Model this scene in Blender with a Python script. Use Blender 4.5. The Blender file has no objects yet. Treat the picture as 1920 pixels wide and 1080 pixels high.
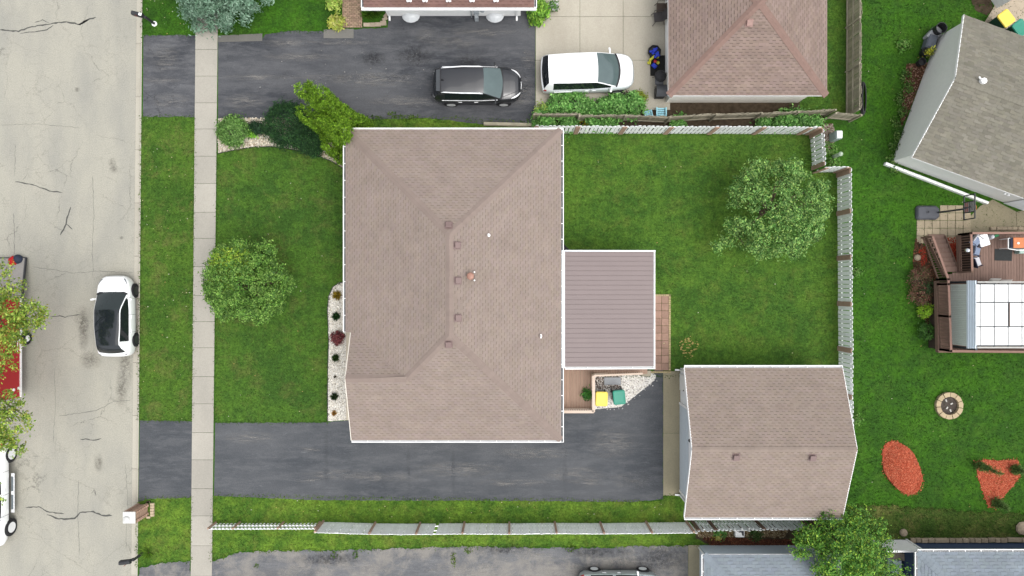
import bpy, math, random
import numpy as np
from mathutils import Vector, Matrix

random.seed(7)
SC = bpy.context.scene
COL = SC.collection
F = 1292.0      # focal length in photo pixels
H = 38.0        # camera height, metres

# ------------------------------------------------------------------ camera, sky, sun, exposure
cam_d = bpy.data.cameras.new("camera")
cam_d.sensor_width = 36.0
cam_d.lens = 36.0 * F / 1920.0
cam_d.clip_start = 0.5
cam_d.clip_end = 2000.0
cam = bpy.data.objects.new("camera", cam_d)
cam.location = (0, 0, H)
cam.rotation_euler = (0, 0, 0)
COL.objects.link(cam)
SC.camera = cam

SUN_EL, SUN_AZ = math.radians(68), math.radians(125)   # azimuth clockwise from north (+y)
world = bpy.data.worlds.new("World")
SC.world = world
world.use_nodes = True
wn = world.node_tree
wn.nodes.clear()
sky = wn.nodes.new("ShaderNodeTexSky")
sky.sky_type = 'NISHITA'
sky.sun_disc = False
sky.sun_elevation = SUN_EL
sky.sun_rotation = SUN_AZ
sky.dust_density = 4.0
sky.air_density = 1.0
hs = wn.nodes.new("ShaderNodeHueSaturation")
hs.inputs["Saturation"].default_value = 0.22
bg = wn.nodes.new("ShaderNodeBackground")
bg.inputs["Strength"].default_value = 0.15
wo = wn.nodes.new("ShaderNodeOutputWorld")
wn.links.new(sky.outputs[0], hs.inputs["Color"])
wn.links.new(hs.outputs[0], bg.inputs["Color"])
wn.links.new(bg.outputs[0], wo.inputs["Surface"])

sun_d = bpy.data.lights.new("sun", 'SUN')
sun_d.energy = 0.5
sun_d.angle = math.radians(65)
sun_d.color = (1.0, 0.96, 0.9)
sun = bpy.data.objects.new("sun", sun_d)
sd = Vector((math.sin(SUN_AZ) * math.cos(SUN_EL), math.cos(SUN_AZ) * math.cos(SUN_EL), math.sin(SUN_EL)))
sun.rotation_euler = (-sd).to_track_quat('-Z', 'Y').to_euler()
sun.location = sd * 80
COL.objects.link(sun)

vs = SC.view_settings
vs.view_transform = 'Standard'
vs.look = 'None'
vs.exposure = 0.96
vs.gamma = 1.0
vs.use_curve_mapping = False
SC.render.engine = 'CYCLES'
SC.cycles.max_bounces = 6
SC.cycles.diffuse_bounces = 3

# ------------------------------------------------------------------ helpers
def P(px, py, h=0.0):
    """photo pixel of a point known to stand h metres up -> world"""
    k = (H - h) / F
    return Vector(((px - 960) * k, (540 - py) * k, h))

def lin(r, g, b):
    """sRGB 0-255 to linear"""
    o = []
    for c in (r, g, b):
        c /= 255.0
        o.append(c / 12.92 if c <= 0.04045 else ((c + 0.055) / 1.055) ** 2.4)
    return tuple(o)

ALB = 0.60          # photo brightness -> albedo under this exposure
def alb(r, g, b, k=1.0):
    return tuple(min(0.85, c * ALB * k) for c in lin(r, g, b))

class NT:
    def __init__(self, name):
        self.m = bpy.data.materials.new(name)
        self.m.use_nodes = True
        self.t = self.m.node_tree
        self.t.nodes.clear()
        self.out = self.n("ShaderNodeOutputMaterial")
        self.b = self.n("ShaderNodeBsdfPrincipled")
        self.l(self.b.outputs[0], self.out.inputs[0])
        g = self.n("ShaderNodeNewGeometry")
        self.pos = g.outputs["Position"]
        self.oi = None
    def n(self, t, **kw):
        x = self.t.nodes.new(t)
        for k, v in kw.items():
            setattr(x, k, v)
        return x
    def l(self, a, b):
        self.t.links.new(a, b)
    def noise(self, scale, detail=3, rough=0.55, vec=None, off=(0, 0, 0), stretch=None, dist=0.0):
        mp = self.n("ShaderNodeMapping")
        self.l(vec if vec is not None else self.pos, mp.inputs["Vector"])
        mp.inputs["Location"].default_value = off
        if stretch:
            mp.inputs["Scale"].default_value = stretch
        t = self.n("ShaderNodeTexNoise")
        t.inputs["Scale"].default_value = scale
        t.inputs["Detail"].default_value = detail
        t.inputs["Roughness"].default_value = rough
        t.inputs["Distortion"].default_value = dist
        self.l(mp.outputs[0], t.inputs["Vector"])
        return t.outputs["Fac"]
    def ramp(self, fac, a, b, va=0.0, vb=1.0):
        r = self.n("ShaderNodeMapRange")
        r.inputs["From Min"].default_value = a
        r.inputs["From Max"].default_value = b
        r.inputs["To Min"].default_value = va
        r.inputs["To Max"].default_value = vb
        self.l(fac, r.inputs["Value"])
        return r.outputs[0]
    def math(self, op, a, b):
        m = self.n("ShaderNodeMath", operation=op)
        for i, v in enumerate((a, b)):
            if isinstance(v, (int, float)):
                m.inputs[i].default_value = v
            else:
                self.l(v, m.inputs[i])
        return m.outputs[0]
    def mix(self, fac, a, b, blend='MIX'):
        m = self.n("ShaderNodeMix", data_type='RGBA', blend_type=blend)
        if isinstance(fac, (int, float)):
            m.inputs[0].default_value = fac
        else:
            self.l(fac, m.inputs[0])
        for i, v in ((6, a), (7, b)):
            if isinstance(v, tuple):
                m.inputs[i].default_value = (v[0], v[1], v[2], 1)
            else:
                self.l(v, m.inputs[i])
        return m.outputs[2]
    def scale(self, col, val):
        """colour times scalar socket"""
        c = self.n("ShaderNodeCombineColor")
        for i in range(3):
            self.l(val, c.inputs[i])
        return self.mix(1.0, col, c.outputs[0], 'MULTIPLY')
    def tint(self, col):
        a = self.n("ShaderNodeAttribute", attribute_name="tint")
        return self.mix(1.0, col, a.outputs["Color"], 'MULTIPLY')
    def rand(self, lo, hi):
        o = self.n("ShaderNodeObjectInfo")
        return self.ramp(o.outputs["Random"], 0, 1, lo, hi)
    def bump(self, h, strength, dist=0.02):
        b = self.n("ShaderNodeBump")
        b.inputs["Strength"].default_value = strength
        b.inputs["Distance"].default_value = dist
        self.l(h, b.inputs["Height"])
        self.l(b.outputs[0], self.b.inputs["Normal"])
    def done(self, col, rough=0.8, spec=0.3, metal=0.0, coat=0.0):
        if isinstance(col, tuple):
            self.b.inputs["Base Color"].default_value = (*col[:3], 1)
        else:
            self.l(col, self.b.inputs["Base Color"])
        self.b.inputs["Roughness"].default_value = rough
        self.b.inputs["Specular IOR Level"].default_value = spec
        self.b.inputs["Metallic"].default_value = metal
        self.b.inputs["Coat Weight"].default_value = coat
        self.b.inputs["Coat Roughness"].default_value = 0.05
        return self.m

MATS = {}
def plain(name, col, rough=0.7, spec=0.3, metal=0.0, coat=0.0, var=0.12, scale=6.0, orand=0.0, bump=0.0, tint=False, dirt=None, stretch=None):
    """paint / wood / metal / plastic with mottling, piece-to-piece variation and wear"""
    if name in MATS:
        return MATS[name]
    t = NT(name)
    n = t.noise(scale, 5, 0.6, stretch=stretch)
    c = t.mix(1.0, col, col)
    c = t.scale(c, t.ramp(n, 0.25, 0.75, 1 - var, 1 + var))
    if tint:
        c = t.tint(c)
    if orand:
        c = t.scale(c, t.rand(1 - orand, 1 + orand))
    if dirt:
        d = t.noise(scale * 0.4, 7, 0.7, off=(3, 9, 1))
        c = t.mix(t.ramp(d, 0.52, 0.72, 0, 0.6), c, dirt)
    if bump:
        t.bump(t.noise(scale * 6, 4, 0.6, stretch=stretch), bump)
    MATS[name] = t.done(c, rough, spec, metal, coat)
    return MATS[name]

def grass_mat(name, c1, c2, dry, dryamt, off=(0, 0, 0)):
    t = NT(name)
    a = t.noise(0.32, 7, 0.6, off=off)
    b = t.noise(1.5, 6, 0.65, off=(off[0] + 7, off[1], 0))
    d = t.noise(0.75, 10, 0.76, off=(off[0] + 31, off[1] - 4, 0), dist=0.3)
    f = t.noise(9.0, 4, 0.7, off=off)
    g = t.noise(34.0, 2, 0.6)
    h_ = t.noise(4.2, 5, 0.65, off=(off[0] + 3, off[1] + 8, 0))
    s = t.math('ADD', t.math('MULTIPLY', a, 0.45), t.math('MULTIPLY', b, 0.55))
    c = t.mix(t.ramp(s, 0.43, 0.57), c1, c2)
    c = t.mix(t.ramp(d, 0.50, 0.66, 0.0, dryamt), c, dry)
    c = t.scale(c, t.ramp(f, 0.28, 0.72, 0.58, 1.42))
    c = t.scale(c, t.ramp(h_, 0.3, 0.7, 0.74, 1.26))
    c = t.scale(c, t.ramp(g, 0.28, 0.72, 0.6, 1.4))
    t.bump(t.math('ADD', f, g), 0.7, 0.05)
    return t.done(c, 0.9, 0.15)

def asphalt_mat(name, dark, light, amt, off=(0, 0, 0), worn=None, wornamt=0.0, crack=0.0):
    """sealed drive: broad faint tone, scuffs along the way cars run, pale grit, cracks"""
    t = NT(name)
    a = t.noise(0.35, 5, 0.55, off=off, stretch=(0.5, 1.1, 1))
    b = t.noise(1.6, 11, 0.78, off=(off[0] + 5, 2, 0), stretch=(0.30, 1.3, 1), dist=0.3)
    s_ = t.noise(4.5, 9, 0.8, off=(off[0] + 15, 7, 0), stretch=(0.35, 1.6, 1), dist=0.8)
    g = t.noise(30.0, 5, 0.8)
    gr = t.noise(55.0, 2, 0.6, off=(3, 3, 0))
    c = t.mix(t.ramp(a, 0.38, 0.62, 0, amt * 0.7), dark, light)
    c = t.mix(t.ramp(b, 0.45, 0.60, 0, amt * 0.9), c, light)
    pale = tuple(min(0.5, x * 1.9) for x in light)
    c = t.mix(t.ramp(s_, 0.56, 0.72, 0, amt * 0.5), c, pale)
    if worn:
        w = t.noise(0.5, 12, 0.75, off=(off[0] + 11, off[1] + 5, 0), dist=0.3)
        c = t.mix(t.ramp(w, 0.46, 0.58, 0, wornamt), c, worn)
    c = t.scale(c, t.ramp(g, 0.28, 0.72, 0.62, 1.38))
    c = t.mix(t.ramp(gr, 0.66, 0.74, 0, 0.35), c, pale)
    if crack:
        for sc_, wd, hi in ((0.45, 0.011, 1.0), (1.5, 0.016, 0.7)):
            v = t.n("ShaderNodeTexVoronoi", feature='DISTANCE_TO_EDGE')
            v.inputs["Scale"].default_value = sc_
            wv = t.n("ShaderNodeVectorMath", operation='ADD')
            nn = t.n("ShaderNodeTexNoise")
            nn.inputs["Scale"].default_value = 1.3
            nn.inputs["Detail"].default_value = 9
            nn.inputs["Roughness"].default_value = 0.7
            t.l(t.pos, nn.inputs["Vector"])
            t.l(t.pos, wv.inputs[0]); t.l(nn.outputs["Color"], wv.inputs[1])
            t.l(wv.outputs[0], v.inputs["Vector"])
            m = t.noise(0.4, 4, 0.6, off=(off[0] + sc_, 4, 0))
            k = t.math('MULTIPLY', t.ramp(v.outputs["Distance"], 0.0, wd, 1, 0), t.ramp(m, 0.46, 0.62, 0.1, crack * hi))
            c = t.mix(k, c, (0.018, 0.018, 0.019))
    t.bump(g, 0.35, 0.01)
    return t.done(c, 0.85, 0.25)

def concrete_mat(name, col, stain, amt=0.5, orand=0.08, crack=0.0, fine=1.0):
    t = NT(name)
    a = t.noise(0.45, 7, 0.6, stretch=(1.3, 0.5, 1))
    b = t.noise(1.8, 7, 0.7, off=(4, 8, 0), dist=0.4)
    g = t.noise(17.0, 6, 0.8)
    c = t.mix(t.ramp(a, 0.42, 0.68, 0, amt), col, stain)
    c = t.mix(t.ramp(b, 0.55, 0.8, 0, amt * 0.7), c, stain)
    c = t.scale(c, t.ramp(g, 0.2, 0.8, 1 - 0.2 * fine, 1 + 0.2 * fine))
    if orand:
        c = t.scale(c, t.rand(1 - orand, 1 + orand))
    if crack:
        for sc_, wd, off, hi in ((0.30, 0.007, 0.0, 1.0), (1.6, 0.020, 9.0, 0.65)):
            v = t.n("ShaderNodeTexVoronoi", feature='DISTANCE_TO_EDGE')
            v.inputs["Scale"].default_value = sc_
            nn = t.n("ShaderNodeTexNoise")
            nn.inputs["Scale"].default_value = 0.9
            nn.inputs["Detail"].default_value = 9
            nn.inputs["Roughness"].default_value = 0.7
            t.l(t.pos, nn.inputs["Vector"])
            wv = t.n("ShaderNodeVectorMath", operation='ADD')
            t.l(t.pos, wv.inputs[0]); t.l(nn.outputs["Color"], wv.inputs[1])
            t.l(wv.outputs[0], v.inputs["Vector"])
            m = t.noise(0.5, 4, 0.6, off=(off, 2, 0))
            k = t.math('MULTIPLY', t.ramp(v.outputs["Distance"], 0.0, wd, 1, 0), t.ramp(m, 0.46, 0.66, 0.05, crack * hi))
            c = t.mix(k, c, tuple(x * 0.25 for x in col))
    t.bump(g, 0.2, 0.01)
    return t.done(c, 0.85, 0.25)

def leaf_mat(name, rough=0.55):
    t = NT(name)
    a = t.n("ShaderNodeAttribute", attribute_name="tint")
    n = t.noise(2.0, 3)
    c = t.scale(a.outputs["Color"], t.ramp(n, 0.3, 0.7, 0.88, 1.12))
    t.done(c, rough, 0.25)
    tr = t.n("ShaderNodeBsdfTranslucent")
    t.l(c, tr.inputs["Color"])
    mx = t.n("ShaderNodeMixShader")
    mx.inputs[0].default_value = 0.32
    t.l(t.b.outputs[0], mx.inputs[1]); t.l(tr.outputs[0], mx.inputs[2])
    t.l(mx.outputs[0], t.out.inputs[0])
    return t.m

# ------------------------------------------------------------------ objects
ORIG = {}
def tag(o, label=None, cat=None, group=None, kind=None):
    if label: o["label"] = label
    if cat: o["category"] = cat
    if group: o["group"] = group
    if kind: o["kind"] = kind
    return o

def thing(name, label, cat, loc=(0, 0, 0), rotz=0.0, group=None, local=False):
    o = bpy.data.objects.new(name, None)
    COL.objects.link(o)
    o.location = loc
    o.rotation_euler = (0, 0, rotz)
    o.empty_display_size = 0.2
    ORIG[o] = Vector((0, 0, 0)) if local else Vector(loc)
    return tag(o, label, cat, group)

def put(name, mesh, parent, loc, rot=(0, 0, 0), scale=(1, 1, 1)):
    """a piece that shares mesh data; loc is in world unless the parent is local"""
    o = bpy.data.objects.new(name, mesh)
    COL.objects.link(o)
    L = Vector(loc)
    if parent is not None:
        o.parent = parent
        L = L - ORIG[parent]
    o.location = L
    o.rotation_euler = rot
    o.scale = scale
    ORIG[o] = ORIG.get(parent, Vector((0, 0, 0)))
    return o

class MB:
    def __init__(self):
        self.v = []; self.f = []; self.mi = []; self.tn = []
    def vert(self, *p):
        self.v.append(tuple(p)); return len(self.v) - 1
    def face(self, pts, mi=0, tint=(1, 1, 1)):
        i = len(self.v)
        self.v.extend([tuple(p) for p in pts])
        self.f.append(tuple(range(i, i + len(pts))))
        self.mi.append(mi); self.tn.append(tint)
    def box(self, c, s, rz=0.0, mi=0, tint=(1, 1, 1), mtx=None, bevel=0.0):
        hx, hy, hz = s[0] / 2, s[1] / 2, s[2] / 2
        if bevel > 0:
            b = min(bevel, hx * .9, hy * .9, hz * .9)
            lay = [(-hz, b), (-hz + b, 0), (hz - b, 0), (hz, b)]
            ring = []
            for z, inn in lay:
                x, y = hx - inn, hy - inn
                bb = b * 0.6
                ring.append([(-x + bb, -y, z), (x - bb, -y, z), (x, -y + bb, z), (x, y - bb, z), (x - bb, y, z), (-x + bb, y, z), (-x, y - bb, z), (-x, -y + bb, z)])
            pts = [p for r in ring for p in r]
            faces = [tuple(reversed(range(8))), tuple(range(24, 32))]
            for k in range(3):
                for j in range(8):
                    faces.append((k * 8 + j, k * 8 + (j + 1) % 8, (k + 1) * 8 + (j + 1) % 8, (k + 1) * 8 + j))
        else:
            pts = [(x, y, z) for z in (-hz, hz) for x, y in ((-hx, -hy), (hx, -hy), (hx, hy), (-hx, hy))]
            faces = [(3, 2, 1, 0), (4, 5, 6, 7), (0, 1, 5, 4), (1, 2, 6, 5), (2, 3, 7, 6), (3, 0, 4, 7)]
        M = mtx if mtx is not None else Matrix.Translation(Vector(c)) @ Matrix.Rotation(rz, 4, 'Z')
        i = len(self.v)
        self.v.extend([tuple(M @ Vector(p)) for p in pts])
        for fc in faces:
            self.f.append(tuple(i + k for k in fc)); self.mi.append(mi); self.tn.append(tint)
    def beam(self, a, b, w, h, mi=0, up=(0, 0, 1), tint=(1, 1, 1)):
        """box from a to b, w wide sideways, h tall along up"""
        a, b = Vector(a), Vector(b)
        d = b - a; L = d.length
        if L < 1e-6: return
        x = d / L
        u = Vector(up)
        y = u.cross(x)
        if y.length < 1e-4: y = Vector((0, 1, 0)).cross(x)
        y.normalize(); z = x.cross(y)
        M = Matrix((x, y, z)).transposed().to_4x4()
        M.translation = (a + b) / 2
        self.box(None, (L, w, h), mi=mi, mtx=M, tint=tint)
    def tube(self, pts, rad, n=8, mi=0, cap=True, tint=(1, 1, 1)):
        pts = [Vector(p) for p in pts]
        if isinstance(rad, (int, float)): rad = [rad] * len(pts)
        base = len(self.v)
        prev = None
        for i, p in enumerate(pts):
            d = (pts[min(i + 1, len(pts) - 1)] - pts[max(i - 1, 0)]).normalized()
            ref = prev if prev is not None else (Vector((1, 0, 0)) if abs(d.x) < 0.9 else Vector((0, 1, 0)))
            y = (ref - d * ref.dot(d))
            if y.length < 1e-5: y = d.orthogonal()
            y.normalize(); prev = y
            z = d.cross(y)
            for k in range(n):
                a = 2 * math.pi * k / n
                self.v.append(tuple(p + (y * math.cos(a) + z * math.sin(a)) * rad[i]))
        for i in range(len(pts) - 1):
            for k in range(n):
                self.f.append((base + i * n + k, base + i * n + (k + 1) % n, base + (i + 1) * n + (k + 1) % n, base + (i + 1) * n + k))
                self.mi.append(mi); self.tn.append(tint)
        if cap:
            self.f.append(tuple(base + k for k in reversed(range(n)))); self.mi.append(mi); self.tn.append(tint)
            e = base + (len(pts) - 1) * n
            self.f.append(tuple(e + k for k in range(n))); self.mi.append(mi); self.tn.append(tint)
    def lathe(self, prof, n=20, c=(0, 0, 0), mi=0, mtx=None, tint=(1, 1, 1)):
        """prof = [(r, z)...] turned about z"""
        M = mtx if mtx is not None else Matrix.Translation(Vector(c))
        base = len(self.v)
        for r, z in prof:
            for k in range(n):
                a = 2 * math.pi * k / n
                self.v.append(tuple(M @ Vector((r * math.cos(a), r * math.sin(a), z))))
        for i in range(len(prof) - 1):
            for k in range(n):
                self.f.append((base + i * n + k, base + i * n + (k + 1) % n, base + (i + 1) * n + (k + 1) % n, base + (i + 1) * n + k))
                self.mi.append(mi); self.tn.append(tint)
        if prof[-1][0] > 1e-3:
            e = base + (len(prof) - 1) * n
            self.f.append(tuple(e + k for k in range(n))); self.mi.append(mi); self.tn.append(tint)
        if prof[0][0] > 1e-3:
            self.f.append(tuple(base + k for k in reversed(range(n)))); self.mi.append(mi); self.tn.append(tint)
    def prism(self, poly, z0, z1, mi=0, tint=(1, 1, 1), bottom=False):
        n = len(poly)
        ar = sum(poly[i][0] * poly[(i + 1) % n][1] - poly[(i + 1) % n][0] * poly[i][1] for i in range(n))
        if ar < 0: poly = poly[::-1]
        b = len(self.v)
        for z in (z0, z1):
            for p in poly: self.v.append((p[0], p[1], z))
        self.f.append(tuple(range(b + n, b + 2 * n))); self.mi.append(mi); self.tn.append(tint)
        if bottom:
            self.f.append(tuple(reversed(range(b, b + n)))); self.mi.append(mi); self.tn.append(tint)
        for i in range(n):
            j = (i + 1) % n
            self.f.append((b + i, b + j, b + n + j, b + n + i)); self.mi.append(mi); self.tn.append(tint)
    def grid(self, rows, mi=0, tint=(1, 1, 1), close=False):
        """rows of equal length point lists"""
        b = len(self.v); m = len(rows[0])
        for r in rows:
            for p in r: self.v.append(tuple(p))
        for i in range(len(rows) - 1):
            for j in range(m - (0 if close else 1)):
                k = (j + 1) % m
                self.f.append((b + i * m + j, b + i * m + k, b + (i + 1) * m + k, b + (i + 1) * m + j))
                self.mi.append(mi); self.tn.append(tint)
    def mesh(self, name, mats, smooth=False, orig=Vector((0, 0, 0)), use_tint=False):
        me = bpy.data.meshes.new(name)
        if orig.length > 0:
            v = [(p[0] - orig[0], p[1] - orig[1], p[2] - orig[2]) for p in self.v]
        else:
            v = self.v
        me.from_pydata(v, [], self.f)
        if not isinstance(mats, (list, tuple)): mats = [mats]
        for m in mats: me.materials.append(m)
        if len(mats) > 1:
            me.polygons.foreach_set("material_index", self.mi)
        if smooth:
            me.polygons.foreach_set("use_smooth", [True] * len(self.f))
        if use_tint:
            at = me.attributes.new("tint", 'FLOAT_COLOR', 'FACE')
            at.data.foreach_set("color", [c for t in self.tn for c in (*t, 1.0)])
        me.update()
        return me
    def build(self, name, mats, parent=None, smooth=False, use_tint=False, kind=None):
        og = ORIG.get(parent, Vector((0, 0, 0))) if parent is not None else Vector((0, 0, 0))
        me = self.mesh(name, mats, smooth, og, use_tint)
        o = bpy.data.objects.new(name, me)
        COL.objects.link(o)
        if parent is not None: o.parent = parent
        ORIG[o] = og
        if kind: o["kind"] = kind
        return o

def wpoly(pts, h=0.0):
    return [P(x, y, h) for x, y in pts]

def rough(pts, step=6.0, amp=1.2, seed=1, closed=True, skip=()):
    """subdivide a pixel outline and make it uneven; skip = edge numbers kept straight"""
    r = random.Random(seed); out = []
    n = len(pts)
    for i in range(n if closed else n - 1):
        a, b = pts[i], pts[(i + 1) % n]
        L = math.hypot(b[0] - a[0], b[1] - a[1])
        k = 1 if i in skip else max(1, int(L / step))
        nx, ny = (-(b[1] - a[1]) / max(L, 1e-6), (b[0] - a[0]) / max(L, 1e-6))
        for j in range(k):
            t = j / k
            d = 0 if j == 0 or i in skip else r.uniform(-amp, amp)
            out.append((a[0] + (b[0] - a[0]) * t + nx * d, a[1] + (b[1] - a[1]) * t + ny * d))
    if not closed: out.append(pts[-1])
    return out

def smooth_poly(pts, k=6):
    """closed Catmull-Rom"""
    out = []; n = len(pts)
    for i in range(n):
        p0, p1, p2, p3 = [Vector((*pts[(i + d) % n], 0)) for d in (-1, 0, 1, 2)]
        for j in range(k):
            t = j / k
            q = 0.5 * ((2 * p1) + (-p0 + p2) * t + (2 * p0 - 5 * p1 + 4 * p2 - p3) * t * t + (-p0 + 3 * p1 - 3 * p2 + p3) * t ** 3)
            out.append((q.x, q.y))
    return out

def sheet(name, pts, z, mat, parent=None, kind="structure"):
    m = MB()
    w = wpoly(pts)
    n = len(w)
    ar = sum(w[i].x * w[(i + 1) % n].y - w[(i + 1) % n].x * w[i].y for i in range(n))
    if ar < 0: w = w[::-1]
    m.face([(p.x, p.y, z) for p in w])
    o = m.build(name, mat, parent)
    if parent is None and kind: o["kind"] = kind
    return o

def inside(poly, x, y):
    c = np.zeros(len(x), bool)
    n = len(poly)
    for i in range(n):
        x1, y1 = poly[i][0], poly[i][1]; x2, y2 = poly[(i + 1) % n][0], poly[(i + 1) % n][1]
        if y1 == y2: continue
        cond = ((y1 > y) != (y2 > y)) & (x < (x2 - x1) * (y - y1) / (y2 - y1) + x1)
        c ^= cond
    return c

def np_mesh(name, verts, nper, mat, cols=None, parent=None, smooth=False):
    """verts (N*nper,3) -> N faces of nper verts; cols (N,3) one colour per face"""
    og = ORIG.get(parent, Vector((0, 0, 0))) if parent is not None else Vector((0, 0, 0))
    verts = np.asarray(verts, dtype=np.float32) - np.array(og, dtype=np.float32)
    nv = len(verts); nf = nv // nper
    me = bpy.data.meshes.new(name)
    me.vertices.add(nv); me.vertices.foreach_set("co", verts.ravel())
    me.loops.add(nv); me.loops.foreach_set("vertex_index", np.arange(nv, dtype=np.int32))
    me.polygons.add(nf); me.polygons.foreach_set("loop_start", np.arange(0, nv, nper, dtype=np.int32))
    me.materials.append(mat)
    me.update(calc_edges=True)
    if cols is not None:
        at = me.attributes.new("tint", 'FLOAT_COLOR', 'FACE')
        c4 = np.ones((nf, 4), dtype=np.float32); c4[:, :3] = cols
        at.data.foreach_set("color", c4.ravel())
    o = bpy.data.objects.new(name, me)
    COL.objects.link(o)
    if parent is not None: o.parent = parent
    ORIG[o] = og
    return o

def scatter_pts(poly, dens, rng):
    xs = [p[0] for p in poly]; ys = [p[1] for p in poly]
    area = (max(xs) - min(xs)) * (max(ys) - min(ys))
    n = int(area * dens)
    x = rng.uniform(min(xs), max(xs), n); y = rng.uniform(min(ys), max(ys), n)
    k = inside(poly, x, y)
    return x[k], y[k]

def blades(name, poly, dens, mat, parent, seed, z=0.004, h=(0.03, 0.07), w=0.03):
    """loose grass blades standing on a lawn"""
    rng = np.random.default_rng(seed)
    x, y = scatter_pts(poly, dens, rng)
    n = len(x)
    a = rng.uniform(0, 2 * np.pi, n); hh = rng.uniform(h[0], h[1], n); lean = rng.uniform(0.2, 1.1, n) * hh
    ww = w * rng.uniform(0.5, 1.2, n)
    b = a + rng.uniform(1.0, 2.1, n)
    v = np.zeros((n, 3, 3))
    v[:, 0] = np.stack([x - ww * np.cos(a), y - ww * np.sin(a), np.full(n, z)], 1)
    v[:, 1] = np.stack([x + ww * np.cos(a), y + ww * np.sin(a), np.full(n, z)], 1)
    v[:, 2] = np.stack([x + lean * np.cos(b), y + lean * np.sin(b), z + hh], 1)
    o = np_mesh(name, v.reshape(-1, 3), 3, mat, None, parent)
    o["kind"] = "stuff"
    return o

def edge_blades(name, pts, mat, parent, seed, per_m=34, spread=0.06, z=0.012):
    """grass spilling over the border of a lawn"""
    rng = np.random.default_rng(seed)
    X, Y = [], []
    n = len(pts)
    for i in range(n):
        a, b = pts[i], pts[(i + 1) % n]
        L = math.hypot(b[0] - a[0], b[1] - a[1])
        k = int(L * per_m + rng.uniform())
        u = rng.uniform(0, 1, k)
        X.append(a[0] + (b[0] - a[0]) * u); Y.append(a[1] + (b[1] - a[1]) * u)
    x = np.concatenate(X); y = np.concatenate(Y); n = len(x)
    x = x + rng.normal(0, spread, n); y = y + rng.normal(0, spread, n)
    a = rng.uniform(0, 2 * np.pi, n); hh = rng.uniform(.03, .08, n); ww = rng.uniform(.012, .035, n)
    b = a + rng.uniform(1.0, 2.1, n); lean = rng.uniform(.4, 1.3, n) * hh
    v = np.zeros((n, 3, 3))
    v[:, 0] = np.stack([x - ww * np.cos(a), y - ww * np.sin(a), np.full(n, z)], 1)
    v[:, 1] = np.stack([x + ww * np.cos(a), y + ww * np.sin(a), np.full(n, z)], 1)
    v[:, 2] = np.stack([x + lean * np.cos(b), y + lean * np.sin(b), z + hh], 1)
    o = np_mesh(name, v.reshape(-1, 3), 3, mat, None, parent)
    o["kind"] = "stuff"
    return o

def stones(name, poly, dens, mat, cols, parent, seed, size=(0.02, 0.045), z=0.0, flat=0.6, avoid=None, zf=None):
    """loose stones or chips, each a small octahedron with its own colour"""
    rng = np.random.default_rng(seed)
    x, y = scatter_pts(poly, dens, rng)
    n = len(x)
    s = rng.uniform(size[0], size[1], n)
    a = rng.uniform(0, 2 * np.pi, n)
    el = rng.uniform(0.6, 1.0, n)
    ca, sa = np.cos(a), np.sin(a)
    zz = np.full(n, z) if zf is None else zf(x, y)
    def pt(u, v, w):
        return np.stack([x + s * (u * ca - v * el * sa), y + s * (u * sa + v * el * ca), zz + s * flat * w + s * flat * 0.4], 1)
    p = [pt(1, 0, 0), pt(0.2, 1, 0.1), pt(-1, 0.1, 0), pt(0, -1, -0.1), pt(0.1, 0.1, 1)]
    tri = []
    for i in range(4):
        tri += [p[i], p[(i + 1) % 4], p[4]]
    v = np.stack(tri, 1).reshape(-1, 3)
    cols = np.array(cols)
    c = cols[rng.integers(0, len(cols), n)] * rng.uniform(0.75, 1.2, (n, 1))
    c = np.repeat(c, 4, axis=0)
    o = np_mesh(name, v, 3, mat, c, parent)
    o["kind"] = "stuff"
    return o

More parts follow.
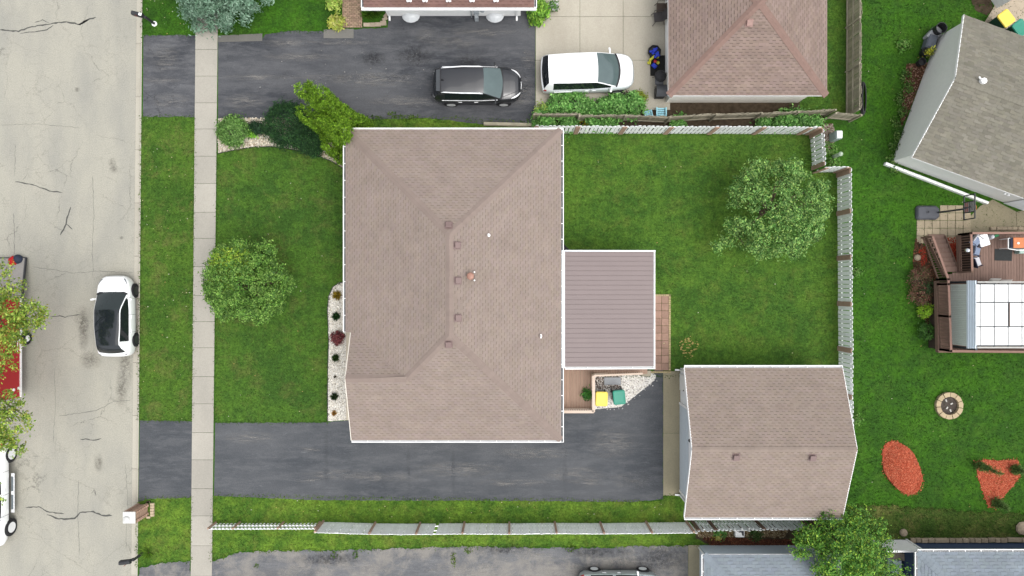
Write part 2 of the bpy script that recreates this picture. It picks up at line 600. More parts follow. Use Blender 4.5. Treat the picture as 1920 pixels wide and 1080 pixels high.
LEAFK = 1.6
def foliage(name, parent, blobs, n, size, cols, mat, seed, clumps=40, crad=0.22, shell=0.85, aspect=0.5, up=0.5, zmin=0.05, jit=0.2, fine=0.35):
    """leaves in clumps through lumpy ellipsoids; blobs = [(x,y,z,rx,ry,rz)]"""
    rng = np.random.default_rng(seed)
    B = np.array(blobs, dtype=float)
    wgt = (B[:, 3] * B[:, 4] * B[:, 5]) ** (2 / 3); wgt /= wgt.sum()
    nc = clumps
    bi = rng.choice(len(B), nc, p=wgt)
    d = rng.normal(size=(nc, 3)); d[:, 2] = np.abs(d[:, 2]) * 1.0 - 0.35
    d /= np.linalg.norm(d, axis=1, keepdims=True)
    r = shell + (1 - shell) * rng.uniform(-2.2, 1.0, nc)
    C = B[bi, :3] + d * B[bi, 3:] * r[:, None]
    CR = crad * rng.uniform(0.6, 1.4, nc)
    cb = rng.normal(0, 1, nc)
    ci = rng.integers(0, nc, n)
    off = rng.normal(size=(n, 3)) * CR[ci][:, None] * np.array([1, 1, 0.7])
    # a share of leaves fill the volume
    fill = rng.uniform(size=n) < fine
    fb = rng.choice(len(B), n, p=wgt)
    fd = rng.normal(size=(n, 3)); fd /= np.linalg.norm(fd, axis=1, keepdims=True)
    fp = B[fb, :3] + fd * B[fb, 3:] * (rng.uniform(0.35, 1.0, n) ** 0.5)[:, None]
    pos = np.where(fill[:, None], fp, C[ci] + off)
    outw = np.where(fill[:, None], fd, d[ci])
    keep = pos[:, 2] > zmin
    pos, outw, ci, fill = pos[keep], outw[keep], ci[keep], fill[keep]; n = len(pos)
    nrm = outw * 0.6 + np.array([0, 0, up + 0.25]) + rng.normal(size=(n, 3)) * 0.42
    nrm /= np.linalg.norm(nrm, axis=1, keepdims=True)
    t = np.cross(nrm, rng.normal(size=(n, 3))); t /= np.linalg.norm(t, axis=1, keepdims=True)
    b = np.cross(nrm, t)
    s = size * rng.uniform(0.6, 1.35, n)[:, None]
    v = np.stack([pos - t * s, pos + b * s * aspect, pos + t * s, pos - b * s * aspect], 1).reshape(-1, 3)
    cols = np.array(cols, dtype=float)
    k = rng.uniform(size=n)
    c = cols[np.minimum((k * len(cols)).astype(int), len(cols) - 1)]
    c = np.minimum(c * LEAFK, 0.5) * (1 + jit * cb[ci] * (~fill))[:, None].clip(0.55, 1.5) * rng.uniform(0.8, 1.2, (n, 1))
    return np_mesh(name, v, 4, mat, c, parent)

def lumps(c, R, n, r0, r1, seed, low=-0.35, flat=0.75):
    """leaf masses spread over the outside of a crown"""
    rr = random.Random(seed); out = []
    k = 0
    while len(out) < n:
        z = 1 - (k + .5) * (1 - low) / n; k += 1
        a = k * 2.39996 + rr.uniform(-.35, .35); q = math.sqrt(max(0, 1 - z * z)); f = rr.uniform(.84, 1.06)
        r = rr.uniform(r0, r1)
        out.append((c[0] + R[0] * q * math.cos(a) * f, c[1] + R[1] * q * math.sin(a) * f, c[2] + R[2] * z * f, r, r * rr.uniform(.8, 1.2), r * flat))
    return out

def limbs(parent, base, tips, r0, mat, seed, name="trunk", fork=0.4):
    rr = random.Random(seed)
    m = MB()
    base = Vector(base)
    top = sum((Vector(t) for t in tips), Vector((0, 0, 0))) / len(tips)
    f = base.lerp(top, fork)
    f.x = base.x * 0.7 + f.x * 0.3; f.y = base.y * 0.7 + f.y * 0.3
    m.tube([base - Vector((0, 0, 0.1)), base + Vector((0, 0, 0.15)), base.lerp(f, 0.5), f], [r0 * 1.5, r0 * 1.1, r0, r0 * 0.9], 9)
    for t in tips:
        t = Vector(t)
        a = f.lerp(t, 0.45) + Vector((rr.uniform(-.15, .15), rr.uniform(-.15, .15), 0.15))
        m.tube([f - Vector((0, 0, 0.1)), a, t], [r0 * 0.6, r0 * 0.35, r0 * 0.08], 6)
        for q in range(3):
            s = f.lerp(t, 0.35 + 0.18 * q)
            e = s + Vector((rr.uniform(-.8, .8), rr.uniform(-.8, .8), rr.uniform(0.1, .6)))
            m.tube([s, s.lerp(e, .5) + Vector((0, 0, .06)), e], [r0 * .22, r0 * .14, r0 * .04], 5)
    return m.build(name, mat, parent, smooth=True)

# ------------------------------------------------------------------ ground, road, pavement
G_VIVID = grass_mat("grass_vivid", alb(68, 116, 28), alb(56, 97, 30), alb(96, 128, 50), 0.30, (12, 3, 0))
G_BACK = grass_mat("grass_back", alb(92, 130, 46), alb(70, 108, 40), alb(112, 126, 56), 0.5, (2, 18, 0))
G_FRONT = grass_mat("grass_front", alb(86, 124, 44), alb(68, 104, 40), alb(112, 116, 62), 0.55, (40, 1, 0))
G_VERGE = grass_mat("grass_verge", alb(90, 126, 44), alb(70, 106, 38), alb(122, 122, 70), 0.6, (5, 50, 0))
G_STRIP = grass_mat("grass_strip", alb(112, 146, 50), alb(78, 116, 40), alb(134, 138, 66), 0.5, (60, 20, 0))
ROAD_Z = -0.12

def line_x(a, b, y):
    """x on the pixel line a(y=0) -> b(y=1080)"""
    return a + (b - a) * y / 1080.0

m = MB()
gl = lambda y: P(line_x(266.5, 257.5, y), y)
a, b = gl(-4000), gl(5000)
m.face([(b.x, b.y, 0), (400, b.y, 0), (400, a.y, 0), (a.x, a.y, 0)])
ground = tag(m.build("ground", G_VIVID), "bright green grass of the neighbouring yards", None, None, "structure")

ROAD = concrete_mat("road_concrete", alb(190, 187, 173), alb(170, 169, 160), 0.75, 0, crack=0.8, fine=1.9)
m = MB()
a, b = P(line_x(254, 243.5, -4000), -4000), P(line_x(254, 243.5, 5000), 5000)
m.face([(-38, b.y, ROAD_Z), (b.x, b.y, ROAD_Z), (a.x, a.y, ROAD_Z), (-38, a.y, ROAD_Z)])
road = m.build("road", ROAD); road["kind"] = "structure"
m = MB()
m.face([(-400, b.y, 0), (-38, b.y, 0), (-38, a.y, 0), (-400, a.y, 0)])
m.build("far_ground", G_VERGE)["kind"] = "structure"

# gutter pan and kerb in cast lengths
KERB = concrete_mat("kerb_concrete", alb(206, 201, 186), alb(180, 172, 156), 0.5, 0.06)
kerb = bpy.data.objects.new("kerb", None); COL.objects.link(kerb); kerb["kind"] = "structure"
ORIG[kerb] = Vector((0, 0, 0))
ys = [-120 + 100 * i for i in range(14)]
for y0, y1 in zip(ys[:-1], ys[1:]):
    m = MB(); rows = []
    for yy in (y0 + 0.25, y1 - 0.25):
        q0 = P(line_x(254.2, 243.7, yy), yy); q3 = P(line_x(267, 258, yy), yy)
        w = q3.x - q0.x
        rows.append([(q0.x, q0.y, ROAD_Z - .05), (q0.x, q0.y, ROAD_Z + 0.006), (q0.x + w * .66, q0.y, ROAD_Z + 0.012), (q0.x + w * .76, q0.y, -0.03), (q0.x + w * .84, q0.y, 0.012), (q3.x, q3.y, 0.014), (q3.x, q3.y, -.1)])
    m.grid(rows)
    m.face(rows[0][::-1]); m.face(rows[1])
    m.build("kerb_stone", KERB, kerb)

# sealed cracks in the road
TAR = plain("tar", alb(92, 92, 88), 0.7, 0.3, var=0.2, scale=9)
def crack(pts, w):
    r = random.Random(len(pts) * 7 + int(pts[0][0]))
    pts = rough(pts, 5, 0.9, int(pts[0][0]) + 3, closed=False)
    m = MB(); rows = []
    W = [P(x, y, ROAD_Z) for x, y in pts]
    for i, p in enumerate(W):
        d = (W[min(i + 1, len(W) - 1)] - W[max(i - 1, 0)]).normalized()
        nn = Vector((-d.y, d.x, 0)) * w * 0.5 * (0.35 if i in (0, len(W) - 1) else r.uniform(0.55, 1.3))
        rows.append([(p.x + nn.x, p.y + nn.y, ROAD_Z + .004), (p.x - nn.x, p.y - nn.y, ROAD_Z + .004)])
    m.grid(rows)
    m.build("crack", TAR, road)
for pts, w in (([(0, 56), (35, 59), (50, 53), (70, 48), (95, 45), (110, 42), (125, 41), (150, 46), (163, 38), (180, 32)], .075),
               ([(38, 63), (60, 60), (88, 56), (100, 47)], .05), ([(65, 42), (80, 37), (92, 43)], .04), ([(148, 46), (158, 41), (166, 37)], .13),
               ([(28, 341), (55, 345), (80, 353), (92, 358), (117, 361)], .06), ([(133, 388), (125, 412), (124, 420), (113, 441)], .07),
               ([(124, 420), (136, 430)], .07), ([(95, 594), (112, 592), (122, 595), (135, 592), (150, 589)], .045),
               ([(48, 952), (73, 950), (88, 959), (120, 963)], .06), ([(88, 965), (110, 973), (140, 972), (150, 961), (175, 959), (190, 966), (210, 967)], .08),
               ([(150, 823), (180, 825), (190, 822)], .05), ([(43, 337), (50, 328)], .03), ([(172, 925), (177, 918), (180, 930)], .035),
               ([(28, 270), (28, 330)], .018), ([(174, 330), (176, 400), (173, 470), (175, 520)], .016), ([(102, 690), (104, 760), (100, 830)], .014), ([(148, 900), (146, 960), (149, 1040)], .02), ([(235, 870), (240, 950), (236, 1030)], .015), ([(60, 500), (140, 512), (178, 508), (250, 512)], .016), ([(110, 780), (180, 770), (215, 752), (246, 750)], .02), ([(0, 235), (70, 232), (150, 240)], .014), ([(25, 400), (27, 440), (26, 480)], .02)):
    crack(pts, w)

def stain(pts_c, r, mat):
    m = MB(); p = P(*pts_c, ROAD_Z)
    m.face([(p.x - r[0], p.y - r[1], ROAD_Z + .003), (p.x + r[0], p.y - r[1], ROAD_Z + .003), (p.x + r[0], p.y + r[1], ROAD_Z + .003), (p.x - r[0], p.y + r[1], ROAD_Z + .003)])
    m.build("oil_stain", mat, road)
def stain_mat(name="oil_stain", col=alb(84, 76, 66), amax=0.45, gain=0.8, stretch=None, sc=7.0, lo=0.40):
    t = NT(name)
    tc = t.n("ShaderNodeTexCoord")
    g = t.n("ShaderNodeTexGradient", gradient_type='SPHERICAL')
    mp = t.n("ShaderNodeMapping")
    mp.inputs["Location"].default_value = (-1, -1, 0); mp.inputs["Scale"].default_value = (2, 2, 0)
    t.l(tc.outputs["Generated"], mp.inputs[0]); t.l(mp.outputs[0], g.inputs[0])
    n = t.noise(sc, 9, 0.85, stretch=stretch)
    k = t.math('MULTIPLY', g.outputs["Fac"], t.ramp(n, lo, lo + .26))
    t.done(col, 0.8)
    tr = t.n("ShaderNodeBsdfTransparent"); mx = t.n("ShaderNodeMixShader")
    t.l(t.math('MINIMUM', t.math('MULTIPLY', k, gain), amax), mx.inputs[0])
    t.l(tr.outputs[0], mx.inputs[1]); t.l(t.b.outputs[0], mx.inputs[2]); t.l(mx.outputs[0], t.out.inputs[0])
    return t.m
ST = stain_mat()
for c, r in (((156, 596), (.55, .8)), ((157, 620), (.35, 1.4)), ((170, 675), (.7, .6)), ((235, 690), (.5, 1.5)), ((228, 730), (.4, 1.2)), ((210, 305), (.25, .3)), ((214, 318), (.3, .25)), ((228, 446), (.15, .12)), ((145, 168), (.18, .18)), ((185, 868), (.3, .6))):
    stain(c, r, ST)

# pavement slabs
SLAB = concrete_mat("pavement_concrete", alb(194, 189, 177), alb(172, 168, 158), 0.5, 0.07)
pave = bpy.data.objects.new("pavement", None); COL.objects.link(pave); pave["kind"] = "structure"
ORIG[pave] = Vector((0, 0, 0))
jy = [-60, -8, 42, 93, 143, 193, 242, 293, 344, 398, 447, 500, 554, 603, 652, 706, 757, 811, 862, 916, 967, 1023, 1080, 1134]
for k, (y0, y1) in enumerate(zip(jy[:-1], jy[1:])):
    rr = random.Random(k)
    pts = [(line_x(367.5, 358, y0), y0 + .3), (line_x(409, 397.5, y0), y0 + .3), (line_x(409, 397.5, y1), y1 - .3), (line_x(367.5, 358, y1), y1 - .3)]
    m = MB(); m.prism(wpoly(pts), -0.05, 0.03 + rr.uniform(-.004, .004))
    m.build("slab", SLAB, pave)

# lawns
def lawn(name, pts, mat, z=0.004, seed=1, dens=70, label=None, rgh=1.0):
    pts = rough(pts, 7, rgh, seed)
    o = sheet(name, pts, z, mat)
    w_ = [(p.x, p.y) for p in wpoly(pts)]
    blades("grass_blades", w_, dens, mat, o, seed, z)
    edge_blades("edge_grass", w_, mat, o, seed + 500)
    return o
bedNW = [(409, 222), (500, 221), (590, 222), (652, 245), (652, 320), (620, 301), (590, 290), (560, 282), (510, 274.5), (470, 276), (430, 283), (409, 288)]
lawn("front_lawn", [(408, 288), (430, 283), (470, 276), (510, 274.5), (560, 282), (590, 290), (620, 301), (652, 320), (690, 340), (690, 545), (640, 530), (622, 545), (613.5, 575), (613.5, 791), (403, 793)], G_FRONT, seed=3, dens=80, rgh=0.4)
lawn("kerb_verge", [(266, 218), (366, 219), (361, 789), (260.5, 788)], G_VERGE, seed=4)
lawn("kerb_verge", [(268, -40), (368, -40), (367, 66), (268, 66)], G_VIVID, seed=5)
lawn("kerb_verge", [(259, 940), (276, 934), (360, 932), (357, 1052), (300, 1054), (257, 1064)], G_STRIP, seed=6)
lawn("back_lawn", [(1030, 249), (1520, 249), (1523, 322), (1572, 322), (1576, 705), (1030, 705)], G_BACK, seed=7, dens=70)
lawn("side_lawn", [(400, 929), (900, 936), (1240, 940), (1243, 929), (1300, 929), (1300, 984), (399, 984)], G_STRIP, seed=8, dens=90, rgh=1.5)
lawn("side_lawn", [(399, 984.2), (1330, 984.2), (1330, 1022), (1295, 1023), (1238, 1022), (1100, 1026), (850, 1024), (640, 1031), (480, 1032), (440, 1036), (420, 1046), (397, 1052)], G_STRIP, seed=9, dens=100, rgh=2.2)
lawn("neighbour_lawn", [(409, -40), (617, -40), (617, 52), (610, 58), (560, 60), (490, 62), (409, 62)], G_VIVID, seed=10)
lawn("grass_strip", [(690, 224), (800, 221), (1003, 228), (1003, 262), (690, 262)], G_STRIP, seed=11, dens=120, rgh=2.5)
lawn("grass_strip", [(1500, -40), (1588, -40), (1588, 215), (1480, 212), (1480, 190)], G_BACK, seed=12)
blades("grass_blades", [(p.x, p.y) for p in wpoly([(1590, -40), (1960, -40), (1960, 1010), (1590, 1010)])], 60, G_VIVID, ground, 13, 0.0, h=(.04, .09))
G_DULL = grass_mat("grass_dull", alb(84, 104, 44), alb(64, 90, 34), alb(130, 126, 74), 0.7, (9, 9, 0))
lawn("rough_grass", [(1570, 948), (1660, 948), (1760, 955), (1960, 966), (1960, 1012), (1690, 1014), (1570, 1030)], G_DULL, seed=14, rgh=4)

# driveways
A_MAIN = asphalt_mat("asphalt_main", alb(80, 84, 89), alb(110, 112, 115), 0.75, (0, 0, 0))
A_TOP = asphalt_mat("asphalt_top", alb(70, 73, 79), alb(110, 111, 114), 0.85, (20, 3, 0), crack=0.35)
A_APRON = asphalt_mat("asphalt_apron", alb(70, 73, 79), alb(114, 115, 118), 1.0, (33, 3, 0), crack=0.8)
A_OLD = asphalt_mat("asphalt_old", alb(98, 100, 105), alb(130, 131, 133), 0.95, (8, 14, 0), worn=alb(160, 155, 147), wornamt=0.75)
sheet("driveway_apron", rough([(269, 66), (367, 66), (366, 219), (268, 219)], 6, 1.2, 21, skip=(1, 3)), 0.010, A_APRON)
sheet("driveway", rough([(409, 78), (490, 76), (498, 64), (540, 58), (610, 58), (727, 52), (727, 10), (1003.5, 10), (1003.5, 236), (905, 233), (800, 221), (690, 224), (590, 221), (409, 222)], 6, 1.0, 22, skip=(7, 13)), 0.010, A_TOP)
sheet("driveway_apron", rough([(262, 788), (361, 790), (359, 933), (276, 936), (260, 941)], 6, .7, 23, skip=(1, 4)), 0.010, A_MAIN)
sheet("driveway", rough([(403.5, 792.5), (612, 792), (655, 787.5), (720, 782), (1060, 740), (1243, 690), (1243, 936), (1190, 941), (900, 938.5), (600, 938), (401.5, 929.5)], 6, .7, 24, skip=(10,)), 0.010, A_MAIN)
sheet("driveway_apron", rough([(262, 1065), (300, 1056), (357, 1052), (356, 1110), (256, 1110)], 5, 2, 25), 0.010, A_OLD)
sheet("driveway", rough([(397, 1053), (420, 1047), (440, 1037), (480, 1033), (640, 1032), (850, 1025), (1100, 1028), (1238, 1023), (1290, 1024), (1290, 1110), (396, 1110)], 5, 2.0, 26, skip=(8,)), 0.010, A_OLD)
SCUFF = stain_mat("pale_scuff", alb(176, 172, 166), .55, 1.3, (.22, 1.6, 1), 5.0, .46)
OIL = stain_mat("drip_stain", alb(44, 44, 46), .5, 1.2, None, 5.0, .42)
SEAM = stain_mat("seam_tone", alb(58, 60, 64), .08, .25, (2.5, .3, 1), 3.0, .36)  # faint darker tone for the cut seams in the drive's asphalt
def wear(par, px, py, rx, ry, mat, name):
    m = MB(); p = P(px, py); z = .0135
    m.face([(p.x - rx, p.y - ry, z), (p.x + rx, p.y - ry, z), (p.x + rx, p.y + ry, z), (p.x - rx, p.y + ry, z)])
    m.build(name, mat, bpy.data.objects[par])
for px, py, rx, ry in ((640, 145, 3.8, .22), (540, 81, 1.6, .3), (640, 80, 2.2, .16), (560, 107, 2.6, .3), (480, 145, 2.2, .2), (700, 150, 3.0, .5), (760, 190, 2.6, .4), (850, 80, 1.8, .4), (960, 150, .9, .7), (980, 175, .8, 1.0), (900, 60, 2.4, .3), (460, 190, 1.4, .5), (800, 68, .7, .5), (990, 110, .5, .6)):
    wear("driveway", px, py, rx, ry, SCUFF, "scuff")
for px, py, rx, ry in ((700, 110, .8, .5), (880, 120, 1.0, .6), (620, 190, .7, .4), (780, 105, 1.2, .7), (860, 175, 1.6, .6)):
    wear("driveway", px, py, rx, ry, OIL, "oil_stain")
for px, py, rx, ry in ((640, 890, 2.4, .35), (720, 895, 2.6, .3), (860, 880, 2.8, .5), (1080, 890, 2.0, .5), (580, 843, .8, .14), (580, 901, .8, .14), (1105, 905, 1.0, .3), (1150, 830, 1.6, 1.0), (1000, 850, 2.4, .4), (470, 820, 1.6, .4), (960, 905, 2.4, .25), (1180, 900, 1.2, .5)):
    wear("driveway.001", px, py, rx, ry, SCUFF, "scuff")
for px, py, rx, ry in ((612, 850, .18, 2.0), (766, 880, .16, 1.7), (850, 880, .14, 1.7), (1060, 880, .14, 1.6), (1200, 900, 1.0, .8)):
    wear("driveway.001", px, py, rx, ry, SEAM, "seam")
for px, py, rx, ry in ((310, 110, 1.0, .9), (320, 190, 1.2, .5), (300, 150, 1.3, .25)):
    wear("driveway_apron", px, py, rx, ry, SCUFF, "scuff")
for px, py, rx, ry in ((700, 1065, 2.4, .35), (1010, 1045, 1.6, .5), (1180, 1052, 1.4, .25), (870, 1068, 2.6, .5), (540, 1072, 2.0, .4), (1060, 1070, 1.5, .5)):
    wear("driveway.002", px, py, rx, ry, SCUFF, "scuff")
for px, py, rx, ry in ((1240, 1045, 1.6, .9), (950, 1030, 2.4, .35), (620, 1048, 2.2, .4), (1120, 1036, 2.5, .3)):
    wear("driveway.002", px, py, rx, ry, OIL, "oil_stain")
CTAN = concrete_mat("concrete_tan", alb(190, 180, 150), alb(158, 150, 126), 0.6, 0.05)
m = MB(); m.prism(wpoly([(1290.5, 1022), (1313, 1022), (1313, 1110), (1290.5, 1110)]), -.05, .02); m.build("concrete_strip", CTAN)["kind"] = "structure"
apr = bpy.data.objects.new("garage_apron", None); COL.objects.link(apr); apr["kind"] = "structure"; ORIG[apr] = Vector((0, 0, 0))
for y0, y1 in ((696, 812), (812.5, 929)):
    m = MB(); m.prism(wpoly([(1243.5, y0), (1284, y0), (1284, y1), (1243.5, y1)]), -.05, .02); m.build("slab", CTAN, apr)
m = MB(); m.prism(wpoly([(1284.3, 696), (1292, 697), (1292, 760), (1284.3, 760)]), -.05, .03); m.build("doorstep", KERB)["kind"] = "structure"
# grass tufts growing through the old asphalt
for k, (c, rx, ry) in enumerate((((627, 1040), 7, 6), ((667, 1040), 6, 9), ((850, 1048), 5, 16), ((878, 1030), 8, 8), ((1070, 1028), 10, 7), ((482, 1060), 6, 4), ((700, 221), 20, 5), ((760, 220), 26, 5), ((735, 214), 10, 4))):
    pl = [(c[0] + rx * math.cos(i * .785), c[1] + ry * math.sin(i * .785)) for i in range(8)]
    o = blades("weed_tuft", [(p.x, p.y) for p in wpoly(pl)], 420, G_STRIP, None, 60 + k, .012, h=(.05, .12), w=.03)
    tag(o, None, None, None, "stuff")
    o["label"] = "green grass tufts growing through the driveway asphalt"

# concrete pad beside the neighbour's garage
PAD = concrete_mat("pad_concrete", alb(206, 199, 182), alb(180, 172, 156), 0.5, 0.03)
pad = bpy.data.objects.new("concrete_pad", None); COL.objects.link(pad); pad["kind"] = "structure"; ORIG[pad] = Vector((0, 0, 0))
for x0, x1 in ((1004.5, 1087), (1087.6, 1168), (1168.6, 1256)):
    for y0, y1 in ((-50, 31), (31.6, 113), (113.6, 206)):
        m = MB(); m.prism(wpoly([(x0, y0), (x1, y0), (x1, y1), (x0, y1)]), -.05, .03); m.build("slab", PAD, pad)
SOIL = plain("soil", alb(86, 74, 60), 0.95, 0.1, var=0.45, scale=4, bump=0.6)
sheet("soil_bed", rough([(1003, 206.5), (1210, 206.5), (1252, 203), (1254, 188), (1500, 188), (1500, 212), (1545, 216), (1545, 250), (1003, 250)], 7, 1, 31), .006, SOIL)
sheet("soil_bed", rough([(1300, 985), (1500, 985), (1520, 1024), (1330, 1024), (1305, 1010)], 5, 2, 32), .008, SOIL)
sheet("soil_patch", rough([(1805, -30), (1850, -30), (1862, 18), (1850, 30), (1830, 20)], 4, 1.5, 33), .006, SOIL)
CB = concrete_mat("concrete_beige", alb(206, 190, 168), alb(186, 172, 152), 0.4, 0.03)
m = MB(); m.prism(wpoly([(1862, 16), (1880, -30), (1980, -30), (1980, 90), (1920, 90), (1842, 48)]), -.05, .02); m.build("side_path", CB)["kind"] = "structure"

# gravel beds
GRAV = plain("gravel_stone", (1, 1, 1), 0.85, 0.2, var=0.08, tint=True)
GB1 = plain("gravel_base", alb(206, 198, 182), 0.95, 0.1, var=0.3, scale=9, bump=.5)
GB2 = plain("gravel_base_white", alb(226, 222, 212, 1.25), 0.95, 0.1, var=0.22, scale=9, bump=.5)
wp = lambda pts: [(p.x, p.y) for p in wpoly(pts)]
o = sheet("gravel_bed", bedNW, .008, GB1)
stones("gravel", wp(bedNW), 330, GRAV, [alb(228, 216, 196, 1.3), alb(240, 232, 218, 1.35), alb(206, 190, 164, 1.2), alb(180, 160, 134)], o, 41, (.025, .055), .008)
bedW = [(652, 529), (636, 530), (624, 538), (616, 556), (614, 580), (616, 640), (614.5, 700), (614, 789.5), (648, 787.5), (672, 787.5), (672, 529)]
o = sheet("gravel_bed", bedW, .008, GB2)
stones("gravel", wp(bedW), 420, GRAV, [alb(238, 232, 220, 1.35), alb(246, 242, 234, 1.4), alb(222, 214, 198, 1.3), alb(190, 180, 164)], o, 42, (.02, .042), .008)
bedS = [(1113, 701), (1160, 699), (1200, 697), (1222, 698), (1230, 704), (1226, 714), (1196, 738), (1164, 763), (1118, 767), (1113, 767)]
o = sheet("gravel_bed", bedS, .014, GB2)
stones("gravel", wp(bedS), 380, GRAV, [alb(240, 238, 234, 1.4), alb(248, 246, 242, 1.4), alb(236, 232, 226, 1.4), alb(236, 232, 226, 1.4), alb(170, 162, 156)], o, 43, (.02, .045), .014)
stones("dark_gravel", wp([(1116, 704), (1166, 702), (1164, 728), (1117, 730)]), 420, GRAV, [alb(120, 96, 84), alb(160, 140, 128), alb(96, 84, 80), alb(200, 190, 180)], o, 44, (.025, .05), .018)
stones("spilled_gravel", wp([(1118, 766), (1165, 763), (1230, 710), (1234, 716), (1168, 768), (1120, 771)]), 40, GRAV, [alb(240, 238, 234)], o, 45, (.02, .045), .012)
BLACKP = plain("black_plastic", (0.02, 0.02, 0.022), 0.5, 0.4, var=0.15)
for pts, lab in (([(409, 288), (430, 283), (470, 276), (510, 274.5), (560, 282), (590, 290), (620, 301), (650, 319)], "dark lawn edging curving round the shrub bed"),
                 ([(648, 529), (636, 530), (624, 538), (616, 556), (614, 580), (616, 640), (614.5, 700), (614, 790)], "dark lawn edging along the narrow white gravel bed")):
    m = MB(); m.tube([P(x, y, .02) for x, y in rough(pts, 8, .3, 3, closed=False)], .022, 6)
    tag(m.build("lawn_edging", BLACKP), lab, "edging", "lawn edgings")
# mulch
MUL = plain("mulch_base", alb(176, 86, 64), 0.95, 0.1, var=0.3, scale=8, bump=.5)
MULC = [alb(222, 116, 84), alb(206, 100, 70), alb(182, 82, 56), alb(232, 140, 106), alb(212, 110, 82)]
ov = [(1690 + 38 * math.cos(t) * (1 + .05 * math.sin(3 * t) + .03 * math.sin(7 * t)), 877 + 52 * math.sin(t)) for t in [i * math.pi / 18 for i in range(36)]]
ov = [((x - 1690) * math.cos(.42) + (y - 877) * math.sin(.25) + 1690, (y - 877) * math.cos(.25) * .98 + (x - 1690) * .12 + 877) for x, y in ov]
cw = P(1690, 877)
def mound(x, y):
    d = np.hypot((x - cw.x) / 1.05, (y - cw.y) / 1.5)
    return 0.01 + 0.42 * np.clip(1 - d ** 2, 0, 1)
o = sheet("mulch_mound", rough(ov, 3, 1.2, 5), .008, MUL, kind="stuff")
o["label"] = "oval mound of orange red mulch on the lawn"
stones("mulch_spill", wp([(1690 + (x - 1690) * 1.12, 877 + (y - 877) * 1.08) for x, y in ov]), 90, GRAV, MULC, o, 48, (.025, .05), .02)
stones("mulch_chips", wp(ov), 1700, GRAV, MULC, o, 46, (.03, .065), .01, flat=.7, zf=mound)
tri = [(1828, 866), (1845, 862), (1870, 864), (1908, 862), (1910, 880), (1912, 893), (1895, 914), (1878, 934), (1866, 953), (1853, 950), (1842, 920), (1834, 895)]
o = sheet("mulch_bed", rough(tri, 4, .9, 6), .008, MUL, kind="stuff")
o["label"] = "three sided bed of orange red mulch with small conifers"
stones("mulch_spill", wp([(1870 + (x - 1870) * 1.1, 900 + (y - 900) * 1.1) for x, y in tri]), 70, GRAV, MULC, o, 49, (.025, .05), .02)
stones("mulch_chips", wp(tri), 900, GRAV, MULC, o, 47, (.03, .06), .01)
DM = plain("dark_mulch_base", alb(96, 66, 50), 0.95, 0.1, var=0.4, scale=7, bump=.5)
for k, (pl, cols, d) in enumerate((([(1716, 446), (1742, 470), (1758, 520), (1766, 655), (1748, 640), (1730, 590), (1714, 545), (1712, 480)], [alb(104, 74, 56), alb(80, 58, 44), alb(140, 90, 66), alb(70, 66, 44)], 420),
                                   ([(1768, 445), (1800, 444), (1798, 500), (1786, 500), (1776, 470)], [alb(176, 60, 40), alb(150, 52, 36), alb(196, 84, 56)], 900),
                                   ([(1722, 470), (1734, 462), (1738, 492), (1728, 500)], [alb(176, 60, 40), alb(150, 52, 36)], 700),
                                   ([(1310, 1004), (1400, 1010), (1500, 1012), (1500, 1023), (1335, 1023)], [alb(110, 62, 44), alb(90, 52, 40), alb(140, 92, 66)], 500),
                                   ([(1300, 990), (1480, 990), (1470, 1008), (1390, 1006), (1310, 1008)], [alb(176, 156, 120), alb(196, 180, 146), alb(140, 120, 88)], 420),
                                   ([(1544, 232), (1562, 232), (1566, 262), (1552, 290), (1545, 280)], [alb(176, 160, 146), alb(196, 184, 170), alb(150, 136, 120)], 420),
                                   ([(1700, 120), (1740, 118), (1712, 190), (1690, 240), (1688, 220)], [alb(150, 110, 90), alb(176, 140, 120), alb(110, 80, 64)], 160))):
    o = sheet("mulch_bed", rough(pl, 4, .9, 70 + k), .009, DM, kind="stuff")
    o["label"] = ["brown mulch bed beside the deck stairs", "red mulch between the stairs and the deck rail", "small red mulch patch left of the stairs", "brown mulch below the blue grey garage wall", "pale wood chips along the picket fence foot", "pale chips round the utility box", "leaf litter at the foot of the grey house wall"][k]
    stones("mulch_chips", wp(pl), d, GRAV, cols, o, 80 + k, (.03, .06), .01)

# ------------------------------------------------------------------ roofs and buildings
WHITE = plain("white_paint", (0.80, 0.80, 0.79), 0.45, 0.35, var=0.05, scale=3)
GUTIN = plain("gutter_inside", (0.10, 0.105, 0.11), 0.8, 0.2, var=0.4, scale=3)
SIDING = plain("cream_siding", (.70, .66, .58), 0.6, 0.3, var=0.05)
GLASS = plain("window_glass", (0.03, 0.04, 0.05), 0.06, 0.6, var=0.1)
GREYBOX = plain("vent_metal", alb(146, 124, 120), 0.5, 0.3, var=0.06)

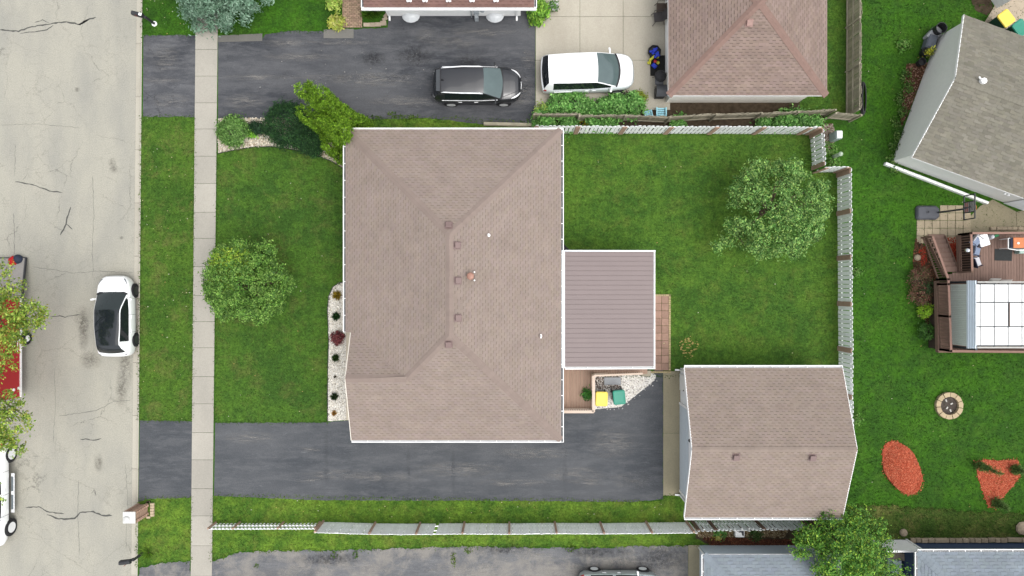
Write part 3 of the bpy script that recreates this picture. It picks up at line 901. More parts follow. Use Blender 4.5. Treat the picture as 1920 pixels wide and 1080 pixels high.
def shingles(parent, planes, mat, exp=0.142, tw=0.295, pair=1, dash=0.55, dk=0.55, seed=1, jit=0.06, name="shingles", strip=0.042, deckmat=None, blotch=0.0):
    rr = random.Random(seed)
    m = MB(); dm = MB()
    for pts, u in planes:
        pts = [Vector(p) for p in pts]
        u = Vector(u).normalized()
        n = (pts[1] - pts[0]).cross(pts[2] - pts[0]).normalized()
        if n.z < 0: n = -n
        u = (u - n * u.dot(n)).normalized()
        v = n.cross(u)
        if v.z < 0: u = -u; v = n.cross(u)
        o = pts[0]
        dm.face([p - n * 0.02 for p in (pts if (pts[1] - pts[0]).cross(pts[2] - pts[0]).z > 0 else pts[::-1])])
        q = [((p - o).dot(u), (p - o).dot(v)) for p in pts]
        vmin = min(b for a, b in q); vmax = max(b for a, b in q)
        def rng(vv):
            xs = []
            for i in range(len(q)):
                (a0, b0), (a1, b1) = q[i], q[(i + 1) % len(q)]
                if abs(b1 - b0) < 1e-6: continue
                if min(b0, b1) - 1e-7 <= vv <= max(b0, b1) + 1e-7:
                    xs.append(a0 + (a1 - a0) * (vv - b0) / (b1 - b0))
            return (min(xs), max(xs)) if len(xs) > 1 else None
        def W(a, b, t): return o + u * a + v * b + n * t
        r = 0; vv = vmin
        while vv < vmax - 0.02:
            v1 = min(vv + exp, vmax)
            r0 = rng(vv + 1e-4); r1 = rng(v1 - 1e-4)
            r += 1
            if not r0 or not r1: vv = v1; continue
            rowt = rr.uniform(-jit, jit) * 0.5
            x = math.floor(min(r0[0], r1[0]) / tw) * tw + (r % 2) * tw * 0.5 - tw + rr.uniform(-.015, .015)
            k = 0
            while x < max(r0[1], r1[1]):
                k += 1
                g = 0.004
                cl = lambda s, R: max(R[0], min(R[1], s))
                a0, a1 = cl(x + g, r0), cl(x + tw, r0); b0, b1 = cl(x + g, r1), cl(x + tw, r1)
                x += tw
                if a1 - a0 < 0.005 and b1 - b0 < 0.005: continue
                f = 1 + rowt + rr.uniform(-jit, jit)
                if blotch and rr.random() < 0.3: f *= 1 - blotch * rr.random()
                tc = (f, f * rr.uniform(.985, 1.015), f * rr.uniform(.97, 1.03))
                raised = pair == 1 or (k + r) % 2 == 0
                t = 0.022 if raised else 0.014
                m.face([W(a0, vv, t), W(a1, vv, t), W(b1, v1, .006), W(b0, v1, .006)], 0, tc)
                m.face([W(a0, vv, .0), W(a1, vv, .0), W(a1, vv, t), W(a0, vv, t)], 0, tuple(c * .8 for c in tc))
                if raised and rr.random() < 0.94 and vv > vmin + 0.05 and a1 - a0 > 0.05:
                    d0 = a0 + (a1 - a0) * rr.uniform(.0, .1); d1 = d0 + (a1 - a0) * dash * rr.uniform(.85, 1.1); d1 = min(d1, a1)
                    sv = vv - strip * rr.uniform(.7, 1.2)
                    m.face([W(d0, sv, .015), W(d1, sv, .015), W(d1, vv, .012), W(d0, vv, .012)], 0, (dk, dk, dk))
            vv = v1
    so = m.build(name, mat, parent, use_tint=True)
    so["kind"] = "stuff"
    dm.build("roof_deck", deckmat or plain("roof_felt", (.10, .09, .085), .95, .1), parent)
    return so

def caps(parent, lines, mat, w=0.15, ln=0.22, seed=2, name="ridge_cap"):
    """lines = [(p, q, nA, nB)] ; p low end"""
    rr = random.Random(seed); m = MB()
    for p, q, nA, nB in lines:
        p, q = Vector(p), Vector(q); d = (q - p); L = d.length; d /= L
        sides = []
        for nn in (nA, nB):
            s = Vector(nn).normalized().cross(d)
            s = s if s.z < 0 else -s
            if abs(s.z) < 1e-4: s = Vector(nn).cross(d)
            sides.append(s.normalized())
        if sides[0].dot(sides[1]) > 0.95: sides[1] = -sides[1]
        k = 0; t = 0.0
        while t < L - .01:
            t1 = min(t + ln, L)
            f = 1 + rr.uniform(-.04, .04)
            up = (Vector(nA) + Vector(nB)).normalized()
            a, b = p + d * t + up * .036, p + d * t1 + up * .030
            for s in sides:
                m.face([a, b, b + s * w, a + s * w], 0, (f, f, f))
                m.face([a + s * w, b + s * w, b + s * w - up * .04, a + s * w - up * .04], 0, (f * .95,) * 3)
            m.face([a + sides[0] * w, a, a + sides[1] * w, a - up * .03], 0, (f * .95,) * 3)
            t = t1
    return m.build(name, mat, parent, use_tint=True)

def gutter(parent, a, b, out, spacing=0.8, w=0.14, h=0.10, name="gutter", inner=None, lip=0.04):
    """white trough along a-b, hung on the outward side"""
    a, b = Vector(a), Vector(b); out = Vector(out).normalized(); d = (b - a).normalized(); L = (b - a).length
    m = MB(); z = Vector((0, 0, 1))
    dn = -z * h
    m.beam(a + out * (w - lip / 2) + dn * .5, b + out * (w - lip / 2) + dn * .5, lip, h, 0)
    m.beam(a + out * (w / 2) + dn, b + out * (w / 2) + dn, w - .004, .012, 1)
    m.beam(a + out * .006 + dn * .55, b + out * .006 + dn * .55, .012, h * .9, 0)
    for e in (a + d * .01, b - d * .01):
        m.beam(e + dn * .5, e + out * (w - .001) + dn * .5, .02, h + .004, 0)
    k = max(1, int(L / spacing))
    for i in range(1, k):
        c = a + d * (L * i / k)
        m.beam(c - z * .012, c + out * (w - .01) - z * .012, .035, .016, 0)
    return m.build(name, [WHITE, inner or GUTIN], parent)

def walls(parent, foot, h, mat, name="wall", z0=-0.05):
    m = MB(); m.prism([(p[0], p[1]) for p in foot], z0, h)
    return m.build(name, mat, parent)

def window(parent, c, w, h, nrm, name="window"):
    """frame with a pane set into it on a wall; c = centre, nrm = outward"""
    nrm = Vector(nrm).normalized(); s = Vector((-nrm.y, nrm.x, 0))
    m = MB(); c = Vector(c)
    for sg in (-1, 1):
        m.beam(c + s * sg * w / 2 - Vector((0, 0, h / 2)) + nrm * .02, c + s * sg * w / 2 + Vector((0, 0, h / 2)) + nrm * .02, .06, .06, up=nrm)
        m.beam(c - s * (w / 2 - .03) + Vector((0, 0, sg * h / 2)) + nrm * .02, c + s * (w / 2 - .03) + Vector((0, 0, sg * h / 2)) + nrm * .02, .06, .055, up=nrm)
    m.beam(c - Vector((0, 0, h / 2 - .03)) + nrm * .015, c + Vector((0, 0, h / 2 - .03)) + nrm * .015, .04, .04, up=nrm)
    f = m.build(name, WHITE, parent)
    m = MB(); m.beam(c - s * (w / 2 - .03) + nrm * .006, c + s * (w / 2 - .03) + nrm * .006, h - .06, .012, up=nrm)
    m.build("pane", GLASS, f)
    return f

def vent(parent, c, n, s=0.30, mat=None, hgt=0.13, name="roof_vent"):
    """square box vent with a raised hood over a flange"""
    c = Vector(c); m = MB()
    q = Vector((0, 0, 1)).rotation_difference(Vector(n)).to_matrix().to_4x4(); q.translation = c
    m.box(None, (s * 1.3, s * 1.3, .02), mtx=q @ Matrix.Translation((0, 0, .02)))
    m.box(None, (s * .7, s * .7, hgt), mtx=q @ Matrix.Translation((0, 0, hgt / 2)))
    m.box(None, (s, s, .06), mtx=q @ Matrix.Translation((0, 0, hgt)), bevel=.02)
    return m.build(name, mat or GREYBOX, parent)

def stack(parent, c, r=.045, h=.3, arm=None, name="vent_pipe"):
    m = MB(); c = Vector(c)
    m.lathe([(r * 2.4, -.03), (r * 2.2, .02), (r * 1.2, .05), (r, .07), (r, h), (r * .7, h), (r * .7, h - .1)], 12, c)
    if arm: m.beam(c + Vector((0, -arm, h * .5)), c + Vector((0, arm, h * .5)), .05, .03)
    return m.build(name, [WHITE], parent)

# ---- the main house: hip roof with a front gable
SH = plain("shingle_taupe", alb(165, 150, 140), 0.95, 0.12, var=0.10, scale=1.2, tint=True, bump=.25)
SHC = plain("shingle_taupe_cap", alb(160, 144, 135), 0.95, 0.12, var=0.07, scale=1.5, tint=True, bump=.25)
xW, xE, yN, yS, ze, zr = -8.52, 2.51, 8.11, -7.79, 2.70, 4.87
xr = (xW + xE) / 2; hw = (xE - xW) / 2; sl = (zr - ze) / hw
RN, RS = Vector((xr, yN - hw, zr)), Vector((xr, yS + hw, zr))
xg, yg = -8.22, -4.48
zg = ze + sl * (yg - yS)
yg0 = -2.26
A_ = Vector((xg, yg0, ze + sl * (xg - xW)))
Bg = Vector((xg, yg, zg)); Cg = Vector((xW + (zg - ze) / sl, yg, zg))
NWc, NEc, SEc, SWc = Vector((xW, yN, ze)), Vector((xE, yN, ze)), Vector((xE, yS, ze)), Vector((xg, yS, ze))
SWe = Vector((xW, yg0, ze))
house = thing("house", "single storey house with large taupe hip roof in the middle of the picture", "house", (-3, .15, 0))
nW, nE, nN, nS = Vector((-sl, 0, 1)), Vector((sl, 0, 1)), Vector((0, sl, 1)), Vector((0, -sl, 1))
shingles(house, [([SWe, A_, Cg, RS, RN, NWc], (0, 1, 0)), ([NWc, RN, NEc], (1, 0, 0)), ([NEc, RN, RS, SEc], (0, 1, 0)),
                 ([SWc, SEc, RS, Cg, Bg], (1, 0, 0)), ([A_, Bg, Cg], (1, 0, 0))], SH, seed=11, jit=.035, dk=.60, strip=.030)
nG = (Cg - Bg).cross(A_ - Bg); nG = nG if nG.z > 0 else -nG
caps(house, [(NWc, RN, nW, nN), (NEc, RN, nE, nN), (SEc, RS, nE, nS), (Cg, RS, nW, nS), (RN, RS, nW, nE), (Bg, Cg, nG, nS)], SHC, w=.19)
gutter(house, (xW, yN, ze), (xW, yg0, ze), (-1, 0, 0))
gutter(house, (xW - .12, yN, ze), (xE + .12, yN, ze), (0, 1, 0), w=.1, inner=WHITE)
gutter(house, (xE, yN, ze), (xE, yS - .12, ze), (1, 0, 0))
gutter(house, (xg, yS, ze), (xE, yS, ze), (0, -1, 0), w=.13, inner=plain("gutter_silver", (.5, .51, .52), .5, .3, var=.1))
m = MB()
for a, b in ((SWc, Bg), (Bg, A_)):
    m.beam(a + Vector((-.02, 0, -.08)), b + Vector((-.02, 0, -.08)), .04, .14)
m.build("rake_board", SIDING, house)
foot = [(xW + .45, yN - .45), (xE - .45, yN - .45), (xE - .45, yS + .45), (xg + .3, yS + .45), (xg + .3, yg0 - .2), (xW + .45, yg0 - .2)]
walls(house, foot, ze + .05, SIDING)
m = MB(); x = xg + .3
m.face([(x - .01, yS + .45, ze - .1), (x - .01, yg0 - .2, ze - .1), (x - .01, yg, zg - .06)][::-1]); m.build("gable_wall", SIDING, house)
m = MB()
m.prism([(xW, yN), (xE, yN), (xE, yS), (xg, yS), (xg, yg0), (xW, yg0)], ze - .12, ze - .06, bottom=True); m.build("soffit", WHITE, house)
for c, w, n in (((xW + .45, 5.2, 1.5), 1.8, (-1, 0, 0)), ((xW + .45, 1.2, 1.5), 1.8, (-1, 0, 0)), ((xg + .3, -4.9, 1.5), 1.6, (-1, 0, 0)),
                ((-5, yS + .45, 1.6), 1.4, (0, -1, 0)), ((-.5, yS + .45, 1.6), 1.0, (0, -1, 0)), ((-5, yN - .45, 1.6), 1.2, (0, 1, 0)), ((-1, yN - .45, 1.6), 1.2, (0, 1, 0)), ((xE - .45, 5, 1.6), 1.4, (1, 0, 0))):
    window(house, c, w, 1.1, n)
def on_east(px, py):
    p = P(px, py, 4.3)
    for _ in range(6):
        p = P(px, py, max(ze, zr - sl * abs(p.x - xr)))
    return p
vent(house, RN + Vector((-.05, .42, -.16)), nN)
vent(house, RS + Vector((-.05, -.42, -.16)), nS)
for px, py in ((857, 460), (858, 526), (858, 596)):
    vent(house, on_east(px, py), nE)
stack(house, on_east(916, 441), .04, .32, .07)
stack(house, on_east(1014, 630), .028, .28, .11)
p = on_east(883, 518)
m = MB(); m.lathe([(.11, -.05), (.1, .3), (.17, .32), (.18, .42), (.13, .47), (.02, .5)], 16, p); cp = m.build("flue_cap", plain("copper_flue", alb(186, 140, 122), .5, .4, var=.2), house)
m = MB()
for s in (-.2, .2): m.lathe([(.025, .0), (.045, .15), (.03, .2)], 8, p + Vector((.18, s, .05)))
m.build("flue_bracket", WHITE, house)
m = MB(); m.prism(wpoly([(650, 623), (674, 623), (674, 787), (650.5, 787)]), -.02, .14)
tag(m.build("front_step", concrete_mat("step_concrete", alb(226, 214, 192), alb(206, 194, 172), .4, 0)), "long cream concrete step against the front gable wall", "step")

# ---- metal patio cover behind the house
pc = thing("patio_cover", "mauve ribbed metal patio roof with white trim behind the house", "patio cover", (5, -1.1, 0))
MAUVE = plain("mauve_metal", alb(143, 128, 126), .5, .4, var=.04, scale=1.0, orand=.02)
MAUVE2 = plain("mauve_rib", alb(135, 119, 118), .5, .4, var=.04)
x0, x1, y0, y1 = 2.72, 7.30, 1.88, -4.05
za, zb = 2.62, 2.42
n = 24; st = (y0 - y1) / n
pm = MB(); d = Vector((x1 - x0, 0, zb - za)); L = d.length
pm.box((0, 0, 0), (L, st - .03, .03)); pm.box((0, (st - .03) / 2 - .008, .018), (L, .016, .012))
panel = pm.mesh("roof_panel", MAUVE)
rb = MB(); rb.box((0, 0, 0), (L, .05, .03)); rib = rb.mesh("rib", MAUVE2)
ang = math.atan2(za - zb, x1 - x0)
for i in range(n):
    yy = y0 - st * (i + .5)
    put("roof_panel", panel, pc, ((x0 + x1) / 2, yy, (za + zb) / 2), (0, ang, 0))
    if i: put("rib", rib, pc, ((x0 + x1) / 2, yy + st / 2, (za + zb) / 2 - .012), (0, ang, 0))
gutter(pc, (x1, y0 + .02, zb + .03), (x1, y1 - .1, zb + .03), (1, 0, 0), 2.0, w=.09)
gutter(pc, (x0, y1, za + .03), (x1 + .09, y1, zb + .03), (0, -1, 0), 1.1, w=.13, inner=MATS["gutter_silver"], lip=.05)
m = MB(); m.beam((x0, y0 + .03, za + .02), (x1 + .09, y0 + .03, zb + .02), .07, .12); m.beam((x0 - .09, y0 + .05, za + .02), (x0 - .09, y1 - .05, za + .02), .16, .08)
m.build("trim", plain("white_trim", (.72, .76, .8), .4, .4, var=.04), pc)
pst = MB(); pst.box((0, 0, 1.2), (.09, .09, 2.4)); pstm = pst.mesh("post", WHITE)
for x, y in ((x1 - .15, y0 - .15), (x1 - .15, -1.1), (x1 - .15, y1 + .2)): put("post", pstm, pc, (x, y, 0))
m = MB(); m.prism([(2.1, y0), (x1 - .05, y0), (x1 - .05, y1 - .1), (2.1, y1 - .1)], 0, .06); m.build("patio_floor", CTAN)["kind"] = "structure"

# ---- pavers beside the patio
PAV = plain("paver_pink", alb(186, 152, 134), .9, .2, var=.14, scale=5, orand=.14, bump=.3)
pv = bpy.data.objects.new("paver_path", None); COL.objects.link(pv); pv["kind"] = "structure"; ORIG[pv] = Vector((0, 0, 0))
pm = MB(); pm.box((0, 0, 0), (.385, .40, .06), bevel=.012); pme = pm.mesh("paver", PAV)
for i in range(10):
    for cx in (1233.5, 1247):
        q = P(cx, 561.5 + 14.0 * i)
        put("paver", pme, pv, (q.x + random.uniform(-.004, .004), q.y, .014 + random.uniform(-.006, .006)), (random.uniform(-.01, .01), 0, random.uniform(-.01, .01)))
m = MB(); r = random.Random(4)
for i in range(42):
    q = P(1255.5, 553.5 + 3.4 * i); f = r.uniform(.8, 1.15)
    m.box((q.x, q.y, .02), (.1, .088, .08), r.uniform(-.05, .05), tint=(f, f, f * .96), bevel=.01)
for i in range(9):
    q = P(1228.5 + 3.4 * i, 553.5); m.box((q.x, q.y, .02), (.088, .1, .08), 0, bevel=.01)
for i in range(11):
    q = P(1222 + 3.4 * i, 697.5); m.box((q.x, q.y, .02), (.088, .1, .08), 0, bevel=.01)
m.build("border_bricks", plain("border_brick", alb(206, 188, 146), .9, .2, var=.14, tint=True), pv, use_tint=True, kind="stuff")

# ---- detached garage of the main house
gar = thing("garage", "detached garage with taupe gable roof beside the dark driveway", "garage", (12.9, -7.95, 0))
gx0, gx1, gyn, gys, gze, gzr = 8.86, 16.98, -4.11, -11.78, 2.60, 4.10
gym = (gyn + gys) / 2
SH2 = plain("shingle_taupe_dark", alb(164, 149, 138), 0.95, 0.12, var=0.10, scale=1.2, tint=True, bump=.25)
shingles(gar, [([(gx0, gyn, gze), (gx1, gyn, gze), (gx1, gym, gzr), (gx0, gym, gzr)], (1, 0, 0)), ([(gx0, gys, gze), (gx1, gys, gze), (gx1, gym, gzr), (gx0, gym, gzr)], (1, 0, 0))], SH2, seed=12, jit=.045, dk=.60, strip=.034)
gs = (gzr - gze) / (gyn - gym)
caps(gar, [((gx0, gym, gzr), (gx1, gym, gzr), (0, gs, 1), (0, -gs, 1))], SH2, w=.15)
gutter(gar, (gx0, gyn, gze), (gx1, gyn, gze), (0, 1, 0), .9, inner=MATS["gutter_silver"])
gutter(gar, (gx0, gys, gze), (gx1, gys, gze), (0, -1, 0), .9, inner=MATS["gutter_silver"])
GW = plain("garage_siding", (.80, .82, .83), .55, .3, var=.05)
fx0, fx1, fy0, fy1 = gx0 + .42, gx1 - .3, gyn - .3, gys + .3
walls(gar, [(fx0, fy0), (fx1, fy0), (fx1, fy1), (fx0, fy1)], gze + .02, GW)
m = MB()
for x, s in ((fx0 - .004, 1), (fx1 + .004, -1)):
    m.face([(x, fy0, gze - .05), (x, fy1, gze - .05), (x, gym, gzr - .12)] if s > 0 else [(x, fy1, gze - .05), (x, fy0, gze - .05), (x, gym, gzr - .12)])
m.build("gable_wall", GW, gar)
m = MB()
for x in (gx0, gx1):
    for a in (gyn, gys):
        m.beam((x, a, gze - .07), (x, gym, gzr - .07), .05, .15)
m.build("rake_board", WHITE, gar)
door = MB(); dy0, dy1 = P(0, 758).y, P(0, 917).y
for i in range(4):
    door.box((fx0 - .03, (dy0 + dy1) / 2, .05 + .52 * i + .26), (.05, dy0 - dy1, .50), bevel=.012)
dr = door.build("garage_door", plain("door_grey", (.52, .58, .63), .5, .4, var=.04), gar)
m = MB()
for yy in (dy0 + .07, dy1 - .07): m.box((fx0 - .04, yy, 1.1), (.07, .12, 2.2))
m.box((fx0 - .045, (dy0 + dy1) / 2, 2.2), (.08, dy0 - dy1 + .3, .12)); m.build("door_frame", WHITE, gar)
m = MB(); m.box((fx0 - .02, fy0 - .75, 1.02), (.05, .9, 2.0), bevel=.01); dd = m.build("side_door", WHITE, gar)
m = MB(); m.lathe([(.03, 0), (.035, .03), (.01, .05)], 8, mtx=Matrix.Translation((fx0 - .06, fy0 - 1.1, 1.0)) @ Matrix.Rotation(-math.pi / 2, 4, 'Y')); m.build("door_handle", GUTIN, dd)
m = MB(); m.lathe([(.06, 0), (.09, .1), (.09, .16), (.02, .2)], 10, (fx0 - .13, gym + .1, 2.45)); m.build("wall_lamp", plain("lamp_dark", (.05, .05, .05), .4, .4), gar)
for yy in (fy0 - .1, fy1 + .1):
    m = MB(); m.tube([(fx0 - .06, yy, 2.5), (fx0 - .06, yy, .15), (fx0 - .3, yy, .06)], .05, 6); m.build("downspout", WHITE, gar)
for px, py in ((1380, 856), (1523, 857)):
    q = P(px, py, 3.95); vent(gar, (q.x, q.y, gzr - gs * abs(q.y - gym) + .0), (0, -gs, 1))

# ---- neighbour's house to the north (only its south edge is in view)
nh = thing("neighbour_house", "white walled house with reddish brown roof at the top edge", "house", (-3.2, 18, 0))
SHR = plain("shingle_redbrown", alb(142, 112, 104), .95, .12, var=.14, scale=1.0, tint=True, bump=.25)
nx0, nx1, ny, nz = -7.62, 1.14, 14.42, 2.6
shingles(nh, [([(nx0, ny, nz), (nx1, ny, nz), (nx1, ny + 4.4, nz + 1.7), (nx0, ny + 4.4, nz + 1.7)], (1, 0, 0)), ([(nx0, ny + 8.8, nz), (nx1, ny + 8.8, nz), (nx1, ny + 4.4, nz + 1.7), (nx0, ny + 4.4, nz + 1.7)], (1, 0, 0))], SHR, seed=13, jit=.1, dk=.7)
gutter(nh, (nx0 - .12, ny, nz), (nx1 + .12, ny, nz), (0, -1, 0), .95, w=.14, inner=plain("gutter_white_inside", (.62, .63, .63), .6, .3, var=.1), lip=.05)
gutter(nh, (nx0, ny, nz), (nx0, ny + 8.8, nz), (-1, 0, 0), .95)
gutter(nh, (nx1, ny, nz), (nx1, ny + 8.8, nz), (1, 0, 0), .95)
NWALL = plain("white_siding", (.84, .84, .82), .55, .3, var=.04)
wx0, wx1, wy = P(727, 30).x, P(976, 30).x, P(0, 30).y
walls(nh, [(wx0, wy), (wx1, wy), (wx1, wy + 7.6), (wx0, wy + 7.6)], nz + .1, NWALL)
m = MB()
for i in range(13): m.box(((wx0 + wx1) / 2, wy - .006, .2 + .19 * i), (wx1 - wx0, .014, .175))
m.build("siding_boards", NWALL, nh)
m = MB()
for px in (767, 797, 841, 885, 930):
    for s in (-.07, .07):
        q = P(px, 1.5, 2.85); m.lathe([(.05, 0), (.075, .05), (.06, .1), (.01, .12)], 10, (q.x + s, q.y, 2.80))
        m.beam((q.x + s, q.y, 2.84), (q.x + s, q.y + .35, 2.92), .05, .03)
m.build("snow_guard", WHITE, nh)
for px in (731, 969):
    q = P(px, 30)
    m = MB(); m.beam((q.x, wy - .06, 2.5), (q.x, wy - .06, .12), .09, .07, up=(0, 1, 0)); m.beam((q.x, wy - .06, .1), (q.x, wy - .28, .05), .1, .07); m.build("downspout", WHITE, nh)
for px in (771, 928):
    q = P(px, 30); m = MB()
    rows = []
    for i in range(9):
        a = math.pi * i / 8; rows.append([(q.x + .5 * math.cos(a) * k, wy - .02 - .40 * math.sin(a) * k, .42 - .30 * k ** 3) for k in (1, .85, .6, .3, .0)])
    m.grid(rows)
    o = m.build("window_well_cover", plain("well_cover", (.62, .64, .65), .35, .5, var=.06), nh, smooth=True)
q = P(894, 27, .5); m = MB()
m.box((q.x, wy - .13, .95), (.3, .22, .35), bevel=.03); m.tube([(q.x - .3, wy - .08, .05), (q.x - .3, wy - .1, 1.2), (q.x - .05, wy - .12, 1.25), (q.x + .3, wy - .1, 1.15), (q.x + .3, wy - .06, 1.6)], .03, 6)
m.lathe([(.1, 0), (.12, .05), (.1, .1)], 12, mtx=Matrix.Translation((q.x + .32, wy - .08, 1.0)) @ Matrix.Rotation(math.pi / 2, 4, 'X'))
m.box((q.x - .02, wy - .2, .3), (.2, .25, .5)); m.build("gas_meter", plain("meter_grey", alb(196, 204, 208), .5, .4, var=.1), nh)

# brick walk and edging in front of that house
bw = bpy.data.objects.new("brick_walk", None); COL.objects.link(bw); bw["kind"] = "structure"; ORIG[bw] = Vector((0, 0, 0))
BRK = plain("walk_brick", alb(186, 160, 136), .9, .2, var=.1, tint=True, bump=.3)
m = MB(); r = random.Random(8); a, b = P(642, -30), P(679.5, 52)
yy = b.y; k = 0
while yy < a.y:
    xx = a.x - (k % 2) * .1
    while xx < b.x - .02:
        f = r.uniform(.78, 1.18); xa, xb = max(xx, a.x), min(xx + .195, b.x)
        if xb - xa > .03: m.box(((xa + xb) / 2, yy + .05, .02 + r.uniform(-.003, .003)), (xb - xa - .012, .088, .06), tint=(f, f * r.uniform(.94, 1.02), f * .98), bevel=.008)
        xx += .2
    yy += .1; k += 1
m.build("walk_bricks", BRK, bw, use_tint=True, kind="stuff")
pe = bpy.data.objects.new("entry_border", None); COL.objects.link(pe); pe["kind"] = "structure"; ORIG[pe] = Vector((0, 0, 0))
SB = plain("border_stone", alb(198, 182, 160), .9, .2, var=.14, orand=.12, bump=.3)
for px, py, w, h, rz in ((688, 47, .35, .2, 0), (699, 47, .3, .22, .02), (709, 46.5, .3, .22, 0), (719, 44, .32, .25, .1), (722, 36, .3, .16, .5), (724, 29, .3, .16, .9)):
    q = P(px, py); m = MB(); m.box((q.x, q.y, .04), (w, h, .12), rz, bevel=.015); m.build("edging_stone", SB, pe)
m = MB(); m.prism(wpoly(rough([(607, 56), (663, 54), (663, 72), (607, 72)], 6, .5, 3)), -.05, .025); m.build("concrete_patch", concrete_mat("patch_conc", alb(134, 132, 126), alb(116, 114, 110), .5, 0))["kind"] = "structure"
m = MB(); m.prism(wpoly([(409, 67), (492, 63), (492, 77), (409, 79)]), -.05, .02); m.build("concrete_patch", MATS.get("pc2") or concrete_mat("patch_conc2", alb(128, 126, 120), alb(104, 104, 100), .6, 0))["kind"] = "structure"

# ---- neighbour's square garage, north east
ng = thing("neighbour_garage", "square garage with red brown pyramid hip roof and cream walls", "garage", (12.14, 14, 0))
SHN = plain("shingle_rust", alb(158, 139, 129), .95, .12, var=.12, scale=.9, tint=True, bump=.25)
SHNC = plain("shingle_rust_cap", alb(154, 128, 118), .95, .12, var=.08, tint=True)
ex0, ex1, ey0, ez = 8.06, 16.22, 9.92, 2.5
ey1 = ey0 + 8.16; ap = Vector(((ex0 + ex1) / 2, (ey0 + ey1) / 2, ez + 1.75)); hs_ = 1.75 / 4.08
cs = [Vector((ex0, ey0, ez)), Vector((ex1, ey0, ez)), Vector((ex1, ey1, ez)), Vector((ex0, ey1, ez))]
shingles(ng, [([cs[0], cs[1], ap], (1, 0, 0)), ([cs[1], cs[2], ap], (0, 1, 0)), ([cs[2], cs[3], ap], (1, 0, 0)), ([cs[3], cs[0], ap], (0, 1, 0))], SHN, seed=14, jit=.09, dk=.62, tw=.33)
nn = [Vector((0, -hs_, 1)), Vector((hs_, 0, 1)), Vector((0, hs_, 1)), Vector((-hs_, 0, 1))]
caps(ng, [(cs[0], ap, nn[0], nn[3]), (cs[1], ap, nn[0], nn[1]), (cs[2], ap, nn[1], nn[2]), (cs[3], ap, nn[2], nn[3])], SHNC, w=.2)
q = P(1406, 41, 4.0); vent(ng, (q.x, q.y, ez + hs_ * (q.y - ey0)), nn[0], mat=plain("vent_pink", alb(176, 142, 132), .5, .3))
NGW = plain("garage_cream", (.84, .81, .74), .6, .3, var=.06, dirt=(.62, .58, .5))
walls(ng, [(ex0 + .42, ey0 + .3), (ex1 - .45, ey0 + .3), (ex1 - .45, ey1 - .3), (ex0 + .42, ey1 - .3)], ez, NGW)
m = MB()
for i in range(4): m.beam(cs[i] - Vector((0, 0, .07)), cs[(i + 1) % 4] - Vector((0, 0, .07)), .03, .12)
m.build("fascia", WHITE, ng)
m = MB()
for i in range(4): m.box((ex0 + .39, 14.2, .06 + .52 * i + .26), (.05, 4.9, .5), bevel=.012)
m.build("garage_door", WHITE, ng)

# ---- grey house at the right edge
rh = thing("grey_house", "pale grey walled house turned at an angle with brown grey roof", "house", (25, 9, 0))
SHG = plain("shingle_brown_grey", alb(144, 140, 127), .95, .12, var=.12, scale=.8, tint=True, bump=.25, stretch=None)
SW, NW = Vector((20.94, 6.97, 0)), Vector((23.44, 13.82, 0))
e2 = (NW - SW).normalized(); e1 = Vector((e2.y, -e2.x, 0)); D = (NW - SW).length; LG = 14.0
he_, hr_ = 2.35, 3.75
def R(a, b, z): v = SW + e1 * a + e2 * b; return Vector((v.x, v.y, z))
ow, os_ = .16, .28
apx0, apx1 = R(-ow, D / 2, hr_), R(LG, D / 2, hr_)
s0, s1 = R(-ow, -os_, he_), R(LG, -os_, he_); n0, n1 = R(-ow, D + os_, he_), R(LG, D + os_, he_)
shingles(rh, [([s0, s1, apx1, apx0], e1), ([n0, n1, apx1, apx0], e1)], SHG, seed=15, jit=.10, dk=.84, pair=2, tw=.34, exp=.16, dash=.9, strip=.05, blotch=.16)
sg = (hr_ - he_) / (D / 2 + os_); nsS = -e2 * sg + Vector((0, 0, 1)); nsN = e2 * sg + Vector((0, 0, 1))
caps(rh, [(apx0, apx1, nsS, nsN)], SHG, w=.17)
GWALL = plain("grey_siding", (.70, .70, .67), .6, .3, var=.04)
walls(rh, [R(0, 0, 0), R(LG, 0, 0), R(LG, D, 0), R(0, D, 0)], he_, GWALL)
m = MB(); m.face([R(-.004, D, he_ - .1), R(-.004, 0, he_ - .1), R(-.004, D / 2, hr_ - .1)]); m.build("gable_wall", GWALL, rh)
m = MB()
for a, b in ((s0, apx0), (n0, apx0)): m.beam(a - Vector((0, 0, .06)), b - Vector((0, 0, .06)), .035, .14)
m.beam(s0 - Vector((0, 0, .05)), s1 - Vector((0, 0, .05)), .03, .1)
m.build("rake_board", WHITE, rh)
wc = P(1795, 328, 1.85); k = (wc - SW).dot(e1)
window(rh, R(k, 0, 1.85), 1.5, .42, -e2)
q = P(1839, 154, 3.6); k1, k2 = (q - SW).dot(e1), (q - SW).dot(e2)
m = MB(); zz = hr_ - sg * abs(k2 - D / 2)
m.lathe([(.16, 0), (.15, .22), (.03, .25)], 8, R(k1, k2, zz)); m.tube([R(k1, k2, zz + .1), R(k1 - .3, k2 + .1, zz + .2)], .04, 6); m.build("roof_vent", WHITE, rh)
fc = P(1884, 368, 1.9); k = (fc - SW).dot(e1)
m = MB()
for s in (-.1, .1): m.lathe([(.03, 0), (.06, .08), (.08, .17)], 10, mtx=Matrix.Translation(R(k + s, -.12, 2.0)) @ Matrix.Rotation(2.2, 4, 'X'))
m.box(R(k, -.04, 2.05), (.14, .1, .14)); m.build("flood_light", WHITE, rh)
dcx = P(1905, 385, .9); k = (dcx - SW).dot(e1)
m = MB(); m.beam(R(k - .1, -.04, 1.0), R(k + 4.9, -.04, 1.0), .03, 2.0, up=(0, 0, 1)); m.build("garage_door", plain("door_pale_blue", (.72, .75, .78), .5, .4, var=.04), rh)
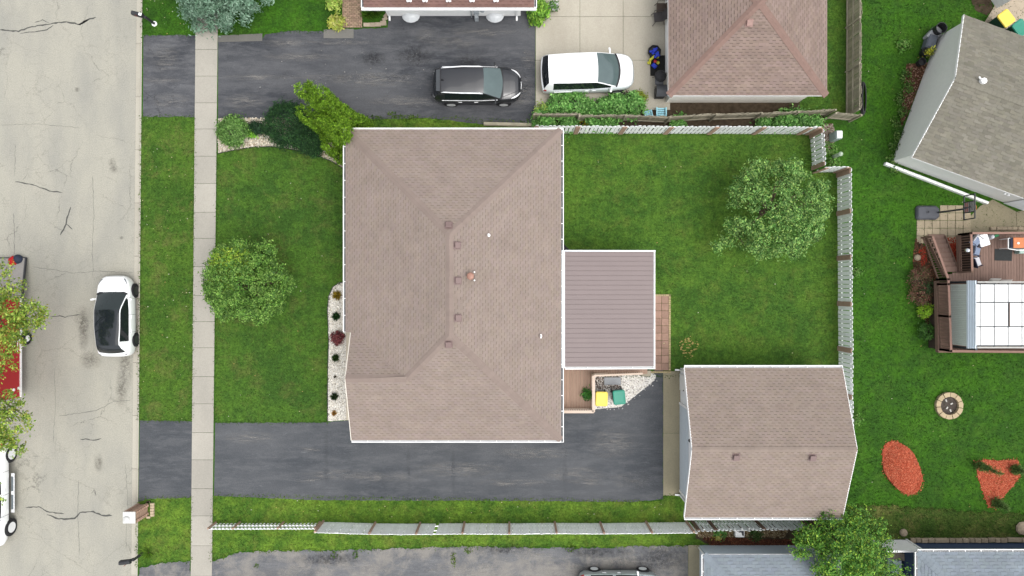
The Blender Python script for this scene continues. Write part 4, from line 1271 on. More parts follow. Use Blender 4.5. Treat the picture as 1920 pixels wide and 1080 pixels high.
m = MB(); m.beam(P(1659, 307, .12), P(1851, 381, .12), .14, .24); tag(m.build("white_edging_board", plain("white_board", (.78, .79, .77), .5, .3, var=.12, scale=2, dirt=alb(150, 170, 120))), "long white edging board on the grass along the grey house wall", "edging")

# white building corner at the top right
tb = thing("white_shed", "corner of a white building at the top right edge", "shed", (27, 17, 0))
a = P(1841, 0); b = P(1869, 16)
dx = (P(1900, -6) - b).normalized(); dy = Vector((-dx.y, dx.x, 0))
m = MB(); m.prism([(b.x, b.y), ((b + dx * 5).x, (b + dx * 5).y), ((b + dx * 5 + dy * 4).x, (b + dx * 5 + dy * 4).y), ((b + dy * 4).x, (b + dy * 4).y)], -.05, 2.3); m.build("wall", NWALL, tb)
m = MB(); c4 = [b - dx * .2 - dy * .2 + dy * .6, b + dx * 5.2 + dy * .4, b + dx * 5.2 + dy * 4.2, b - dx * .2 + dy * 4.2]
m.prism([(p.x, p.y) for p in c4], 2.3, 2.42); m.build("roof", plain("shed_roof", alb(150, 144, 132), .9, .15, var=.12, bump=.2), tb)

# ---- blue grey garage at the bottom
bgx = thing("blue_grey_garage", "garage with blue grey hip roof at the bottom edge beside the silver car", "garage", (13.4, -17.5, 0))
SHB = plain("shingle_blue_grey", alb(152, 162, 170), .95, .12, var=.1, scale=1.0, tint=True, bump=.25)
def hipbox(par, x0, x1, y0, y1, z, rise, wall, seed, ovh=.42, sm=None, north_gutter=True):
    w = (y0 - y1) / 2
    r0, r1 = Vector((x0 + w, (y0 + y1) / 2, z + rise)), Vector((x1 - w, (y0 + y1) / 2, z + rise))
    c = [Vector((x0, y0, z)), Vector((x1, y0, z)), Vector((x1, y1, z)), Vector((x0, y1, z))]
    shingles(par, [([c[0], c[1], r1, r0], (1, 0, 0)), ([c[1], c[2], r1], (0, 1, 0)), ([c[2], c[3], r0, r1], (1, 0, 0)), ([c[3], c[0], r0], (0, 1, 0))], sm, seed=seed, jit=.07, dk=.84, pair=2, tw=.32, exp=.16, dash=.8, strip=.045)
    s = rise / w
    N = [Vector((0, s, 1)), Vector((s, 0, 1)), Vector((0, -s, 1)), Vector((-s, 0, 1))]
    caps(par, [(c[0], r0, N[0], N[3]), (c[3], r0, N[2], N[3]), (c[1], r1, N[0], N[1]), (c[2], r1, N[2], N[1]), (r0, r1, N[0], N[2])], sm, w=.18)
    walls(par, [(x0 + ovh, y0 - ovh), (x1 - ovh, y0 - ovh), (x1 - ovh, y1 + ovh), (x0 + ovh, y1 + ovh)], z, wall)
    gutter(par, c[3], c[0], (-1, 0, 0), .8, w=.13)
    if north_gutter: gutter(par, c[0], c[1], (0, 1, 0), .8, w=.13)
    else:
        m = MB(); m.beam(c[0] - Vector((0, 0, .05)), c[1] - Vector((0, 0, .05)), .03, .1); m.build("fascia", WHITE, par)
BW = plain("pale_blue_siding", (.50, .57, .63), .55, .3, var=.05)
hipbox(bgx, 9.9, 16.95, -13.74, -20.8, 2.5, 1.5, BW, 16, .44, SHB, False)
q0, q1 = P(1312, 1022), P(1313, 1100)
m = MB(); m.tube([(9.95, -14.2, 2.4), (10.28, -14.28, 2.1), (10.28, -14.28, .1)], .045, 6); m.build("downspout", WHITE, bgx)
nv = thing("navy_house", "navy walled house with blue grey roof in the bottom right corner", "house", (26, -17.5, 0))
NAVY = plain("navy_siding", alb(70, 88, 120), .6, .3, var=.06)
hipbox(nv, 20.9, 34, -13.6, -22, 2.5, 1.8, NAVY, 17, .45, SHB, True)

# ------------------------------------------------------------------ fences
PICK = plain("picket_white", (.88, .89, .89), .55, .3, var=.07, scale=5, orand=.06, dirt=(.66, .68, .66))
PICKG = plain("picket_grey", (.62, .64, .64), .7, .25, var=.1, scale=5, orand=.1, dirt=(.42, .41, .38))
BROWN = plain("brown_wood", alb(178, 150, 132, 1.35), .85, .2, var=.14, scale=4, orand=.08)
WEATH = plain("weathered_wood", alb(186, 178, 156), .95, .12, var=.22, scale=3, orand=.2, stretch=(1, 1, 6), dirt=alb(156, 154, 116), bump=.3)
WEATH2 = plain("weathered_rail", alb(188, 180, 160), .95, .12, var=.2, scale=3, orand=.12)
_pk = {}
def picket_mesh(w, h, mat, dog=True):
    key = (round(w, 3), round(h, 3), mat.name)
    if key in _pk: return _pk[key]
    m = MB(); t = .02; c = w * .28 if dog else .002
    prof = [(-w / 2, 0), (w / 2, 0), (w / 2, h - c), (w / 2 - c, h), (-w / 2 + c, h), (-w / 2, h - c)]
    f = [(x, -t / 2, z) for x, z in prof]; bk = [(x, t / 2, z) for x, z in prof]
    m.face(f); m.face(bk[::-1])
    for i in range(6):
        j = (i + 1) % 6; m.face([f[j], f[i], bk[i], bk[j]])
    _pk[key] = m.mesh("picket", mat)
    return _pk[key]

def fence(name, label, segs, h, pw, gap, mat, group=None, post_mat=None, post_w=.12, post_d=.1, post_h=None, post_px=None, post_side=1, bay=2.44, rails=(.35, 1.3), rail_mat=None, seed=1, dog=True, tilt=.012, skip=.0, hvar=.02, lean=0.0, rail_side=1, cat="fence", picket_name="picket"):
    """segs = list of (A, B) world ground points; every picket, post and rail is its own piece"""
    A0 = segs[0][0]
    fo = thing(name, label, cat, (A0.x, A0.y, 0), 0, group)
    r = random.Random(seed)
    pm = picket_mesh(pw, h, mat, dog)
    pom = MB(); ph = post_h or h + .04
    pom.box((0, 0, ph / 2), (post_w, post_d, ph), bevel=.012)
    pomesh = pom.mesh("post", post_mat or mat)
    for si, (a, b) in enumerate(segs):
        d = b - a; L = d.length; d = d / L; rz = math.atan2(d.y, d.x); nrm = Vector((-d.y, d.x, 0))
        n = max(1, int(round(L / (pw + gap)))); st = L / n
        for i in range(n):
            if r.random() < skip: continue
            c = a + d * (st * (i + .5))
            put(picket_name, pm, fo, (c.x, c.y, .03 + r.uniform(-hvar, hvar)), (lean + r.uniform(-tilt, tilt), r.uniform(-tilt, tilt), rz + r.uniform(-.01, .01)), (r.uniform(.96, 1.02), 1, r.uniform(.985, 1.015)))
        k = max(1, int(round(L / bay)))
        ts = [L * i / k for i in range(k + 1)] if post_px is None or post_px[si] is None else post_px[si]
        for t in ts:
            c = a + d * t + nrm * post_side * (post_d / 2 + .012)
            put("post", pomesh, fo, (c.x, c.y, -.02), (0, 0, rz))
        for z in rails:
            for j in range(len(ts) - 1):
                m = MB(); p = a + d * ts[j] + nrm * rail_side * .035; q = a + d * ts[j + 1] + nrm * rail_side * .035
                m.beam((p.x, p.y, z), (q.x, q.y, z), .045, .085); m.build("rail", rail_mat or mat, fo)
    return fo

FG = "white picket fences round the yard"
def xs_to_t(a, b, pxs, vert=False):
    L = (b - a).length
    return [((P(0, v).y - a.y) / (b.y - a.y) * L) if vert else ((P(v, 0).x - a.x) / (b.x - a.x) * L) for v in pxs]
a, b = P(1002, 249.5), P(1516, 251.5)
fence("picket_fence", "white picket fence with brown posts along the north edge of the back lawn", [(a, b)], 1.72, .172, .055, PICK, FG, BROWN, .25, .05, 1.68, [xs_to_t(a, b, [1004, 1079, 1163, 1247, 1329, 1413, 1496, 1513])], -1, seed=2, rail_side=1)
a1, b1 = P(1519, 253), P(1523, 320)
a2, b2 = P(1525, 323), P(1567, 322.5)
fence("picket_fence", "short white picket fence stepping round the corner by the utility box", [(a1, b1), (a2, b2)], 1.66, .19, .05, PICK, FG, BROWN, .22, .05, 1.62, [[.1, (b1 - a1).length - .12], [.05, (b2 - a2).length - .06]], -1, seed=3, rail_side=1)
a, b = P(1569.5, 324), P(1573, 806)
fence("picket_fence", "long white picket fence with brown posts along the east edge of the back lawn", [(a, b)], 1.6, .20, .036, PICK, FG, BROWN, .26, .05, 1.57, [xs_to_t(a, b, [329, 401, 484.5, 569, 653, 737, 800], True)], -1, seed=4, rail_side=1)
sp_ = [P(604, 978.5), P(704, 981.5), P(788, 982), P(871, 981), P(955, 981.5), P(1040, 980.5), P(1125, 981), P(1211, 980), P(1293, 979)]
fence("picket_fence", "white board fence with brown posts along the south side lawn", list(zip(sp_[:-1], sp_[1:])), 1.66, .168, .012, PICK, FG, BROWN, .10, .10, 1.74, [[.08, (sp_[i + 1] - sp_[i]).length] if i == 0 else [0.0, (sp_[i + 1] - sp_[i]).length - (.2 if i == 7 else 0)] for i in range(8)], 1, seed=5, rails=(.3, 1.0, 1.5), rail_side=-1, skip=.012, tilt=.006)
a, b = P(404, 981), P(603, 980.5)
fence("low_picket_fence", "low open white picket fence with gaps beside the pavement", [(a, b)], .98, .08, .12, PICK, FG, BROWN, .09, .09, 1.05, [xs_to_t(a, b, [405, 450, 532, 600])], 1, seed=6, rails=(.3, .78), rail_side=-1, tilt=.008)
a, b = P(1294, 977.5), P(1500, 974)
fence("picket_fence", "greyed picket fence with gaps between the garage and the blue grey garage", [(a, b)], 1.55, .15, .05, PICKG, FG, plain("brown_wood_old", alb(128, 104, 92), .9, .2, var=.15), .2, .05, 1.5, [xs_to_t(a, b, [1297, 1328, 1415, 1498])], 1, seed=7, rails=(.35, 1.2), rail_side=-1, tilt=.02)
WG = "weathered wooden fences of the neighbour"
fence("weathered_fence", "old grey wooden fence sagging along the concrete pad", [(P(1000, 224), P(1082, 224)), (P(1082, 227), P(1166, 226)), (P(1166, 226), P(1246, 230)), (P(1246, 229), P(1330, 224)), (P(1330, 225), P(1412, 222)), (P(1412, 223), P(1545, 216)), (P(1546, 222), P(1592, 226))], 1.38, .14, .006, WEATH, WG, WEATH, .09, .09, 1.42, None, -1, seed=8, rails=(.3, 1.2), rail_mat=WEATH2, dog=False, tilt=.02, lean=.02, rail_side=-1, hvar=.04, picket_name="plank")
fence("weathered_fence", "mossy wooden fence between the square garage and the grey house", [(P(1588, -30), P(1587, 218))], 1.58, .14, .012, WEATH, WG, WEATH2, .09, .09, 1.6, None, -1, bay=2.3, seed=9, rails=(.1, .75, 1.5), rail_mat=WEATH2, dog=False, tilt=.015, rail_side=-1, hvar=.02, picket_name="plank")
m = MB(); m.beam(P(907, 232, .1), P(1003, 234.5, .1), .16, .2); m.beam(P(907, 235, .06), P(1003, 237.5, .06), .05, .12); tag(m.build("landscape_timber", WEATH), "grey landscape timber lying beside the black car's driveway", "timber")
# white panel fence by the navy house
wf = thing("white_panel_fence", "white solid panel fence between the green tree and navy house", "fence", (20, -13.9, 0))
a, b = P(1636, 1012), P(1697, 1012)
L = b.x - a.x
for i in range(8):
    m = MB(); m.box((a.x + L * (i + .5) / 8, a.y, .85), (L / 8 - .004, .03, 1.62)); m.build("board", WHITE, wf)
m = MB(); m.beam((a.x - .05, a.y, 1.66), (b.x + .03, a.y, 1.66), .10, .08); m.build("top_rail", WHITE, wf)
for x in (a.x - .06, b.x + .06):
    m = MB(); m.box((x, a.y, .86), (.1, .1, 1.76), bevel=.01); m.build("post", WHITE, wf)
# patio floor + things behind the panel fence
m = MB(); m.prism(wpoly([(1640, 1014), (1712, 1014), (1712, 1110), (1640, 1110)]), 0, .02); m.build("dark_paving", plain("dark_paving", (.04, .042, .05), .9, .2, var=.3))["kind"] = "structure"
bt = thing("garden_bench", "pale wooden bench behind the white panel fence", "bench", (20.6, -14.7, 0), local=False)
pb = [P(1668, 1035, .5), P(1708, 1043, .5)]
for i in range(3):
    m = MB(); m.beam(pb[0] + Vector((0, -.13 * i, 0)), pb[1] + Vector((0, -.13 * i, 0)), .12, .04); m.build("slat", plain("bench_wood", alb(186, 172, 154), .8, .2, var=.1), bt)
for p in pb:
    m = MB(); m.box((p.x, p.y - .13, .24), (.08, .35, .48)); m.build("leg", MATS["bench_wood"], bt)
m = MB(); q = P(1690, 1064); m.box((q.x, q.y, 1.1), (.1, .1, 2.2), bevel=.01); m.box((q.x, q.y, 2.22), (.16, .16, .05)); tag(m.build("white_post", WHITE), "white upright post in the gap left of the navy house", "post")
ac = thing("cellar_hatch", "blue grey ribbed hatch beside the white post", "hatch", (*P(1682, 1066)[:2], 0))
for i in range(6):
    q = P(1674.5 + 2.6 * i, 1062, .5); m = MB(); m.box((q.x, q.y, .3), (.07, .7, .6), bevel=.01); m.build("rib", BW, ac)
# stone edging bottom right
ed = thing("stone_edging", "row of tan stone blocks along the navy house bed", "edging", (23, -13.8, 0))
STN = plain("edging_stone", alb(188, 172, 148), .95, .15, var=.16, orand=.16, bump=.4)
x = 1705; r = random.Random(5)
while x < 1930:
    w = r.choice((12, 13, 15, 27, 10)); q = P(x + w / 2, 1012.5 - (x - 1705) * .006 + r.uniform(-.6, .6))
    m = MB(); m.box((q.x, q.y, .07), ((w - .8) / 34, .24, .18), r.uniform(-.05, .05), bevel=.025); m.build("block", STN, ed); x += w
for px, py, s, lab in ((1693, 998, .22, "round tan stone on the grass near the white panel fence"), (1916, 990, .38, "large pale flat stone at the right edge")):
    q = P(px, py); m = MB(); m.lathe([(s * .9, 0), (s, .05), (s * .85, .14), (s * .4, .2), (.01, .21)], 9, (q.x, q.y, 0)); tag(m.build("stone", STN), lab, "stone")

# ------------------------------------------------------------------ fire ring
fr = thing("fire_ring", "round fire pit ring of tan blocks on the vivid lawn", "fire pit", (*P(1777, 760)[:2], 0))
c = P(1777, 760)
for i in range(11):
    a = 2 * math.pi * i / 11 + .1; m = MB(); pts = []
    a0, a1 = a - .258, a + .258
    for t, rad in ((a0, .5), (a, .5), (a1, .5), (a1, .735), (a, .745), (a0, .735)): pts.append((c.x + rad * math.cos(t), c.y + rad * math.sin(t)))
    m.prism(pts, 0, .2 + random.uniform(-.015, .015)); m.build("block", plain("ring_block", alb(206, 186, 152), .95, .15, var=.1, orand=.08, bump=.3), fr)
m = MB(); m.prism([(c.x + .51 * math.cos(t), c.y + .51 * math.sin(t)) for t in [i * .35 for i in range(18)]], 0, .03); m.build("ash_bed", plain("ash", alb(92, 84, 78), .95, .1, var=.4, scale=6), fr)
m = MB()
for t, rr_ in ((.5, .2), (2, .3), (4.2, .15), (5.1, .3)):
    m.box((c.x + rr_ * math.cos(t), c.y + rr_ * math.sin(t), .05), (.14, .07, .05), t)
m.build("ember_wood", plain("pale_debris", alb(206, 204, 196), .9, .1, var=.3), fr)

# ------------------------------------------------------------------ main deck with cream railing
dk = thing("deck", "small tan deck with cream railing behind the house", "deck", (3.6, -5.6, 0))
DB = plain("deck_tan", alb(190, 160, 140), .8, .2, var=.1, scale=3, orand=.06, stretch=(4, 1, 1))
CREAM = plain("cream_rail", alb(240, 218, 198), .6, .3, var=.04)
DZ = .45
dx0, dx1 = P(1052, 0, DZ).x, P(1110, 0, DZ).x; dy0, dy1 = P(0, 690, DZ).y + .25, P(0, 768, DZ).y
pitch = .152; x = dx0 + .076; i = 0
xr_ = P(1213, 0, DZ).x; ynar = P(0, 701.5, DZ).y
while x < xr_:
    yb = dy1 if x < dx1 else ynar
    m = MB(); m.box((x, (dy0 + yb) / 2, DZ - .015), (pitch - .012, dy0 - yb, .03)); m.build("deck_board", DB, dk); x += pitch
m = MB(); m.box(((dx0 + dx1) / 2, (dy0 + dy1) / 2, DZ / 2 - .02), (dx1 - dx0 - .02, dy0 - dy1 - .02, DZ - .06)); m.build("skirt", CREAM, dk)
m = MB(); m.box(((dx1 + xr_) / 2, (dy0 + ynar) / 2, DZ / 2 - .02), (xr_ - dx1 - .02, dy0 - ynar - .02, DZ - .06)); m.build("skirt", CREAM, dk)
RZ = DZ + .92
rail_pts = [P(1047, 772, RZ), P(1113, 772, RZ), P(1113, 704.5, RZ), P(1205, 700.5, RZ - .35)]
bl = MB(); bl.box((0, 0, .42), (.035, .035, .84)); blm = bl.mesh("baluster", CREAM)
for j in range(3):
    a, b = rail_pts[j], rail_pts[j + 1]
    m = MB(); m.beam(a, b, .15 if j < 2 else .1, .05); m.build("handrail", CREAM, dk)
    m = MB(); m.beam(a - Vector((0, 0, .84)), b - Vector((0, 0, .84)), .05, .07); m.build("bottom_rail", CREAM, dk)
    L = (b - a).length; k = int(L / .12)
    for i in range(1, k):
        q = a.lerp(b, i / k); put("baluster", blm, dk, (q.x, q.y, q.z - .86))
for q in rail_pts[:3]:
    m = MB(); m.box((q.x, q.y, RZ / 2 - .01), (.1, .1, RZ - .06)); m.build("post", CREAM, dk)
sl_ = MB(); q = P(1148, 714); sl_.box((q.x, q.y, .06), (.93, .42, .09), bevel=.02); tag(sl_.build("stone_slab", concrete_mat("slab_grey", alb(186, 190, 194), alb(172, 176, 180), .3, 0)), "grey rectangular slab on the dark gravel by the deck", "slab")
q = P(1214, 700); m = MB(); m.box((q.x - .1, q.y + .02, .12), (.5, .3, .2), bevel=.02); tag(m.build("deck_step", WEATH2), "small grey wooden step at the end of the tan deck", "step")

# ------------------------------------------------------------------ wheeled bins
BODYG = plain("bin_body_green", (.012, .045, .035), .5, .4, var=.1)
BODYK = plain("bin_body_dark", (.02, .028, .03), .5, .4, var=.1)
LIDY = plain("bin_lid_yellow", alb(250, 222, 90, 1.25), .45, .4, var=.03)
LIDT = plain("bin_lid_teal", alb(48, 156, 130, 1.05), .45, .4, var=.05)
def bin_cart(label, px, py, rz, lid, body, s=1.0, h=1.05):
    q = P(px, py, h)
    t = thing("wheeled_bin", label, "bin", (q.x, q.y, 0), rz, "wheeled bins", local=True)
    m = MB(); rows = []
    for z, w, d in ((.06, .48, .52), (.5, .53, .60), (h - .12, .60, .70), (h - .05, .62, .72)):
        w *= s; d *= s
        rows.append([(-w / 2, -d / 2, z), (w / 2, -d / 2, z), (w / 2, d / 2, z), (-w / 2, d / 2, z)])
    m.grid(rows, close=True); m.face(rows[0][::-1]); m.face(rows[-1]); m.build("body", body, t)
    m = MB(); lo, w, d = [], .66 * s, .78 * s
    def rrect(w, d, c): return [(-w / 2 + c, -d / 2), (w / 2 - c, -d / 2), (w / 2, -d / 2 + c), (w / 2, d / 2 - c), (w / 2 - c, d / 2), (-w / 2 + c, d / 2), (-w / 2, d / 2 - c), (-w / 2, -d / 2 + c)]
    m.grid([[(x, y, z) for x, y in rrect(w * k, d * k, .07 * k)] for z, k in ((h - .05, 1), (h - .01, 1.01), (h + .03, .96), (h + .045, .82), (h + .035, .6))], close=True)
    m.face([(x, y, h + .035) for x, y in rrect(w * .6, d * .6, .04)]); m.build("lid", lid, t)
    m = MB(); m.tube([(-.2 * s, d / 2 - .02, h - .02), (-.2 * s, d / 2 + .06, h + .02), (.2 * s, d / 2 + .06, h + .02), (.2 * s, d / 2 - .02, h - .02)], .018, 6); m.build("handle", body, t)
    for sx in (-1, 1):
        m = MB(); m.lathe([(.03, -.03), (.12, -.03), (.13, 0), (.12, .03), (.03, .03)], 14, mtx=Matrix.Translation((sx * .28 * s, .26 * s, .13)) @ Matrix.Rotation(math.pi / 2, 4, 'Y')); m.build("wheel", BLACKP, t)
    m = MB(); m.beam((-.1 * s, d / 2 - .05, h + .01), (.1 * s, d / 2 - .05, h + .01), .06, .05); m.build("hinge", lid, t)
bin_cart("yellow lidded wheeled bin against the cream deck railing", 1128, 748, -.03, LIDY, BODYK)
bin_cart("teal lidded wheeled bin on white gravel by the driveway", 1161, 745, .09, LIDT, BODYK)
bin_cart("yellow lidded dark green bin behind the grey house corner", 1887, 34, .65 + math.pi, LIDY, BODYG, 1.05, 1.1)
bin_cart("teal lidded dark green bin at the right edge behind the grey house", 1914, 52, .65 + math.pi, LIDT, BODYG, 1.05, 1.1)

# ------------------------------------------------------------------ right hand deck, stairs, gazebo
rd = thing("deck", "brown wooden deck with stairs and railing at the right edge", "deck", (25, 1, 0))
RB = plain("deck_brown", alb(150, 124, 112), .85, .2, var=.14, scale=3, orand=.08, stretch=(4, 1, 1))
RBD = plain("rail_brown", alb(138, 112, 98), .85, .2, var=.14, orand=.06)
RBC = plain("cap_brown", alb(168, 134, 120), .8, .2, var=.08, orand=.04)
Z = 1.0
def D_(px, py, z=Z): return P(px, py, z)
x = D_(1778, 0).x; xe = D_(1945, 0).x; pitch = .15
while x < xe:
    px = 960 + x * F / (H - Z)
    if px < 1786: ya, yb = D_(0, 514).y, D_(0, 530).y
    elif px < 1821: ya, yb = D_(0, 511).y, D_(0, 530).y
    else: ya, yb = D_(0, 437).y, D_(0, 530).y
    m = MB(); m.box((x, (ya + yb) / 2, Z - .02), (pitch - .014, ya - yb, .035)); m.build("deck_board", RB, rd)
    yc = D_(0, 656).y
    x += pitch
ya, yb = D_(0, 530.6).y, D_(0, 657).y
m = MB(); m.box(((D_(1758, 0).x + xe) / 2, (ya + yb) / 2, Z - .03), (xe - D_(1758, 0).x, ya - yb, .05)); m.build("deck_floor", RBD, rd)
m = MB(); m.prism([tuple(D_(px, py)[:2]) for px, py in ((1822, 438), (1945, 438), (1945, 655), (1762, 655), (1762, 531), (1822, 531))], .0, Z - .08); m.build("skirt", plain("deck_skirt", (.05, .035, .028), .9, .2, var=.2), rd)
# stairs
tops = [(1741, 443, 1772, 443), (1746, 452, 1776, 452), (1750, 460, 1780, 460), (1754.5, 469, 1784, 469), (1759, 477, 1787.5, 477), (1763.5, 486, 1791, 486), (1768, 494.5, 1793, 494.5), (1772.5, 503, 1795, 503)]
for i, (xa, y, xb, _) in enumerate(tops):
    z = .12 + .11 * i
    a, b = P(xa, y, z), P(xb, y, z)
    m = MB(); m.beam((a.x, a.y - .05, z - .02), (b.x, b.y - .05, z - .02), .29, .04); m.build("tread", RB, rd)
    m = MB(); m.beam((a.x + .02, a.y + .1, z / 2 - .02), (b.x - .02, b.y + .1, z / 2 - .02), .03, z - .03); m.build("riser", RBD, rd)
bal = MB(); bal.box((0, 0, .43), (.04, .04, .86)); balm = bal.mesh("baluster", RBD)
def railing(a, b, ha, hb, n, capm=RBC, posts=True, capw=.11, low=.1):
    """a, b floor points; ha, hb rail height above them"""
    a, b = Vector(a), Vector(b); ua, ub = Vector((0, 0, ha)), Vector((0, 0, hb))
    m = MB(); m.beam(a + ua, b + ub, capw, .05); m.build("handrail", capm, rd)
    m = MB(); m.beam(a + Vector((0, 0, low)), b + Vector((0, 0, low)), .045, .08); m.build("bottom_rail", RBD, rd)
    for i in range(1, n):
        q = a.lerp(b, i / n); put("baluster", balm, rd, (q.x, q.y, q.z + low), (0, 0, 0), (1, 1, (ha - low) / .86))
    if posts:
        for q, hh in ((a, ha), (b, hb)):
            m = MB(); m.box((q.x, q.y, q.z + hh / 2), (.1, .1, hh + .06)); m.build("post", RBD, rd)
railing(P(1729, 446, .1), P(1757, 524, Z), .95, .95, 18)            # outer stair rail
railing(P(1757, 524, Z), P(1757.5, 533, Z), .95, .95, 3)
railing(P(1757.5, 533, Z), P(1760, 592, Z), .95, .95, 9)
railing(P(1760, 592, Z), P(1762, 655, Z), .95, .95, 9)
railing(P(1762, 655, Z), P(1945, 657, Z), .95, .95, 30)
railing(P(1798, 440, Z), P(1800, 510, Z), .98, .98, 15)             # deck west rail
railing(P(1798, 440, Z), P(1945, 439, Z), .98, .98, 26)
m = MB(); m.beam(P(1797, 441, Z - .05), P(1798.5, 511, Z - .05), .12, .22); m.beam(P(1755, 527, Z - .1), P(1758, 658, Z - .1), .1, .25); m.beam(P(1757, 659, Z - .1), P(1945, 660, Z - .1), .1, .25); m.beam(P(1735, 443, .1), P(1770, 517, Z - .1), .05, .25); m.beam(P(1771, 443, .1), P(1795, 505, Z - .15), .05, .22)
m.build("fascia_board", RBD, rd)
for y in (530, 590):
    m = MB(); m.beam(P(1722, y + 2, .12), P(1757, y + 1, .12), .14, .2); tag(m.build("landscape_timber", RBD), ["brown timber across the mulch at the foot of the stair rail", "brown timber across the mulch beside the ribbed screen"][y == 590], "timber")

gz = thing("gazebo", "gazebo with white panel roof and grey green slatted screen on the brown deck", "gazebo", (26, -1.4, Z))
WP = plain("gazebo_white", (.74, .75, .74), .35, .4, var=.03, scale=1, orand=.02)
PBL = plain("gazebo_blue_grey", (.56, .63, .70), .45, .4, var=.08, scale=2, dirt=(.44, .48, .54))
SCR = plain("screen_grey_green", (.50, .55, .50), .6, .3, var=.05, orand=.04)
DKF = plain("dark_frame", (.02, .025, .03), .5, .4)
zr_ = 3.15
cols_ = [1828.5, 1837.5, 1864, 1890, 1916, 1943, 1969]; rws = [532.5, 567, 612.5, 648]
for i in range(6):
    for j in range(3):
        a, b = P(cols_[i], rws[j], zr_), P(cols_[i + 1], rws[j + 1], zr_)
        xa, xb, yb_, ya_ = a.x + .022, b.x - .022, b.y + .028, a.y - .028
        if j == 1 and i == 3: xa += .075
        m = MB(); m.box(((xa + xb) / 2, (ya_ + yb_) / 2, zr_), (xb - xa, ya_ - yb_, .03), bevel=.008); m.build("roof_panel", WP, gz)
m = MB()
a, b = P(1828, 531, 3.1), P(1970, 650, 3.1)
for j in rws: q = P(1828, j, 3.08); m.beam((a.x, q.y, 3.08), (b.x, q.y, 3.08), .05, .07)
for i in cols_[:-1]: q = P(i, 540, 3.075); m.beam((q.x, a.y, 3.075), (q.x, b.y, 3.075), .05, .06)
m.build("roof_frame", plain("frame_grey", alb(70, 76, 80), .5, .4), gz)
m = MB()
for k in range(4):
    x_, z_ = 23.36 + .035 * k, 2.62 + .13 * k; y0_, y1_ = P(0, 526, z_).y, P(0, 653, z_).y
    m.box((x_, (y0_ + y1_) / 2, z_ + .065), (.05, y0_ - y1_, .128))
m.build("eave_fascia", PBL, gz)
xs_ = 23.52; y0_, y1_ = P(0, 533, 1.6).y, P(0, 647, 1.6).y
nsl = 34
sm_ = MB(); sm_.box((0, 0, 0), (.03, (y0_ - y1_) / nsl - .006, 1.42), bevel=.006); smm = sm_.mesh("slat", SCR)
for i in range(nsl):
    put("slat", smm, gz, (xs_, y0_ - (y0_ - y1_) * (i + .5) / nsl, Z + .76))
for x_, y_ in ((xs_ + .05, y0_ + .1), (xs_ + .05, y1_ - .1), (30.5, y0_ - .1), (30.5, y1_ + .1)):
    m = MB(); m.box((x_, y_, Z + 1.0), (.12, .12, 2.05)); m.build("post", DKF, gz)
m = MB(); m.beam((xs_ + .02, y0_, Z + 1.52), (xs_ + .02, y1_, Z + 1.52), .1, .08); m.build("screen_rail", DKF, gz)
m = MB(); m.box((xs_ + .12, (y0_ + y1_) / 2, Z + 1.62), (.1, y0_ - y1_, .16)); m.build("header_beam", DKF, gz)

m = MB()
for py in (529, 651.5):
    q = P(0, py, 3.0).y; m.beam((xs_ + .1, q, 2.95), (30.6, q, 2.95), .08, .12)
m.build("side_beam", plain("beam_silver", alb(206, 206, 200), .5, .4), gz)
CUSH = plain("cushion_fabric", alb(212, 206, 198), .9, .1, var=.06)
def cushion(label, px, py, z, w, d, rz, tilt=0.0):
    q = P(px, py, z); m = MB(); rows = []
    for i in range(9):
        row = []
        for j in range(9):
            u, v = i / 4 - 1, j / 4 - 1
            e = (1 - u ** 4) * (1 - v ** 4)
            row.append((u * w / 2 * (1 - .06 * (1 - v * v)), v * d / 2 * (1 - .06 * (1 - u * u)), .09 * e ** .5))
        rows.append(row)
    m.grid(rows); m.grid([[(x, y, -z_) for x, y, z_ in r] for r in rows[::-1]])
    o = m.build("cushion", CUSH, None, smooth=True); o.location = q; o.rotation_euler = (tilt, 0, rz)
    tag(o, label, "cushion", "cushions by the gazebo")
cushion("pale square cushion standing against the gazebo edge", 1862.5, 528, 1.5, .6, .55, .0, .9)
cushion("pale cushion lying flat beside the gazebo beam", 1886, 529, 1.45, .65, .3, .03, .5)

# things on the brown deck
q = D_(1881, 478); m = MB(); m.box((q.x, q.y, Z + .008), (.93, .62, .012), -.03); tag(m.build("door_mat", plain("mat_dark", alb(70, 72, 72), .95, .1, var=.15)), "dark grey mat lying on the brown deck boards", "mat")
CHB = plain("chair_blue_grey", alb(150, 164, 190), .8, .2, var=.08)
CHW = plain("chair_white", alb(230, 230, 236), .7, .2, var=.05)
CHD = plain("chair_dark", alb(46, 50, 72), .8, .2, var=.1)
def seat(label, px, py, rz, c_seat, c_back, w=.5):
    q = D_(px, py, Z + .45)
    t = thing("chair", label, "chair", (q.x, q.y, Z), rz, "chairs on the brown deck", local=True)
    m = MB(); m.box((0, 0, .44), (w, .48, .07), bevel=.03); m.build("seat", c_seat, t)
    m = MB(); m.box(None, (w, .07, .55), mtx=Matrix.Translation((0, .27, .72)) @ Matrix.Rotation(-.3, 4, 'X'), bevel=.03); m.build("backrest", c_back, t)
    for sx in (-1, 1):
        for sy in (-1, 1):
            m = MB(); m.tube([(sx * (w / 2 - .03), sy * .2, 0), (sx * (w / 2 - .05), sy * .18, .42)], .018, 6); m.build("leg", CHD, t)
        m = MB(); m.tube([(sx * w / 2, -.2, .45), (sx * w / 2, -.18, .66), (sx * w / 2, .25, .66)], .016, 6); m.build("armrest", CHD, t)
seat("blue grey chair with white back in the deck corner", 1829, 452, .95, CHB, CHW, .5)
seat("blue grey chair in front of the deck rail, middle of three", 1829, 471, 1.35, CHB, CHB, .45)
seat("white seated chair by the deck rail nearest the gazebo", 1830, 491, 1.9, CHW, CHD, .5)
